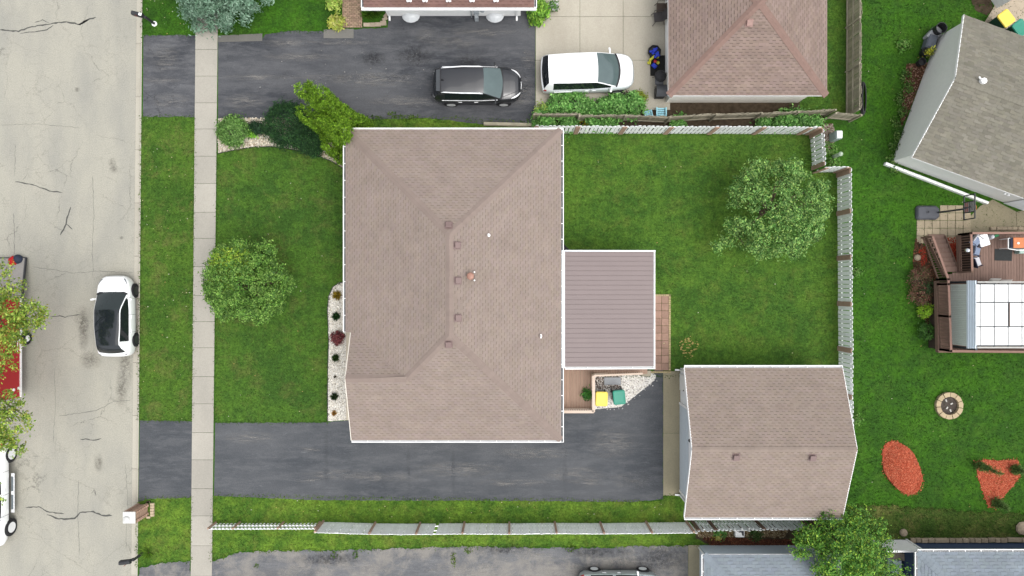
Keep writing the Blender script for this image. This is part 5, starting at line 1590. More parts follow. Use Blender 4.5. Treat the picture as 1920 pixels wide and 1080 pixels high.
q = D_(1845, 450, Z + .45); cl = thing("cool_box", "white lidded cool box on the brown deck", "cool box", (q.x, q.y, Z), .3, None, local=True)
m = MB(); m.box((0, 0, .2), (.5, .62, .4), bevel=.04); m.build("body", plain("cooler_grey", alb(196, 198, 202), .5, .3), cl)
m = MB(); m.box((0, 0, .44), (.54, .66, .09), bevel=.04); m.build("lid", WHITE, cl)
m = MB(); m.tube([(-.27, -.2, .35), (-.31, -.2, .3), (-.31, .2, .3), (-.27, .2, .35)], .018, 6); m.build("handle", CHD, cl)
q = D_(1859, 444, Z + .3); m = MB(); m.lathe([(.13, 0), (.15, .25), (.10, .42), (.06, .45)], 14, (q.x, q.y, Z)); tag(m.build("water_jug", plain("jug_white", alb(216, 218, 224), .3, .4)), "pale rounded jug beside the cool box", "jug")
q = D_(1867, 442, Z + .1); m = MB(); m.box((q.x, q.y, Z + .1), (.26, .14, .2), .3, bevel=.03); tag(m.build("green_box", plain("green_plastic", alb(30, 150, 90), .5, .4)), "small green box by the deck rail", "box")
q = P(1814.5, 469.5, 2.0); m = MB(); m.lathe([(.02, -.14), (.1, -.1), (.14, 0), (.1, .1), (.02, .14)], 16, (q.x, q.y, 1.98)); m.box((q.x, q.y, 1.88), (.1, .1, .08)); tag(m.build("mirror_globe", plain("chrome", (.75, .77, .8), .08, .5, metal=1.0, var=.02), smooth=True), "shiny globe on the deck rail", "globe")
# grill / fryer cart with orange tray
q = D_(1908, 456, Z + .85); gt = thing("serving_cart", "cart with orange tray and white frame on the brown deck", "cart", (q.x, q.y, Z), .0, None, local=True)
m = MB(); m.box((0, 0, .8), (.85, .62, .08), bevel=.03); m.build("body", plain("cart_grey", alb(92, 100, 104), .6, .3), gt)
m = MB(); m.box((.05, .02, .86), (.58, .56, .05), bevel=.03); tr = m.build("tray", plain("tray_orange", alb(226, 138, 84), .5, .3, var=.12, scale=4), gt)
m = MB(); m.lathe([(.06, .885), (.06, .91), (.02, .93)], 12); m.build("knob", WHITE, tr)
m = MB(); m.box((-.33, .02, .86), (.12, .5, .04)); m.build("side_panel", CHD, gt)
m = MB(); m.tube([(-.42, .26, .86), (-.5, .26, .86), (-.5, -.28, .86), (-.42, -.3, .86), (-.05, -.36, .84), (.35, -.36, .84)], .022, 6); m.build("frame", WHITE, gt)
for sx in (-1, 1):
    for sy in (-1, 1):
        m = MB(); m.tube([(sx * .36, sy * .25, 0), (sx * .36, sy * .25, .78)], .02, 6); m.build("leg", WHITE, gt)
q = D_(1917, 466, Z + .4); m = MB(); m.box((q.x + .1, q.y - .12, Z + .2), (.5, .28, .4), .05, bevel=.03); tag(m.build("pale_crate", plain("mint_plastic", alb(190, 216, 206), .5, .3, var=.15)), "pale mint crate below the orange tray", "crate")

# paving by the deck stairs
sp = bpy.data.objects.new("stair_paving", None); COL.objects.link(sp); sp["kind"] = "structure"; ORIG[sp] = Vector((0, 0, 0))
TANP = plain("paver_tan", alb(186, 172, 146), .95, .15, var=.12, scale=4, orand=.08, bump=.3)
pm = MB(); pm.box((0, 0, 0), (.405, .405, .05), bevel=.01); pmm = pm.mesh("paver", TANP)
for j in range(5):
    for i in range(7):
        if j == 0 and i < 3: continue
        if j == 4 and i > 5: continue
        if j < 3 and i > 6: continue
        q = P(1725.5 + 14.5 * i, 392 + 14.4 * j); put("paver", pmm, sp, (q.x, q.y, .012 + random.uniform(-.006, .006)), (0, 0, random.uniform(-.02, .02)))
for pts in ([(1811, 414), (1838, 386), (1861, 374), (1905, 397), (1905, 440), (1826, 440), (1811, 430)], [(1905.5, 397.5), (1960, 385), (1960, 440), (1905.5, 440)]):
    m = MB(); m.prism(wpoly(pts), -.05, .02); m.build("slab", concrete_mat("patio_conc" + str(pts[0][0]), alb(170, 160, 132), alb(140, 132, 112), .6, 0), sp)
for px, od in zip((1862, 1873, 1882, 1892, 1902, 1913, 1922), ("first", "second", "third", "fourth", "fifth", "sixth", "seventh")):
    q = P(px, 428.5, .1); m = MB(); m.box((q.x, q.y, .08), (.3, .2, .16), random.uniform(-.06, .06), bevel=.04); tag(m.build("edging_rock", STN), od + " tan rock from the left in the row behind the brown deck rail", "rock", "row of rocks behind the deck rail")

# ------------------------------------------------------------------ basketball hoop
bh = thing("basketball_hoop", "portable basketball hoop with black base and framed backboard", "basketball hoop", (*P(1741, 398)[:2], 0))
BLK = plain("hoop_black", (.03, .031, .034), .55, .35, var=.12)
BLK2 = plain("hoop_base", (.06, .064, .075), .6, .35, var=.12)
c = P(1741, 398.5, .2); m = MB()
def octo(w, d, k, z): return [(c.x + x, c.y + y, z) for x, y in ((-w / 2, -d / 2 + k), (-w / 2 + k, -d / 2), (w / 2 - k * 1.8, -d / 2), (w / 2, -d / 2 + k * 1.6), (w / 2, d / 2 - k * 1.6), (w / 2 - k * 1.8, d / 2), (-w / 2 + k, d / 2), (-w / 2, d / 2 - k))]
rows = [octo(1.26, .78, .1, .0), octo(1.26, .78, .1, .12), octo(1.18, .70, .1, .2), octo(1.1, .6, .1, .24)]
m.grid(rows, close=True); m.face(rows[-1]); m.lathe([(.07, .24), (.07, .27), (.04, .27), (.04, .24)], 12, (c.x - .05, c.y + .02, 0)); m.build("base", BLK2, bh)
m = MB(); pt = Vector((c.x + .5, c.y - .0, .2)); pe_ = Vector((23.47, 4.1, 2.2))
m.tube([pt, pt.lerp(pe_, .5), pe_], .05, 8); m.tube([pe_ + Vector((0, 0, -.25)), Vector((23.66, 4.2, 2.15))], .03, 6); m.tube([pe_, Vector((23.66, 4.2, 2.45))], .03, 6); m.build("pole", BLK, bh)
bx = 23.70; zc = 2.3; by = 4.2
def bb(y0, z0, y1, z1, w=.05): m.beam((bx, by + y0, zc + z0), (bx, by + y1, zc + z1), w, w)
m = MB(); hw_, hh_ = .62, .42
bb(-hw_, -hh_, hw_, -hh_); bb(-hw_, hh_, hw_, hh_); bb(-hw_, -hh_ - .02, -hw_, hh_ + .02, .052); bb(hw_, -hh_ - .02, hw_, hh_ + .02, .052); bb(-.27, -hh_, -.27, hh_, .045); bb(.27, -hh_, .27, hh_, .045); bb(-.27, 0, .27, 0, .04)
m.build("backboard_frame", BLK, bh)
m = MB()
m.box((bx, by, zc + .21), (.012, .50, .36)); m.box((bx + .002, by, zc - .21), (.012, .50, .36)); bp = m.build("backboard", plain("board_white", alb(214, 206, 204), .4, .4, var=.05), bh)
# lettering: rows of slanted bars and blocks on the board
m = MB()
for k in range(7):
    y = -.2 + .066 * k
    m.beam((bx - .012, by + y, zc + .08), (bx - .012, by + y + .05, zc + .33), .012, .03, up=(1, 0, 0))
m.build("board_lettering", BLK, bp)
for j in range(2):
    m = MB()
    for k in range(8): m.box((bx - .011, by - .21 + .06 * k, zc - .14 - .14 * j), (.01, .035 + .01 * ((k * 3 + j) % 2), .08))
    m.build("board_lettering", plain("board_red", alb(200, 90, 80), .5, .3), bp)
m = MB(); rc = Vector((bx + .3, by, zc - .25)); m.tube([rc + Vector((.23 * math.cos(t), .23 * math.sin(t), 0)) for t in [i * math.pi / 10 for i in range(21)]], .014, 6, cap=False); m.beam((bx, by, zc - .25), (bx + .08, by, zc - .25), .1, .03)
m.build("rim", plain("rim_orange", alb(206, 110, 60), .5, .4), bh)

# ------------------------------------------------------------------ mailboxes
def mailbox(label, px, py, pbase, rz, flag=True, cap=False):
    b = P(*pbase)
    t = thing("mailbox", label, "mailbox", (b.x, b.y, 0), rz, None, local=True)
    m = MB(); m.box((0, 0, .5), (.11, .11, 1.06), bevel=.01); m.beam((.05, 0, .98), (-.42, 0, 1.02), .09, .09); m.beam((0, 0, .6), (-.3, 0, .98), .07, .07); m.build("post", BLK, t)
    m = MB(); rows = []
    for x in (-.62, -.6, -.06, -.04):
        k = .96 if x in (-.62, -.04) else 1
        rows.append([(x, .115 * k * math.cos(a), 1.06 + .13 + .115 * k * math.sin(a)) for a in [i * math.pi / 8 for i in range(9)]] + [(x, -.115 * k, 1.06), (x, .115 * k, 1.06)])
    m.grid(rows, close=True); m.face(rows[0][::-1]); m.face(rows[-1]); bo = m.build("box", BLK, t, smooth=False)
    m = MB(); m.box((-.3, -.13, 1.28), (.03, .012, .24)); m.build("flag", plain("flag_red", alb(180, 50, 40), .5, .3), t)
    if cap:
        m = MB(); m.lathe([(.14, 0), (.15, .04), (.1, .06)], 14); m.build("white_base", WHITE, t)
        m = MB(); m.box((-.1, 0, 1.315), (.16, .14, .012)); m.build("sticker", WHITE, t)
mailbox("black mailbox on a post with a white base near the blue spruce", 270, 37, (290, 45), -.25, cap=True)
mailbox("black mailbox beside the grass tuft at the bottom left", 250, 1040, (268, 1037), .12)
bm = thing("brick_mailbox", "brick pillar mailbox with pale cap at the driveway corner", "mailbox", (*P(268, 955)[:2], 0))
c = P(268, 955); BRM = plain("mail_brick", alb(206, 172, 150), .9, .2, var=.1, orand=.12, bump=.3)
br = MB(); br.box((0, 0, 0), (.21, .12, .075), bevel=.006); brm = br.mesh("brick", BRM)
br = MB(); br.box((0, 0, 0), (.12, .21, .075), bevel=.006); brm2 = br.mesh("brick", BRM)
m = MB(); m.box((c.x, c.y, .66), (.50, .50, 1.32)); m.build("mortar_core", plain("mortar", alb(196, 186, 172), .95, .1), bm)
for k in range(15):
    z = .06 + .086 * k; o = (k % 2) * .11
    for s in (-1, 1):
        for j in range(3):
            x = -.2 + .22 * j - o * .5
            if abs(x) < .27:
                put("brick", brm, bm, (c.x + x, c.y + s * .222, z)); put("brick", brm2, bm, (c.x + s * .222, c.y + x, z + .002))
m = MB(); m.box((c.x, c.y, 1.36), (.66, .62, .08), bevel=.02); m.lathe([(.2, 1.4), (.16, 1.5), (.02, 1.56)], 10, (c.x - .1, c.y - .1, 0)); m.build("cap", plain("cap_stone", (.54, .54, .52), .7, .3, var=.06), bm)
m = MB(); m.box((c.x - .3, c.y - .02, 1.1), (.05, .26, .24), bevel=.01); m.build("mail_door", WHITE, bm)
m = MB()
for i in range(5): m.box((c.x + .55 + .0, c.y + .3 - .15 * i, .06), (.2, .13, .12), bevel=.01)
for i in range(3): m.box((c.x + .33 - .0, c.y + .42 - .84 * (i % 2), .05), (.2, .12, .1), bevel=.01)
m.build("base_bricks", plain("base_brick", alb(216, 196, 166), .9, .2, var=.1), bm)

# ------------------------------------------------------------------ vehicles
def paint(name, col, rough=.28, metal=0.0, coat=.8):
    return plain(name, col, rough, .5, metal, coat, var=.015, scale=1)
CARW = paint("car_white", (.80, .81, .81))
CARK = paint("car_black", (.010, .011, .014))
CARS = paint("car_silver", (.40, .44, .45), .35, .5)
VANS = paint("van_silver_white", (.72, .74, .75), .3, .0)
CGL = plain("car_glass", (.010, .013, .016), .04, .6, var=.02)
WGL = plain("windscreen_glass", (.07, .10, .10), .05, .6, var=.1, scale=2)
RUB = plain("tyre_rubber", (.022, .022, .024), .85, .2, var=.2)
ALLOY = plain("alloy", (.66, .67, .68), .35, .5, metal=.0, var=.05)
DALLOY = plain("dark_alloy", (.06, .062, .065), .4, .5, metal=.5, var=.05)
CHRM = plain("bright_trim", (.74, .75, .76), .3, .5, metal=.1, var=.03)
LAMP = plain("headlamp", (.72, .75, .78), .12, .6, var=.05)
REDL = plain("tail_lamp", (.35, .02, .02), .15, .6, var=.05)
DPL = plain("dark_plastic", (.018, .018, .02), .6, .35, var=.1)

def bil(c00, c10, c11, c01, u, v):
    return c00 * (1 - u) * (1 - v) + c10 * u * (1 - v) + c11 * u * v + c01 * (1 - u) * v
def patch(m, cs, u0, u1, v0, v1, nu, nv, off, bulge=(0, 0, 0), mi=0):
    c = [Vector(x) for x in cs]; n = (c[1] - c[0]).cross(c[3] - c[0]).normalized()
    rows = []
    for j in range(nv + 1):
        v = v0 + (v1 - v0) * j / nv
        rows.append([bil(*c, u0 + (u1 - u0) * i / nu, v) + n * off + Vector(bulge) * (1 - (2 * (u0 + (u1 - u0) * i / nu) - 1) ** 2) for i in range(nu + 1)])
    m.grid(rows, mi)

def make_wheel(t, x, y, side, r=.34, w=.22, rim=ALLOY, spokes=5, rr_=.66):
    M = Matrix.Translation((x, y, r)) @ Matrix.Rotation(-side * math.pi / 2, 4, 'X')
    m = MB(); m.lathe([(r * .5, -w / 2), (r * .93, -w / 2), (r, -w / 3), (r, w / 3), (r * .94, w / 2), (r * rr_ * 1.05, w / 2), (r * rr_, w / 2 - .05), (.02, w / 2 - .06)], 26, mtx=M)
    o = m.build("wheel", RUB, t, smooth=False)
    m = MB(); m.lathe([(r * rr_ * 1.02, w / 2 + .002), (r * rr_ * .9, w / 2 + .004), (r * rr_ * .9, w / 2 - .04)], 26, mtx=M)
    for k in range(spokes):
        a = 2 * math.pi * k / spokes + .3
        m.beam(M @ Vector((.03 * math.cos(a), .03 * math.sin(a), w / 2 - .005)), M @ Vector((r * rr_ * .92 * math.cos(a), r * rr_ * .92 * math.sin(a), w / 2 - .012)), .07, .02, up=M.to_3x3() @ Vector((0, 0, 1)))
    m.lathe([(.06, w / 2 - .03), (.06, w / 2 + .004), (.02, w / 2 + .01)], 12, mtx=M)
    m.build("rim", rim, o)

BODY = {
 "suv": dict(x=[-.5, -.496, -.487, -.468, -.43, -.36, -.1, .2, .30, .37, .42, .455, .48, .494, .5],
             w=[.52, .67, .80, .90, .965, .99, 1, 1, .98, .94, .88, .79, .66, .50, .30],
             zx=[-.5, -.485, -.46, -.38, 0, .24, .30, .38, .43, .465, .488, .5], z=[.80, .95, 1.02, 1.04, 1.02, 1.01, 1.02, .985, .935, .87, .78, .64]),
 "van": dict(x=[-.5, -.497, -.488, -.47, -.43, -.36, -.1, .2, .29, .35, .40, .44, .47, .49, .5],
             w=[.74, .85, .91, .96, .985, 1, 1, 1, .985, .96, .915, .84, .73, .58, .40],
             zx=[-.5, -.485, -.46, -.38, 0, .2, .28, .36, .41, .45, .48, .5], z=[.84, .99, 1.05, 1.06, 1.04, 1.02, 1.03, .99, .94, .87, .78, .62]),
 "pickup": dict(x=[-.5, -.495, -.485, -.45, -.2, .2, .32, .40, .45, .48, .495, .5], w=[.86, .92, .97, 1, 1, 1, .99, .97, .93, .86, .76, .66],
             zx=[-.5, -.49, -.2, 0, .2, .3, .40, .46, .49, .5], z=[1.0, 1.1, 1.12, 1.12, 1.12, 1.14, 1.12, 1.06, .95, .85]),
}
def make_car(name, label, loc, rz, L, W, Ht, body, kind, cab, roofmat=None, rails=None, rim=ALLOY, glass=WGL, wheelx=(.30, -.30), wr=.34, sideglass=CGL, roofglass=None, clad=None, handle=None, cat="car", group=None, front=LAMP, back=REDL, zl=.26):
    t = thing(name, label, cat, loc, rz, group, local=True)
    hw = W / 2; B = BODY[kind]
    def ring(xf):
        w = hw * float(np.interp(xf, B["x"], B["w"])); zt = float(np.interp(xf, B["zx"], B["z"]))
        lo = zl + .16 * max(0, (abs(xf) - .42) / .08); sh = zt - .12; x = xf * L
        half = [(w * .93, lo), (w * .985, lo + .10), (w, (lo + sh) / 2), (w * .99, sh - .05), (w * .96, sh + .03), (w * .88, zt - .025), (w * .5, zt + .02), (0, zt + .035)]
        return [Vector((x, y, z)) for y, z in half] + [Vector((x, -y, z)) for y, z in half[-2::-1]]
    xs = sorted(set([round(v, 4) for v in list(np.linspace(-.43, .36, 15)) + B["x"] + B["zx"] + [-.491, -.478, -.45, .39, .405, .435, .472, .497]]))
    rows = [ring(x) for x in xs]
    m = MB(); m.grid(rows); m.face(rows[0]); m.face(rows[-1][::-1])
    m.build("body", body, t, smooth=True)
    def S(xf, r):
        g = ring(xf); k = min(13, int(r)); f = r - k
        return g[k].lerp(g[k + 1], f)
    def skin(m, x0, x1, r0, r1, nx=6, nr=3, off=.006, taper=None):
        rows = []
        for i in range(nx + 1):
            u = i / nx; xf = x0 + (x1 - x0) * u; a, b = r0, r1
            if taper: a = r0 + (taper[0] - r0) * u; b = r1 + (taper[1] - r1) * u
            row = []
            for j in range(nr + 1):
                p = S(xf, a + (b - a) * j / nr); c = Vector((p.x * .97, 0, .55)); row.append(p + (p - c).normalized() * off)
            rows.append(row)
        m.grid(rows)
    sides = ((1, lambda r: r), (-1, lambda r: 14 - r))
    for s, q in sides:
        fx = cab.get("fl", (.385, .468, 4.3, 5.1, 4.6, 5.6))
        m = MB(); skin(m, fx[0], fx[1], q(fx[2]), q(fx[3]), 8, 3, .008, (q(fx[4]), q(fx[5]))); m.build("headlight", front, t, smooth=True)
        rx = cab.get("rl", (-.44, -.492, 3.2, 4.6, 3.4, 5.3))
        m = MB(); skin(m, rx[0], rx[1], q(rx[2]), q(rx[3]), 8, 3, .008, (q(rx[4]), q(rx[5]))); m.build("taillight", back, t, smooth=True)
        for xf in cab.get("seams", (-.20, .015, .21)):
            m = MB(); skin(m, xf, xf + .003, q(1.0), q(4.4), 1, 6, .004); m.build("door_seam", DPL, t)
        m = MB(); skin(m, .285, .462, q(5.25), q(5.33), 10, 1, .005, (q(6.0), q(6.1))); m.build("bonnet_seam", cab.get("seammat", DPL), t)
        m = MB(); skin(m, -.36, .33, q(.0), q(1.0), 10, 2, .008); m.build("sill", DPL, t)
    m = MB(); skin(m, .490, .494, 4.8, 9.2, 1, 10, .006); m.build("grille", DPL, t)
    # smooth cabin
    xa, xb, xc, xd = (cab[k] for k in ("a", "b", "c", "d"))
    zb = cab["belt"]; zr = Ht - .06
    stn = sorted(set([round(v, 4) for v in list(np.linspace(xa, xb, 5)) + list(np.linspace(xb, xc, 12)) + list(np.linspace(xc, xd, 9))]))
    px = [xa, xa + (xb - xa) * .5, xb, xb + (xc - xb) * .12, xb + (xc - xb) * .55, xc - (xc - xb) * .1, xc, xc + (xd - xc) * .25, xd]
    pz = [zb + .0, zb + (zr - zb) * .58, zr - .05, zr - .02, zr, zr - .012, zr - .035, zb + (zr - zb) * .74, zb - .005]
    fb, rb = cab.get("fb", .16), cab.get("rb", .10)
    def cs(xf):
        zc = float(np.interp(xf, px, pz)); k = (zc - zb) / (zr - zb)
        wbl = hw * float(np.interp(xf, [xa, xb, 0, xc, xd], [cab.get("bwr", .86), .94, .955, .95, cab.get("bwf", .90)]))
        wtp = hw * float(np.interp(xf, [xa, xb, (xb + xc) / 2, xc, xd], [cab.get("rwb", .68), cab.get("rwb", .70), cab["rw"], cab["rw"], cab["rw"] * .96]))
        wc = wbl + (wtp - wbl) * max(0, k)
        kf = max(0, min(1, (xf - xc) / (xd - xc) + .25)) if xf > xc - .05 else 0
        kr = max(0, min(1, (xb - xf) / (xb - xa) + .25)) if xf < xb + .04 else 0
        pts = []
        for j in range(4):
            f = j / 3.0; pts.append(Vector((xf * L, wbl + (wc - wbl) * f * (.9 if j == 3 else 1) , zb - .02 + (zc - zb + .02 - .03) * f)))
        pts[3] = Vector((xf * L, wc * 1.0, zc - .035))
        for j in range(1, 6):
            y = wc * (.95, .78, .5, .25, 0)[j - 1]; u = y / max(wc, .01)
            pts.append(Vector((xf * L + fb * kf * (1 - u * u) - rb * kr * (1 - u * u), y, zc + .045 * (1 - u * u) * min(1, k * 1.2) - (.012 if j == 1 else 0))))
        full = pts + [Vector((p.x, -p.y, p.z)) for p in pts[-2::-1]]
        return full
    G = [cs(x) for x in stn]; nj = len(G[0])
    parts = {}
    w0, w1 = cab.get("win", (xa + .10, xd - .045))
    for i in range(len(stn) - 1):
        xm = (stn[i] + stn[i + 1]) / 2
        for j in range(nj - 1):
            jj = j if j < 8 else 15 - j
            if jj < 3:
                nm = ("side_window_l" if j < 8 else "side_window_r") if (w0 < xm < w1) else "pillars"
                if nm != "pillars" and any(abs(xm - b) < .012 for b in cab.get("bp", ())): nm = "pillars"
            elif jj == 3: nm = "pillars"
            else:
                nm = "windscreen" if xm > xc else ("rear_window" if xm < xb else "roof")
                if nm == "roof" and roofglass and jj > 3 and xm > xb: nm = "glass_roof"
            parts.setdefault(nm, MB()).face([G[i][j], G[i + 1][j], G[i + 1][j + 1], G[i][j + 1]])
    mats = dict(side_window_l=sideglass, side_window_r=sideglass, pillars=cab.get("pillar", body), windscreen=glass, rear_window=cab.get("rearglass", CGL), roof=roofmat or body, glass_roof=roofglass)
    def weld(mb):
        d = {}; nf = []; nv = []
        for f in mb.f:
            idx = []
            for k in f:
                key = tuple(round(c, 4) for c in mb.v[k])
                if key not in d: d[key] = len(nv); nv.append(mb.v[k])
                idx.append(d[key])
            nf.append(tuple(idx))
        mb.v, mb.f = nv, nf
        return mb
    ro = None
    for nm, mb in parts.items():
        o = weld(mb).build(nm.replace("_l", "").replace("_r", "") if nm.startswith("side") else nm, mats[nm], t, smooth=True)
    m = MB(); e = [p + Vector((.05, 0, .012)) for p in G[-1][3:-3]]; e2 = [p + Vector((-.05, 0, .045)) for p in G[-1][3:-3]]
    m.grid([e, e2]); m.build("cowl", DPL, t, smooth=True)
    for s in (-1, 1):
        if rails:
            ps = [Vector((x * L, s * (abs(cs(x)[3].y) - .0), cs(x)[3].z + z)) for x, z in ((xb + .01, .03), (xb + .04, .085), ((xb + xc) / 2, .105), (xc - .04, .085), (xc - .005, .03))]
            m = MB(); m.tube(ps, [.02, .034, .036, .034, .02], 8); m.build("roof_rail", rails, t, smooth=True)
        m = MB(); mx = (xd - .055) * L; yb_ = abs(cs(xd - .05)[1].y)
        m.beam((mx, s * yb_, zb + .02), (mx - .02, s * (hw + .06), zb + .06), .05, .05); m.box((mx - .03, s * (hw + .10), zb + .07), (.10, .19, .13), s * .2, bevel=.03); m.build("wing_mirror", cab.get("mirror", body), t)
        for hx in (cab.get("h1", -.01), cab.get("h2", -.19)):
            m = MB(); m.box((hx * L, s * (hw * .995 + .008), zb - .20), (.2, .035, .03), bevel=.01); m.build("door_handle", handle or body, t)
        if clad:
            m = MB(); ps = [Vector((x * L, s * (abs(cs(x)[0].y) + .016), zb - .005)) for x in np.linspace(w0 - .02, w1 + .01, 8)]; m.tube(ps, .016, 6); m.build("window_trim", clad, t)
        for wx in wheelx:
            m = MB(); M = Matrix.Translation((wx * L, s * (hw - .06), wr)) @ Matrix.Rotation(-s * math.pi / 2, 4, 'X')
            m.lathe([(wr * 1.13, -.1), (wr * 1.13, .05), (wr * 1.0, .055)], 26, mtx=M); m.build("wheel_arch", DPL, t)
            make_wheel(t, wx * L, s * (hw - .075), s, wr, .22, rim)
    for dy in cab.get("wipers", (-.35, .25)):
        m = MB(); m.beam((xd * L - .02, dy, zb + .05), (xd * L - .18, dy + .5, zb + .12), .022, .02); m.build("wiper", DPL, t)
    return t

# black car
BX = ((812 - 960) / 34.5 + (978 - 960) / 34.5) / 2
t = make_car("parked_car", "black car with silver roof rails parked on the top driveway", (BX, 10.97, .01), 0.0, 4.78, 1.90, 1.70, CARK, "suv",
         dict(a=-.472, b=-.40, c=.075, d=.268, belt=1.02, rw=.74, rwb=.66, bwr=.84, bp=(-.10,), fl=(.385, .488, 4.75, 5.0, 5.2, 5.55), rl=(-.40, -.494, 4.4, 4.7, 4.9, 5.2)), rails=CHRM, clad=CHRM, handle=CHRM, wr=.36, front=CHRM, back=CHRM)
m = MB(); m.tube([(.4985 * 4.78 - .30 * (abs(y) / .6) ** 2.4, y, .70) for y in (-.6, -.45, -.3, -.15, 0, .15, .3, .45, .6)], .022, 8); m.build("grille_bar", CHRM, t)
m = MB(); m.box((-.375 * 4.78, 0, 1.70), (.14, .05, .07), bevel=.02); m.build("antenna", DPL, t)
m = MB(); m.beam((-.395 * 4.78, -.60, 1.655), (-.395 * 4.78, .60, 1.655), .03, .04); m.build("roof_seam", DPL, t)
m = MB()
m.face([(-.40 * 4.78, -.58, 1.645), (-.445 * 4.78, -.56, 1.60), (-.445 * 4.78, .56, 1.60), (-.40 * 4.78, .58, 1.645)][::-1]); m.face([(-.445 * 4.78, -.56, 1.60), (-.445 * 4.78, -.56, 1.56), (-.445 * 4.78, .56, 1.56), (-.445 * 4.78, .56, 1.60)]); m.build("spoiler", plain("spoiler_grey", (.05, .055, .06), .3, .5), t)
# minivan
MX = ((1015 - 960) + (1188 - 960)) / 2 / 34.5
VANT = paint("van_side", (.56, .60, .61), .3, .1)
t = make_car("minivan", "white minivan parked on the concrete pad by the square garage", (MX, 11.62, .03), .035, 5.02, 2.0, 1.76, VANT, "van",
         dict(a=-.478, b=-.43, c=.075, d=.29, belt=1.06, rw=.80, rwb=.76, bwr=.90, bp=(.02,), h1=-.02, h2=.055, pillar=CARW, mirror=CARW, fl=(.36, .455, 4.5, 5.1, 4.8, 5.5), rl=(-.455, -.492, 3.2, 4.2, 3.6, 4.8), seammat=VANT, fb=.22), roofmat=CARW, handle=CHRM, wr=.34, wheelx=(.315, -.295), front=CHRM)
m = MB(); rows = []
for xf, wf, zt in ((.275, .86, 1.055), (.32, .86, 1.05), (.36, .83, 1.032), (.41, .76, .985), (.445, .66, .92), (.468, .54, .86)):
    rows.append([(xf * 5.02 + .06 * (1 - k * k), wf * k, zt - .004 + .025 * (1 - k * k)) for k in (-1, -.75, -.5, -.25, 0, .25, .5, .75, 1)])
m.grid(rows); m.build("bonnet", CARW, t, smooth=True)
m = MB(); m.tube([(-.497 * 5.02 + .12 * abs(y) ** 3, y, .90) for y in (-.88, -.6, -.3, 0, .3, .6, .88)], .06, 8); m.build("rear_bumper", CARW, t, smooth=True)
for s in (-1, 1):
    m = MB(); m.beam((-.37 * 5.02, s * 1.006, .82), (-.18 * 5.02, s * 1.006, .82), .03, .02); m.build("door_track", CHRM, t)
# white car in the street
t = make_car("parked_car", "white car with black glass roof parked at the kerb", (-21.53, -1.52, ROAD_Z), math.pi / 2 + .01, 4.40, 1.84, 1.60, CARW, "suv",
         dict(a=-.44, b=-.345, c=.075, d=.27, belt=1.01, rw=.76, rwb=.66, bwr=.80, win=(-.31, .22), bp=(), seammat=plain("white_seam", (.5, .5, .5), .5, .3), fl=(.39, .46, 4.6, 4.95, 4.9, 5.3), rl=(-.455, -.478, 4.4, 5.0, 4.8, 5.3), rearglass=CGL, fb=.2), roofglass=CGL, rim=DALLOY, glass=plain("dark_windscreen", (.015, .022, .022), .05, .6, var=.1), wr=.35, wheelx=(.31, -.30), front=plain("lamp_smoke", (.12, .13, .14), .15, .6), back=plain("lamp_smoke_rear", (.16, .15, .16), .15, .6))
# silver car at the bottom edge
t = make_car("parked_car", "silver car cut off by the bottom edge on the worn driveway", (5.82, -16.27, .01), 0.0, 4.42, 1.80, 1.50, CARS, "suv",
         dict(a=-.46, b=-.36, c=.06, d=.27, belt=.99, rw=.72, rwb=.66, bwr=.85, bp=(-.08,), mirror=CARW), rim=ALLOY, wr=.32, handle=CHRM)

# pickup at the left edge
px_e = P(6, 900, .9).x
t = make_car("pickup_truck", "white pickup truck with chrome wheels at the left edge", (px_e - 1.0, P(0, 917).y, ROAD_Z), -math.pi / 2, 5.8, 2.0, 1.9, CARW, "pickup",
         dict(a=-.13, b=-.09, c=.16, d=.28, belt=1.13, rw=.78, rwb=.78, bwr=.93, bp=(.02,), h1=.12, h2=-.02, win=(-.10, .25)), wr=.42, wheelx=(.345, -.345), rim=CHRM, cat="truck", zl=.48)
for s in (-1, 1):
    m = MB(); m.box((0.02 * 5.8, s * 1.08, .42), (2.15, .18, .05), bevel=.02); rbd = m.build("running_board", CHRM, t)
    m = MB()
    for dx in (-.5, .5): m.box((.02 * 5.8 + dx, s * 1.08, .452), (.8, .12, .014))
    m.build("step_pad", plain("step_rubber", (.12, .14, .15), .7, .3), rbd)
m = MB(); m.box((-.32 * 5.8, 0, 1.19), (1.75, 1.5, .06)); m.build("bed_cover", DPL, t)

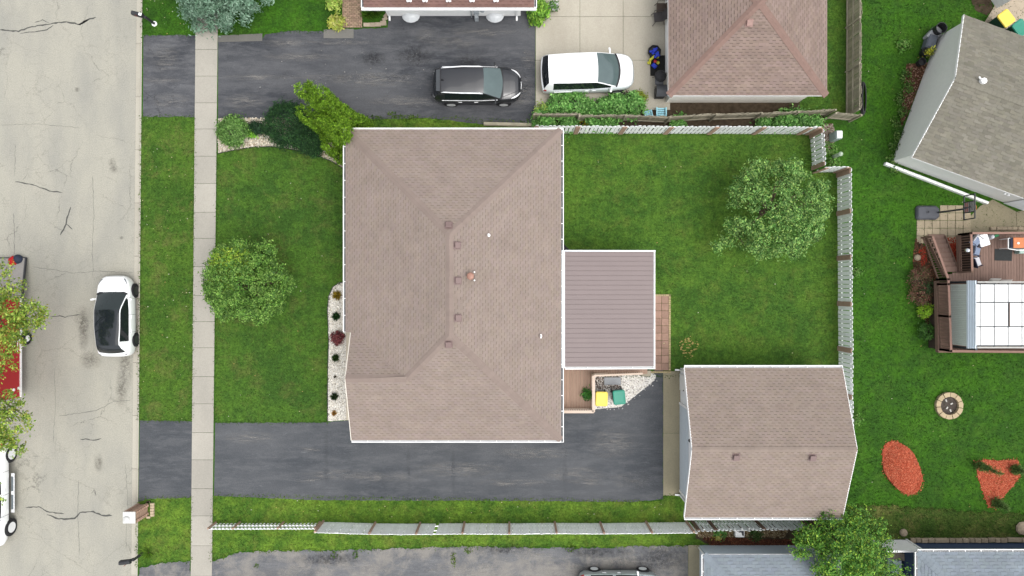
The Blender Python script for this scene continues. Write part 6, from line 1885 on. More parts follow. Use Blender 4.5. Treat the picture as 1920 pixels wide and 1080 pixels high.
# red trailer under the street tree
RED = plain("trailer_red", alb(196, 26, 38, 1.1), .45, .4, var=.06, coat=.3)
xe_ = P(39.5, 700, .45).x
y_t, y_b = P(0, 560, 1).y, P(0, 745, .6).y
tr = thing("box_trailer", "red box trailer with white lettering under the street tree", "trailer", (xe_ - 1.1, (y_t + y_b) / 2, ROAD_Z))
m = MB(); m.box((xe_ - 1.12, (y_t + y_b) / 2, 1.55), (2.2, y_t - y_b, 2.1), bevel=.03); m.build("box", RED, tr)
m = MB(); m.beam((xe_ - .01, y_t, .47), (xe_ - .01, y_b, .47), .08, .10); m.beam((xe_ - 2.22, y_t, .47), (xe_ - 2.22, y_b, .47), .08, .10)
m.build("side_rail", WHITE, tr)
for s in (0, 1):
    cx = xe_ + .10 if s == 0 else xe_ - 2.34
    cy = P(0, 635, .4).y
    m = MB(); M = Matrix.Translation((cx, cy, .33 + ROAD_Z)) @ Matrix.Rotation((1 if s == 0 else -1) * math.pi / 2, 4, 'Y')
    m.lathe([(.15, -.11), (.31, -.11), (.34, -.06), (.34, .06), (.31, .11), (.2, .11), (.18, .06), (.02, .05)], 22, mtx=M); wl = m.build("wheel", RUB, tr)
    m = MB(); m.lathe([(.185, .07), (.17, .09), (.05, .075), (.02, .1)], 16, mtx=M); m.build("rim", WHITE, wl)
    m = MB(); rows = []
    for i in range(11):
        a = math.pi * i / 10; rows.append([(cx - .13, cy + .46 * math.cos(a), .33 + ROAD_Z + .44 * math.sin(a)), (cx - .02 if s == 0 else cx + .13, cy + .46 * math.cos(a), .33 + ROAD_Z + .44 * math.sin(a))])
    m.grid(rows); m.build("fender", WHITE, tr)
def text_mesh(name, body, size, mat, parent, M):
    cu = bpy.data.curves.new("lettering", 'FONT'); cu.body = body; cu.size = size; cu.extrude = .004
    ob = bpy.data.objects.new("lettering", cu); COL.objects.link(ob)
    dg = bpy.context.evaluated_depsgraph_get(); me = bpy.data.meshes.new_from_object(ob.evaluated_get(dg))
    bpy.data.objects.remove(ob)
    me.materials.clear(); me.materials.append(mat)
    me.transform(M)
    og = ORIG[parent]
    me.transform(Matrix.Translation(-og))
    o = bpy.data.objects.new(name, me); COL.objects.link(o); o.parent = parent; ORIG[o] = og
    return o
Mt = lambda y, z: Matrix.Translation((xe_ - .01, y, z)) @ Matrix(((0, 0, 1, 0), (1, 0, 0, 0), (0, 1, 0, 0), (0, 0, 0, 1)))
text_mesh("lettering", "12-9", .42, WHITE, tr, Mt(P(0, 653, .9).y, .85))
m = MB(); m.box((xe_ + .0, P(0, 644, 1).y, .72), (.012, 1.0, .05)); m.build("lettering_rule", WHITE, tr)
m = MB()
for y, z in ((731, 1.0), (728, .62)): m.lathe([(.09, 0), (.08, .04), (.02, .06)], 10, mtx=Matrix.Translation((xe_ - .02, P(0, y, z).y, z)) @ Matrix.Rotation(math.pi / 2, 4, 'Y'))
m.build("marker_light", WHITE, tr)
# loading ramp lying open at the far end
rp = thing("trailer_ramp", "grey loading ramp with black frame behind the red trailer", "ramp", (*P(30, 515)[:2], ROAD_Z))
a, b, c_, d_ = [P(x, y, h) for x, y, h in ((-30, 484, .03), (49, 483, .03), (41, 560, .55), (-30, 560, .55))]
m = MB(); m.face([d_, c_, b, a]); m.face([p - Vector((0, 0, .05)) for p in (a, b, c_, d_)]); m.build("ramp_plate", concrete_mat("ramp_grey", alb(176, 172, 166), alb(140, 136, 130), .5, 0), rp)
m = MB(); m.beam(b, c_, .07, .10); m.beam(a, b, .05, .08); m.build("ramp_frame", BLK, rp)
q = P(12, 487, .6); m = MB(); m.lathe([(.15, 0), (.27, .08), (.30, .2), (.2, .34), (.05, .38)], 7, (q.x, q.y - .05, ROAD_Z)); bdl = m.build("tarp_bundle", plain("bundle_red", alb(206, 40, 40), .7, .2, var=.2, scale=8), smooth=True)
tag(bdl, "red rounded bundle at the ramp's end under the leaves", "bundle")
q = P(25, 486, .4); m = MB(); m.lathe([(.15, 0), (.26, .08), (.28, .2), (.16, .34), (.02, .38)], 10, (q.x, q.y, ROAD_Z)); tag(m.build("tarp_bundle", plain("bundle_navy", alb(58, 66, 84), .7, .2, var=.2, scale=8), smooth=True), "dark blue rounded bundle beside the ramp's end", "bundle")

# ------------------------------------------------------------------ things on the concrete pad
DKB = plain("patio_metal", (.045, .04, .038), .6, .3, var=.15)
MESHF = plain("patio_mesh", alb(96, 84, 76), .9, .1, var=.15)
def patio_chair(label, px, py, rz, c1):
    q = P(px, py, .45)
    t = thing("patio_chair", label, "chair", (q.x, q.y, .03), rz, "patio chairs on the pad", local=True)
    m = MB(); m.box((0, 0, .42), (.52, .52, .03), bevel=.01); m.build("seat", c1, t)
    m = MB(); m.box(None, (.5, .03, .55), mtx=Matrix.Translation((0, .32, .68)) @ Matrix.Rotation(-.35, 4, 'X')); m.build("backrest", c1, t)
    for sx in (-1, 1):
        for y0, y1 in ((-.3, -.22), (.36, .24)):
            m = MB(); m.tube([(sx * .3, y0, 0), (sx * .27, y1, .42)], .018, 6); m.build("leg", DKB, t)
        m = MB(); m.tube([(sx * .27, -.22, .42), (sx * .3, -.22, .62), (sx * .3, .1, .66), (sx * .26, .4, .8)], .018, 6); m.build("armrest", DKB, t)
patio_chair("brown mesh patio chair nearest the top edge by the square garage", 1240, 15, -1.6, MESHF)
patio_chair("grey patio chair beside the brown mesh chair", 1235, 32, -1.45, plain("patio_grey", alb(92, 88, 88), .9, .1, var=.1))
q = P(1234, 123, .04); m = MB(); m.box((q.x, q.y, .04), (.88, 1.12, .012), .02); tag(m.build("rubber_mat", plain("mat_black", (.018, .018, .017), .9, .2, var=.2)), "black mat on the concrete pad under the toys", "mat")
BLUE = plain("toy_blue", alb(40, 70, 216), .45, .4, var=.12, scale=8)
YEL = plain("toy_yellow", alb(226, 222, 60), .45, .4, var=.1)
REDT = plain("toy_red", alb(200, 36, 50), .45, .4)
q = P(1227, 97, .25); bg_ = thing("toy_bin", "black tub heaped with blue toys on the concrete pad", "tub", (q.x, q.y, .03), .3, None, local=True)
m = MB(); m.lathe([(.26, 0), (.30, .22), (.38, .26), (.36, .3), (.28, .2)], 8); m.build("tub", BLACKP, bg_)
r = random.Random(3); m = MB()
for i in range(16): m.box((r.uniform(-.2, .18), r.uniform(-.32, .12), .26 + r.uniform(0, .12)), (r.uniform(.08, .2), r.uniform(.06, .16), .06), r.uniform(0, 3), bevel=.015)
m.build("toys", BLUE, bg_)
q = P(1228, 115, .25); tt = thing("ride_on_toy", "yellow blue and red ride on toy lying on the black mat", "toy", (q.x, q.y, .045), .5, None, local=True)
m = MB(); m.tube([(-.28, .0, .12), (-.2, .2, .2), (.1, .25, .24), (.3, .12, .15)], [.05, .08, .08, .06], 8); m.build("frame", YEL, tt)
m = MB(); m.box((-.12, -.18, .12), (.22, .3, .16), .3, bevel=.05); m.build("seat", BLUE, tt)
m = MB(); m.lathe([(.03, .1), (.09, .13), (.09, .2), (.02, .23)], 10, (.02, .0, 0)); m.build("steering_wheel", REDT, tt)
for x, y in ((.16, -.12), (.26, .2), (-.28, .12)):
    m = MB(); m.lathe([(.05, .0), (.09, .02), (.09, .08), (.04, .1)], 12, (x, y, 0)); m.build("wheel", YEL, tt)
GRC = plain("grill_cover", alb(58, 58, 60), .7, .25, var=.12, scale=6)
GRG = plain("grill_grey", alb(92, 94, 98), .55, .3, var=.08)
q = P(1239, 142, .9); gk = thing("kettle_grill", "round black kettle grill beside the square garage", "grill", (q.x, q.y, .03), 0, None, local=True)
m = MB(); m.lathe([(.06, .5), (.24, .56), (.31, .72), (.32, .8)], 18); m.build("bowl", GRC, gk)
m = MB(); m.lathe([(.33, .8), (.32, .86), (.24, .98), (.1, 1.04), (.03, 1.05), (.03, 1.1), (.01, 1.1)], 18); m.build("lid", GRC, gk)
for a in (.5, 2.6, 4.7):
    m = MB(); m.tube([(.16 * math.cos(a), .16 * math.sin(a), .56), (.32 * math.cos(a), .32 * math.sin(a), 0)], .016, 6); m.build("leg", DKB, gk)
q = P(1240, 170, .8); gg = thing("gas_grill", "grey gas grill with side shelf next to the kettle grill", "grill", (q.x, q.y, .03), 0, None, local=True)
m = MB(); m.box((0, 0, .45), (.5, .55, .7), bevel=.03); m.build("cabinet", GRC, gg)
m = MB(); rows = []
for x in (-.28, .28): rows.append([(x, -.32 + .64 * i / 8, .8 + .24 * math.sin(math.pi * i / 8)) for i in range(9)])
m.grid(rows); m.face(rows[0]); m.face(rows[1][::-1]); m.build("hood", GRG, gg)
m = MB(); m.box((-.12, .48, .8), (.45, .32, .04), bevel=.01); m.build("side_shelf", GRG, gg)
m = MB(); m.tube([(-.3, -.2, .86), (-.36, -.2, .86), (-.36, .2, .86), (-.3, .2, .86)], .018, 6); m.build("handle", DKB, gg)
LBL = plain("light_blue_plastic", alb(164, 222, 236, 1.3), .5, .35, var=.06)
def slat_chair(label, px, py, rz, s):
    q = P(px, py, .3)
    t = thing("slatted_chair", label, "chair", (q.x, q.y, 0), rz, "light blue slatted chairs", local=True)
    for i in range(4):
        m = MB(); m.box((0, (-.22 + .14 * i) * s, .28 * s), (.52 * s, .11 * s, .03), bevel=.008); m.build("seat_slat", LBL, t)
    for i in range(4):
        m = MB(); m.box(None, (.11 * s, .03, .6 * s), mtx=Matrix.Translation(((-.2 + .133 * i) * s, .40 * s, .5 * s)) @ Matrix.Rotation(-.45, 4, 'X'), bevel=.008); m.build("back_slat", LBL, t)
    for sx in (-1, 1):
        m = MB(); m.box((sx * .32 * s, .02, .45 * s), (.1 * s, .62 * s, .03), bevel=.01); m.build("armrest", LBL, t)
        for y in (-.22, .25):
            m = MB(); m.box((sx * .29 * s, y * s, .22 * s), (.05, .07, .44 * s)); m.build("leg", LBL, t)
slat_chair("light blue slatted chair beside the cream garage wall", 1240, 209, math.pi, .78)
slat_chair("smaller light blue slatted chair half behind the plants", 1216, 212, math.pi + .2, .6)
q = P(1039, 12, .3); pot = thing("potted_plant", "potted white flowering plant beside the white house corner", "plant", (q.x, q.y, .03), 0, None, local=True)
m = MB(); m.lathe([(.18, 0), (.26, .26), (.28, .3), (.25, .3), (.23, .26)], 16); m.build("pot", plain("pot_tan", alb(176, 160, 140), .8, .2), pot)

# things beside the grey house
def barrel(label, px, py, r0, h, mat, name="barrel", rim=None):
    q = P(px, py, h)
    m = MB(); m.lathe([(r0 * .8, 0), (r0 * .95, h * .6), (r0, h - .04), (r0 * 1.06, h), (r0 * .95, h), (r0 * .9, h - .05), (r0 * .82, h * .55), (.01, h * .5)], 20, (q.x, q.y, 0)); return tag(m.build(name, mat), label, name.replace("_", " "))
barrel("large open black barrel at the corner of the grey house", 1766, 52, .29, .9, BLACKP)
barrel("open black pot below the grey storage box", 1739, 96, .25, .45, BLACKP, "pot")
barrel("smallest open black pot against the grey house wall", 1730, 115, .2, .4, BLACKP, "pot")
q = P(1752, 64, .4); m = MB(); m.box((q.x, q.y, .28), (.55, .8, .5), -.75, bevel=.06); tag(m.build("storage_box", plain("box_pale_grey", alb(190, 192, 196), .5, .3)), "pale grey box under the black barrel", "box")
q = P(1745, 79, .4); m = MB(); m.box((q.x, q.y, .3), (.5, .75, .5), -.3, bevel=.05); m.box((q.x, q.y, .57), (.44, .68, .05), -.3, bevel=.02); tag(m.build("storage_box", plain("box_mid_grey", alb(112, 118, 128), .6, .3)), "dark grey ribbed box between the barrel and the pots", "box")
hz = thing("hose_coil", "black hose coil on the grass against the mossy fence", "hose", (*P(1617, 186)[:2], 0))
for k in range(3):
    m = MB(); c = P(1617.5, 185); m.tube([(c.x + (.16 - .03 * k) * math.cos(t), c.y + (.9 - .05 * k) * math.sin(t), .05 + .06 * k) for t in [i * math.pi / 14 for i in range(29)]], .035, 7); m.build("loop", BLACKP, hz)
ub = thing("utility_box", "pale green utility box standing on chips by the fence corner", "utility box", (*P(1560, 258)[:2], 0))
c = P(1559, 259); m = MB(); m.box((c.x, c.y, .45), (.3, .45, .9), bevel=.02); m.build("cabinet", plain("utility_green", alb(176, 190, 188), .5, .4, var=.06), ub)
m = MB(); m.box((c.x + .02, c.y, .92), (.28, .38, .05), bevel=.015); m.build("lid", WHITE, ub)
m = MB(); m.box((c.x - .165, c.y, .5), (.02, .3, .6)); m.build("door", MATS["utility_green"], ub)
c = P(1563, 294); m = MB(); m.lathe([(.11, 0), (.1, .75), (.12, .77), (.12, .85), (.06, .93), (.01, .94)], 14, (c.x, c.y, 0)); tag(m.build("cable_pedestal", plain("pedestal_green", alb(196, 214, 190), .5, .4)), "pale round cable pedestal by the short picket fence", "pedestal")
# white lid box with a black mark, by the fence
q = P(1388, 1001, .35); sg_ = thing("sign_box", "white square box with black curved mark beside the greyed fence", "box", (q.x, q.y, 0), 0, None, local=True)
m = MB(); m.box((0, 0, .16), (.5, .42, .32), bevel=.03); m.build("body", WHITE, sg_)
m = MB(); m.prism([(-.2, .12), (-.1, .155), (.2, .155), (.21, -.1), (.15, -.13), (.1, -.06), (.1, .02), (.04, .075), (-.04, .06), (-.12, .1)], .322, .328); m.build("black_mark", plain("mark_black", (.02, .02, .03), .5, .3), sg_)
# wooden shade edge by the patio cover
m = MB(); m.beam(P(1054, 455, .5), P(1067, 469, .5), .05, .04); m.beam(P(1052, 463, .3), P(1062, 471, .3), .35, .3); tag(m.build("planter_box", DPL), "dark planter edge in the corner between house and patio roof", "planter")

# ------------------------------------------------------------------ trees and plants
BARK = plain("bark", alb(120, 104, 88), .95, .1, var=.25, scale=8, bump=.4)
LEAF = leaf_mat("leaf")
NEED = leaf_mat("needle", .65)
def tree(name, label, base, cat="tree", group=None):
    return thing(name, label, cat, (base[0], base[1], 0), 0, group)

# fruit tree in the back yard
c = P(1462, 388, 2.6)
t = tree("apple_tree", "leafy green tree on the back lawn near the east picket fence", (c.x, c.y))
rg = random.Random(21)
bl = lumps((c.x, c.y, 2.1), (2.45, 2.35, 1.75), 92, .26, .46, 21)
e = P(1352, 458, 1.7)
for k in range(5):
    f_ = .55 + .13 * k; bl.extend([(c.x + (e.x - c.x) * f_ + rg.uniform(-.1, .1), c.y + (e.y - c.y) * f_ + rg.uniform(-.22, .22), 1.85 - .03 * k, .24, .22, .16) for _q in range(3)])
limbs(t, (c.x, c.y, 0), [(b[0], b[1], b[2] - .2) for b in bl[1:92:8]] + [(e.x, e.y, 1.8)], .12, BARK, 3)
foliage("crown", t, bl, 23000, .058, [alb(104, 146, 72), alb(82, 124, 56), alb(132, 170, 96), alb(58, 98, 40), alb(148, 178, 94)], LEAF, 5, clumps=1100, crad=.10, shell=.92, fine=.10, jit=.25)

# round tree over the pavement
c = P(457, 528, 2.3)
t = tree("round_tree", "dense round green tree with a yellow patch beside the pavement", (c.x, c.y))
bl = lumps((c.x, c.y, 1.95), (2.08, 1.95, 1.7), 120, .24, .40, 22)
limbs(t, (c.x, c.y, 0), [(b[0], b[1], b[2] - .25) for b in bl[1::12]], .12, BARK, 4)
foliage("crown", t, bl, 26000, .058, [alb(104, 142, 58), alb(86, 126, 50), alb(128, 162, 78), alb(66, 104, 40)], LEAF, 6, clumps=1300, crad=.09, shell=.94, fine=.10, jit=.25)
q = P(418, 500, 2.9)
bl2 = [(q.x + .2, q.y + .0, 2.65, .85, .95, .7), (q.x - .4, q.y - .4, 2.2, .5, .7, .6), (q.x + .75, q.y + .35, 3.05, .6, .5, .45)]
o = foliage("yellow_leaves", t, bl2, 2600, .065, [alb(150, 180, 54), alb(170, 194, 76), alb(112, 152, 52), alb(132, 166, 54)], LEAF, 7, clumps=120, crad=.13, shell=.98, fine=.1)

# blue spruce
c = P(420, -20)
t = tree("blue_spruce", "large blue green spruce at the top of the pavement", (c.x, c.y))
m = MB(); m.tube([(c.x, c.y, -.1), (c.x, c.y, 3), (c.x, c.y, 6)], [.2, .12, .02], 8); m.build("trunk", BARK, t)
bl = []
for k in range(11):
    z = .5 + .5 * k; R_ = 2.75 * (1 - z / 7.0)
    n_ = max(5, int(R_ * 7))
    for i in range(n_):
        a = 2 * math.pi * i / n_ + rg.uniform(-.15, .15) + k; rr2 = R_ * rg.uniform(.82, 1.02)
        bl.append((c.x + rr2 * math.cos(a), c.y + rr2 * math.sin(a), z, .34, .34, .22)); bl.append((c.x + rr2 * .6 * math.cos(a), c.y + rr2 * .6 * math.sin(a), z + .15, .36, .36, .22))
foliage("crown", t, bl, 60000, .085, [alb(124, 156, 132), alb(104, 136, 112), alb(142, 170, 148), alb(86, 116, 92)], NEED, 8, clumps=1500, crad=.12, shell=.85, aspect=.34, fine=.25, up=.7, jit=.14)

# arborvitae clump at the house corner: leaning columns
t = tree("arborvitae", "bright yellow green clump of upright conifer columns at the house corner", P(655, 252)[:2])
cols_a = [((636, 232), (559, 163), 5.2, .31), ((654, 236), (592, 175), 5.6, .52), ((684, 240), (622, 199), 5.0, .40), ((620, 254), (564, 206), 4.3, .35), ((640, 270), (602, 222), 4.6, .29), ((656, 272), (630, 233), 4.6, .55), ((634, 290), (610, 264), 2.2, .38), ((692, 240), (668, 226), 2.4, .38), ((648, 298), (634, 284), 1.5, .42), ((600, 206), (578, 158), 4.6, .22)]
bl = []; mt = MB()
for (b0, t0, h, r_) in cols_a:
    A, B = P(*b0, .2), P(*t0, h); n_ = int((B - A).length / .22)
    mt.tube([A - Vector((0, 0, .3)), A.lerp(B, .5), B - Vector((0, 0, .4))], [.07, .05, .01], 6)
    for i in range(n_ + 1):
        u = i / n_; rad = r_ * 1.05 * (min(1, 12.0 * (1 - u) + .25) ** .6) * (0.8 + .2 * min(1, u * 4))
        p = A.lerp(B, u); bl.append((p.x, p.y, p.z, max(.12, rad), max(.12, rad), .25))
mt.build("trunk", BARK, t)
foliage("crown", t, bl, 64000, .048, [alb(118, 156, 42), alb(100, 140, 36), alb(136, 172, 52), alb(80, 116, 30)], NEED, 9, clumps=3600, crad=.04, shell=.99, aspect=.42, fine=.05, up=-.25, jit=.2)

def shrub(name, label, px, py, r_, h, n, size, cols, seed, cat="shrub", group=None, ex=1.0, aspect=.5, up=.5, clumps=60, crad=.1, fine=.2, extra=(), mat=None):
    c = P(px, py, h * .5)
    t = tree(name, label, (c.x, c.y), cat, group)
    bl = [(c.x, c.y, h * .48, r_, r_ * ex, h * .5)] + [(c.x + dx, c.y + dy, h * .4 * k, r_ * k, r_ * ex * k, h * .45 * k) for dx, dy, k in extra]
    foliage("foliage", t, bl, n, size, cols, mat or LEAF, seed, clumps=clumps, crad=crad, shell=.95, aspect=aspect, fine=fine, up=up)
    m = MB()
    for k in range(4):
        a = k * 1.6; m.tube([(c.x, c.y, -.05), (c.x + r_ * .5 * math.cos(a), c.y + r_ * .5 * math.sin(a), h * .6)], [.025, .008], 5)
    m.build("stem", BARK, t)
    return t
shrub("yew_shrub", "dark green rounded yew beside the bright conifer columns", 538, 234, 1.18, 1.7, 16000, .09, [alb(40, 76, 38), alb(32, 64, 32), alb(60, 98, 50), alb(24, 52, 28)], 31, aspect=.16, clumps=420, crad=.13, fine=.35, extra=((1.0, -.6, .72), (1.3, -1.0, .45)), mat=NEED)
shrub("green_shrub", "leafy mid green shrub in gravel beside the pavement", 436, 246, .75, 1.0, 5200, .06, [alb(94, 132, 62), alb(76, 114, 50), alb(118, 154, 82)], 32, clumps=170)
shrub("dark_shrub", "small dark green shrub in gravel left of the yew", 480, 240, .42, .5, 1600, .05, [alb(38, 70, 40), alb(30, 56, 34)], 33, ex=.7, clumps=50)
shrub("lime_plant", "small lime green plant in the gravel beside the mid green shrub", 473, 248, .25, .35, 500, .06, [alb(130, 186, 60), alb(110, 166, 50)], 34, "plant", clumps=18)
# plants of the white gravel bed
def rosette(name, label, px, py, r_, cols, seed, n=90, h=.3, group="plants in the white gravel bed"):
    c = P(px, py); t = tree(name, label, (c.x, c.y), "plant", group); rng = np.random.default_rng(seed)
    a = rng.uniform(0, 2 * np.pi, n); el = rng.uniform(.15, 1.3, n); L = r_ * rng.uniform(.6, 1.1, n) / np.maximum(.45, np.cos(el * .8))
    L = np.minimum(L, r_ * 1.3)
    d = np.stack([np.cos(a) * np.cos(el), np.sin(a) * np.cos(el), np.sin(el) * h / max(.1, r_) * .9], 1)
    s = np.stack([-np.sin(a), np.cos(a), np.zeros(n)], 1) * .018
    b = np.array([c.x, c.y, .02]); mid = b + d * (L * .55)[:, None]; tip = b + d * L[:, None] - np.array([0, 0, .02])
    v = np.stack([np.tile(b, (n, 1)), mid + s, tip, mid - s], 1).reshape(-1, 3)
    cc = np.array(cols)[rng.integers(0, len(cols), n)] * rng.uniform(.7, 1.25, (n, 1))
    np_mesh("leaves", v, 4, LEAF, cc, t)
    m = MB(); m.lathe([(.06, 0), (.05, .04), (.01, .06)], 8, (c.x, c.y, 0)); m.build("root_crown", SOIL, t)
rosette("spiky_plant", "golden yellow spiky plant at the top of the white gravel bed", 632.5, 554, .33, [alb(176, 150, 40), alb(206, 180, 70), alb(130, 110, 36)], 51, 170)
rosette("spiky_plant", "dark green spiky plant between the golden and the dark red plants", 631, 593, .30, [alb(44, 84, 40), alb(30, 62, 32), alb(70, 110, 60)], 52, 160)
shrub("red_plant", "dark red leafy plant in the middle of the white gravel bed", 632, 633, .34, .45, 900, .045, [alb(110, 50, 54), alb(84, 38, 44), alb(136, 70, 70)], 53, "plant", "plants in the white gravel bed", clumps=50, crad=.06)
rosette("spiky_plant", "green spiky plant just below the dark red plant", 630, 671, .28, [alb(60, 92, 44), alb(84, 112, 56), alb(40, 70, 34)], 54, 150)
rosette("spiky_plant", "olive spiky plant above the small orange plant", 628, 743, .29, [alb(58, 82, 44), alb(80, 100, 60), alb(40, 62, 34)], 55, 150)
rosette("spiky_plant", "small orange plant at the bottom of the white gravel bed", 627.5, 774, .19, [alb(196, 140, 60), alb(216, 170, 90)], 56, 90)
rosette("weed", "tiny sparse weed in the white gravel bed above the olive plant", 629, 706, .12, [alb(120, 116, 100), alb(90, 96, 70)], 57, 18)
shrub("fern_pot", "small round green plant on the tan deck", 1100, 737, .2, .32, 420, .06, [alb(70, 130, 50), alb(90, 150, 60), alb(50, 104, 40)], 58, "plant", clumps=20)
bpy.data.objects["fern_pot"].location.z = DZ
m = MB(); c = P(1100, 737, DZ + .16); m.lathe([(.09, .0), (.13, .18), (.14, .2), (.11, .19)], 14, (c.x, c.y, 0)); m.build("pot", DPL, bpy.data.objects["fern_pot"])
# neighbour's front bed
shrub("hosta", "yellow green hosta at the corner of the brick walk", 629, 41, .32, .4, 520, .1, [alb(206, 214, 110), alb(186, 200, 90), alb(160, 180, 76)], 61, "plant", clumps=24)
shrub("hosta", "yellow green leafy plant at the top edge by the brick walk", 626, 5, .32, .5, 600, .09, [alb(140, 170, 70), alb(176, 196, 96)], 62, "plant", clumps=30)
for k, (px, py, r_, lab) in enumerate(((690, 28, .3, "grassy green plant below the white house's left eave"), (704, 22, .35, "spiky grass clump at the left corner of the white house"))):
    rosette("grass_clump", lab, px, py, r_ * 1.6, [alb(96, 140, 40), alb(70, 116, 34), alb(120, 160, 60)], 63 + k, 160, .5, "grassy clumps by the white house")
shrub("flowering_bush", "bright green bush by the white house's right corner", 1011, 18, .55, .8, 1800, .09, [alb(110, 156, 50), alb(140, 180, 70), alb(80, 126, 40)], 66, extra=((-.3, .4, .7), (-.15, -.35, .6)), clumps=70)
q = bpy.data.objects["potted_plant"]; c = P(1039, 12, .3)
o = foliage("leaves", None, [(0, 0, .38, .24, .24, .16)], 380, .07, [alb(70, 110, 50), alb(236, 236, 220), alb(90, 130, 60)], LEAF, 67, clumps=26, crad=.07); o.parent = q
# perennials along the weathered fence
GRN = [alb(110, 160, 80), alb(92, 144, 66), alb(132, 178, 98), alb(74, 122, 54)]
for k, (px, py, r_, h, lab) in enumerate(((1021, 211, .35, .5, "pale green plant at the left end of the pad's planting"), (1048, 197, .62, .9, "tall leafy plant behind the minivan's rear wheel"), (1078, 196, .72, .95, "broad leafy plant beside the minivan"), (1102, 206, .5, .7, "leafy plant between the two big clumps on the pad"), (1132, 204, .5, .7, "leafy plant below the minivan's front wheel"), (1158, 200, .62, .9, "bright leafy clump before the weathered fence"), (1184, 199, .66, .95, "largest leafy clump near the light blue chairs"), (1020, 227, .55, .8, "leafy clump between the fences at the left end"), (1064, 227, .5, .7, "second leafy clump between the two fences"), (1123, 220, .6, 1.2, "tall plant poking over the weathered fence"), (1140, 230, .4, .6, "low plant between the fences near the yellow flowers"), (1270, 231, .3, .5, "small plant between the fences below the garage wall"), (1432, 231, .3, .5, "small plant between the fences right of centre"), (1470, 226, .5, .8, "bushy plant between the fences near the corner"), (1492, 225, .55, .9, "bright bushy plant between the fences nearest the corner"), (1525, 229, .4, .6, "last leafy plant before the fence corner"))):
    shrub("perennial", lab, px, py, r_, h, int(2200 * r_ * 1.2), .075, GRN if k != 0 else [alb(170, 190, 100), alb(150, 176, 84)], 100 + k, "plant", "leafy perennials along the weathered fence", clumps=int(80 * r_), crad=.12)
shrub("yellow_flowers", "small patch of orange yellow flowers between the fences", 1100, 226, .22, .5, 260, .06, [alb(226, 176, 50), alb(206, 150, 40), alb(110, 140, 50)], 120, "plant", clumps=14)
shrub("dark_perennial", "dark purple round plant near the minivan's front", 1181, 185, .27, .5, 700, .05, [alb(74, 62, 50), alb(90, 80, 56), alb(56, 48, 40)], 121, "plant", clumps=30)
shrub("yellow_shrub", "round yellow green shrub at the end of the pad's planting", 1201, 184, .3, .5, 900, .05, [alb(140, 156, 50), alb(110, 130, 44), alb(160, 170, 70)], 122, clumps=34)
# weeds by the utility box and walls
for k, (px, py, r_, lab) in enumerate(((1556, 277, .35, "weeds between the utility box and cable pedestal"), (1566, 304, .35, "weeds below the cable pedestal"), (1693, 88, .3, "broad leaved weed on the vivid lawn"), (1605, 510, .2, "weed at the foot of the east picket fence"), (1606, 787, .15, "small weed by the garage's east corner"))):
    shrub("weed_clump", lab, px, py, r_, .25, int(900 * r_), .06, [alb(96, 140, 60), alb(120, 150, 80), alb(74, 120, 44)], 130 + k, "weed", clumps=16)
for k in range(9):
    px, py = 1668 + rg.uniform(-6, 10) + (9 - k) * 3.6, 330 - k * 0 - (9 - k) * 22 + 10
    shrub("wall_weed", ("lowest", "second", "third", "fourth", "fifth", "sixth", "seventh", "eighth", "ninth")[8 - k if 0 else k] + " weed up the foot of the grey house's gable wall counted from its top" if k else "topmost weed at the foot of the grey house's gable wall", px - 2, py, .25, .2, 160, .06, [alb(80, 120, 44), alb(110, 136, 70), alb(64, 100, 40)], 140 + k, "weed", "weeds at the grey house wall", clumps=10)
rosette("grass_tuft", "tall yellow green grass tuft beside the bottom mailbox", 279, 1036, .5, [alb(120, 160, 50), alb(96, 140, 40)], 150, 60, .5, None)
q = P(1741, 92, .55); o = shrub("potted_yellow_plant", "yellow leaved plant growing in the larger black pot", 1743, 96, .2, .7, 160, .06, [alb(196, 190, 60), alb(150, 160, 60)], 151, "plant", clumps=12)
# conifers in the mulch
for k, (b0, t0, h, r_, lab) in enumerate((((1836, 872), (1876, 888), 1.8, .26, "narrow small conifer lying across the mulch bed"), ((1905, 880), (1920, 885), 1.0, .3, "small conifer at the right edge of the mulch bed"), ((1868, 942), (1890, 955), 1.2, .3, "small conifer at the bottom tip of the mulch bed"))):
    A, B = P(*b0, .1), P(*t0, h); t = tree("small_conifer", lab, A[:2], "conifer", "conifers in the mulch bed")
    bl = [(*A.lerp(B, i / 8), max(.06, r_ * (1 - i / 9)), max(.06, r_ * (1 - i / 9)), .16) for i in range(9)]
    foliage("crown", t, bl, 1500, .05, [alb(76, 104, 44), alb(58, 84, 36), alb(96, 122, 60)], NEED, 160 + k, clumps=90, crad=.07, aspect=.3)
    m = MB(); m.tube([A - Vector((0, 0, .2)), B], [.03, .008], 6); m.build("trunk", BARK, t)
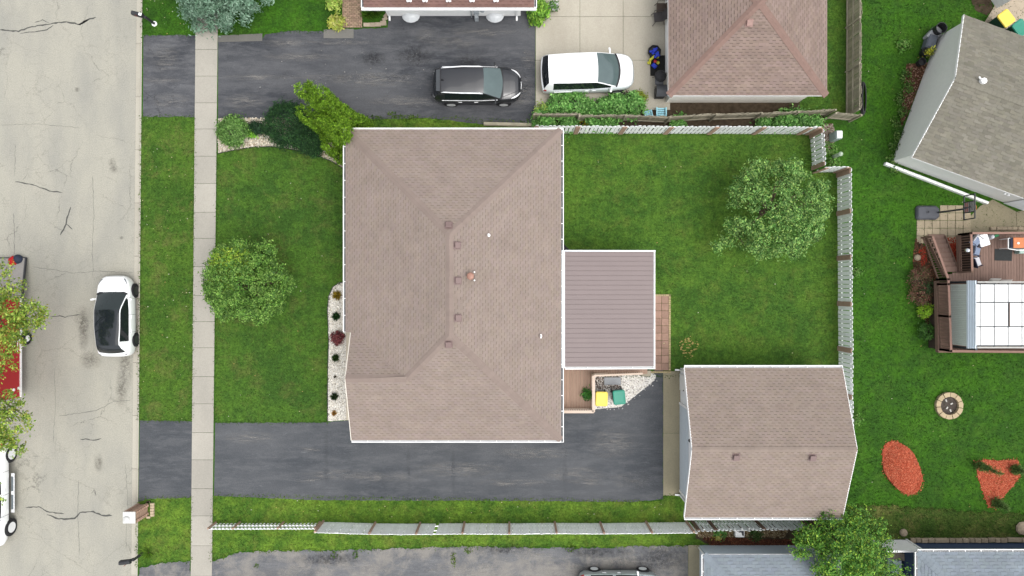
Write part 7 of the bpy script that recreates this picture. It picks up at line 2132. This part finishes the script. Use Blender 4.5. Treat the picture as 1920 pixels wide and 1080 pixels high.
# bed beside the stairs
for k, (px, py, r_, cols, lab) in enumerate(((1726, 520, .55, [alb(120, 84, 70), alb(96, 70, 56), alb(84, 92, 54)], "reddish feathery shrub beside the stair rail"), (1729, 551, .6, [alb(136, 92, 78), alb(104, 76, 62), alb(92, 96, 60)], "reddish feathery shrub beside the ribbed screen"), (1736, 583, .32, [alb(150, 190, 50), alb(120, 166, 44)], "lime green plant in the deck's mulch bed"), (1740, 622, .4, [alb(70, 112, 44), alb(54, 90, 36)], "dark green plant at the lower corner of the deck"), (1738, 538, .4, [alb(62, 84, 48), alb(48, 70, 38)], "dark green feathery plant against the deck timber"))):
    shrub("bed_plant", lab, px, py, r_, .7, int(2600 * r_), .055, cols, 170 + k, "plant", clumps=int(110 * r_), crad=.09, aspect=.3)
for k, (px, py) in enumerate(((1719, 483), (1718, 526))):
    q = P(px, py); m = MB(); m.lathe([(.16, 0), (.19, .06), (.15, .15), (.05, .2), (.01, .2)], 8, (q.x, q.y, 0)); tag(m.build("rock", STN), ["pale rock beside the stairs' mulch, upper one", "pale rock beside the stairs' mulch, lower one"][k], "rock")
shrub("hatch_plant", "orange yellow flower between the greyed fence and the white box", 1345, 1008, .14, .25, 70, .06, [alb(246, 200, 110), alb(236, 170, 80)], 180, "plant", clumps=6)
shrub("weed_clump", "green weed left of the white square box", 1350, 1000, .25, .3, 260, .06, GRN, 181, "weed", clumps=14)
shrub("weed_clump", "green weed right of the white square box", 1417, 1001, .25, .3, 240, .06, [alb(70, 100, 44), alb(54, 80, 36)], 182, "weed", clumps=14)

# bushy tree beside the two garages
c = P(1590, 1030, 3.0)
t = tree("green_tree", "bright green loose tree between the garage and the navy house", (c.x - .6, c.y + .5))
bl = []
for px, py, z, r_ in ((1590, 1000, 2.8, .8), (1560, 1010, 3.2, .8), (1600, 1040, 3.8, 1.1), (1625, 1010, 2.6, .75), (1640, 1045, 3.0, .8), (1530, 1015, 2.8, .6), (1565, 1050, 3.5, .9), (1610, 1075, 3.6, .9), (1655, 1075, 2.6, .6), (1510, 1000, 2.4, .45), (1605, 970, 2.2, .5), (1545, 985, 2.6, .5), (1655, 1000, 2.5, .4), (1500, 1030, 2.9, .4), (1540, 1060, 3.2, .5), (1685, 1079, 2.3, .4), (1560, 1090, 3.4, .8), (1630, 1110, 3.2, 1.0), (1585, 985, 2.6, .5), (1620, 985, 2.3, .45)):
    q = P(px, py, z); bl.append((q.x, q.y, z, r_, r_, r_ * .6))
limbs(t, (c.x - .6, c.y + .5, 0), [(b[0], b[1], b[2]) for b in bl[::2]], .14, BARK, 6)
bl = [q_ for k_, b in enumerate(bl) for q_ in lumps(b[:3], b[3:], max(4, int(16 * b[3])), .2, .36, 40 + k_, -.2)]
foliage("crown", t, bl, 16000, .06, [alb(88, 136, 50), alb(70, 116, 42), alb(112, 156, 62), alb(58, 100, 36), alb(140, 170, 60)], LEAF, 11, clumps=900, crad=.10, shell=.9, fine=.08, jit=.28)

# street tree over the trailer
c = P(-70, 660)
t = tree("street_tree", "yellow green street tree overhanging the red trailer at the left edge", (c.x, c.y))
bl = []
for px, py, z, r_ in ((10, 535, 5.0, .7), (25, 575, 5.2, .9), (55, 590, 5.0, .6), (75, 597, 4.8, .35), (10, 600, 5.5, 1.0), (40, 620, 4.8, .6), (5, 640, 5.0, .5), (10, 682, 4.8, .5), (24, 672, 4.6, .3), (3, 700, 5, .12), (15, 760, 5.0, .6), (30, 752, 4.7, .3), (20, 790, 5.2, .75), (42, 790, 4.8, .4), (50, 782, 4.6, .25), (8, 820, 5.0, .5), (25, 830, 4.6, .4), (38, 845, 4.3, .2), (-10, 560, 5.5, 1.0), (-20, 620, 6.0, 1.2), (-45, 705, 5.8, .7), (-20, 785, 5.6, .9), (-60, 600, 6, 1.6), (-85, 720, 6.2, 1.5), (0, 905, 4.3, .10), (3, 938, 4.0, .16), (12, 500, 4.6, .3)):
    q = P(px, py, z); bl.append((q.x, q.y, z, r_, r_, r_ * .6))
limbs(t, (c.x, c.y, ROAD_Z), [(b[0], b[1], b[2]) for b in bl[:18:2]], .2, BARK, 7)
bl = [q_ for k_, b in enumerate(bl) for q_ in (lumps(b[:3], b[3:], max(3, int(14 * b[3])), .16, .32, 70 + k_, -.2) if b[3] > .3 else [b])]
foliage("crown", t, bl, 13000, .065, [alb(136, 164, 60), alb(112, 142, 52), alb(164, 186, 84), alb(92, 122, 44), alb(150, 150, 66)], LEAF, 12, clumps=700, crad=.12, shell=.88, fine=.1, jit=.2)

# fallen leaves, clover flowers and dry scraps on the lawns
def specks(parent_name, poly, n, cols, seed, size=.035):
    par = bpy.data.objects[parent_name]; rng = np.random.default_rng(seed)
    w = wp(poly); xs = [p[0] for p in w]; ys_ = [p[1] for p in w]
    x = rng.uniform(min(xs), max(xs), n); y = rng.uniform(min(ys_), max(ys_), n); k = inside(w, x, y); x, y = x[k], y[k]; n = len(x)
    a = rng.uniform(0, 6.28, n); s = size * rng.uniform(.5, 1.3, n); z = np.full(n, .06)
    v = np.stack([np.stack([x + s * np.cos(a + q_), y + s * .6 * np.sin(a + q_), z + (.02 if q_ == 0 else 0)], 1) for q_ in (0, 1.57, 3.14, 4.71)], 1).reshape(-1, 3)
    cc = np.array(cols)[rng.integers(0, len(cols), n)]
    o = np_mesh("fallen_leaves", v, 4, LEAF, cc, par); o["kind"] = "stuff"
PAL = [alb(230, 224, 170), alb(240, 236, 214), alb(206, 180, 110)]
specks("kerb_verge", [(266, 220), (365, 220), (361, 788), (262, 788)], 60, PAL, 1)
specks("front_lawn", [(405, 290), (640, 330), (610, 560), (610, 790), (404, 790)], 36, PAL, 2)
specks("kerb_verge.001", [(268, 0), (365, 0), (365, 64), (268, 64)], 14, PAL, 3)
specks("side_lawn", [(401, 932), (1240, 942), (1290, 982), (400, 982)], 50, PAL, 4)
specks("ground", [(1600, 0), (1920, 0), (1920, 950), (1600, 950)], 70, PAL, 5)
specks("back_lawn", [(1060, 255), (1510, 255), (1560, 690), (1260, 690), (1060, 460)], 24, PAL, 6)
specks("back_lawn", [(1268, 640), (1292, 628), (1312, 640), (1300, 668), (1282, 678)], 90, [alb(206, 184, 110), alb(190, 170, 96)], 7, .07)
specks("driveway", [(480, 80), (990, 60), (990, 200), (480, 200)], 36, [alb(200, 198, 192), alb(170, 168, 160)], 8)
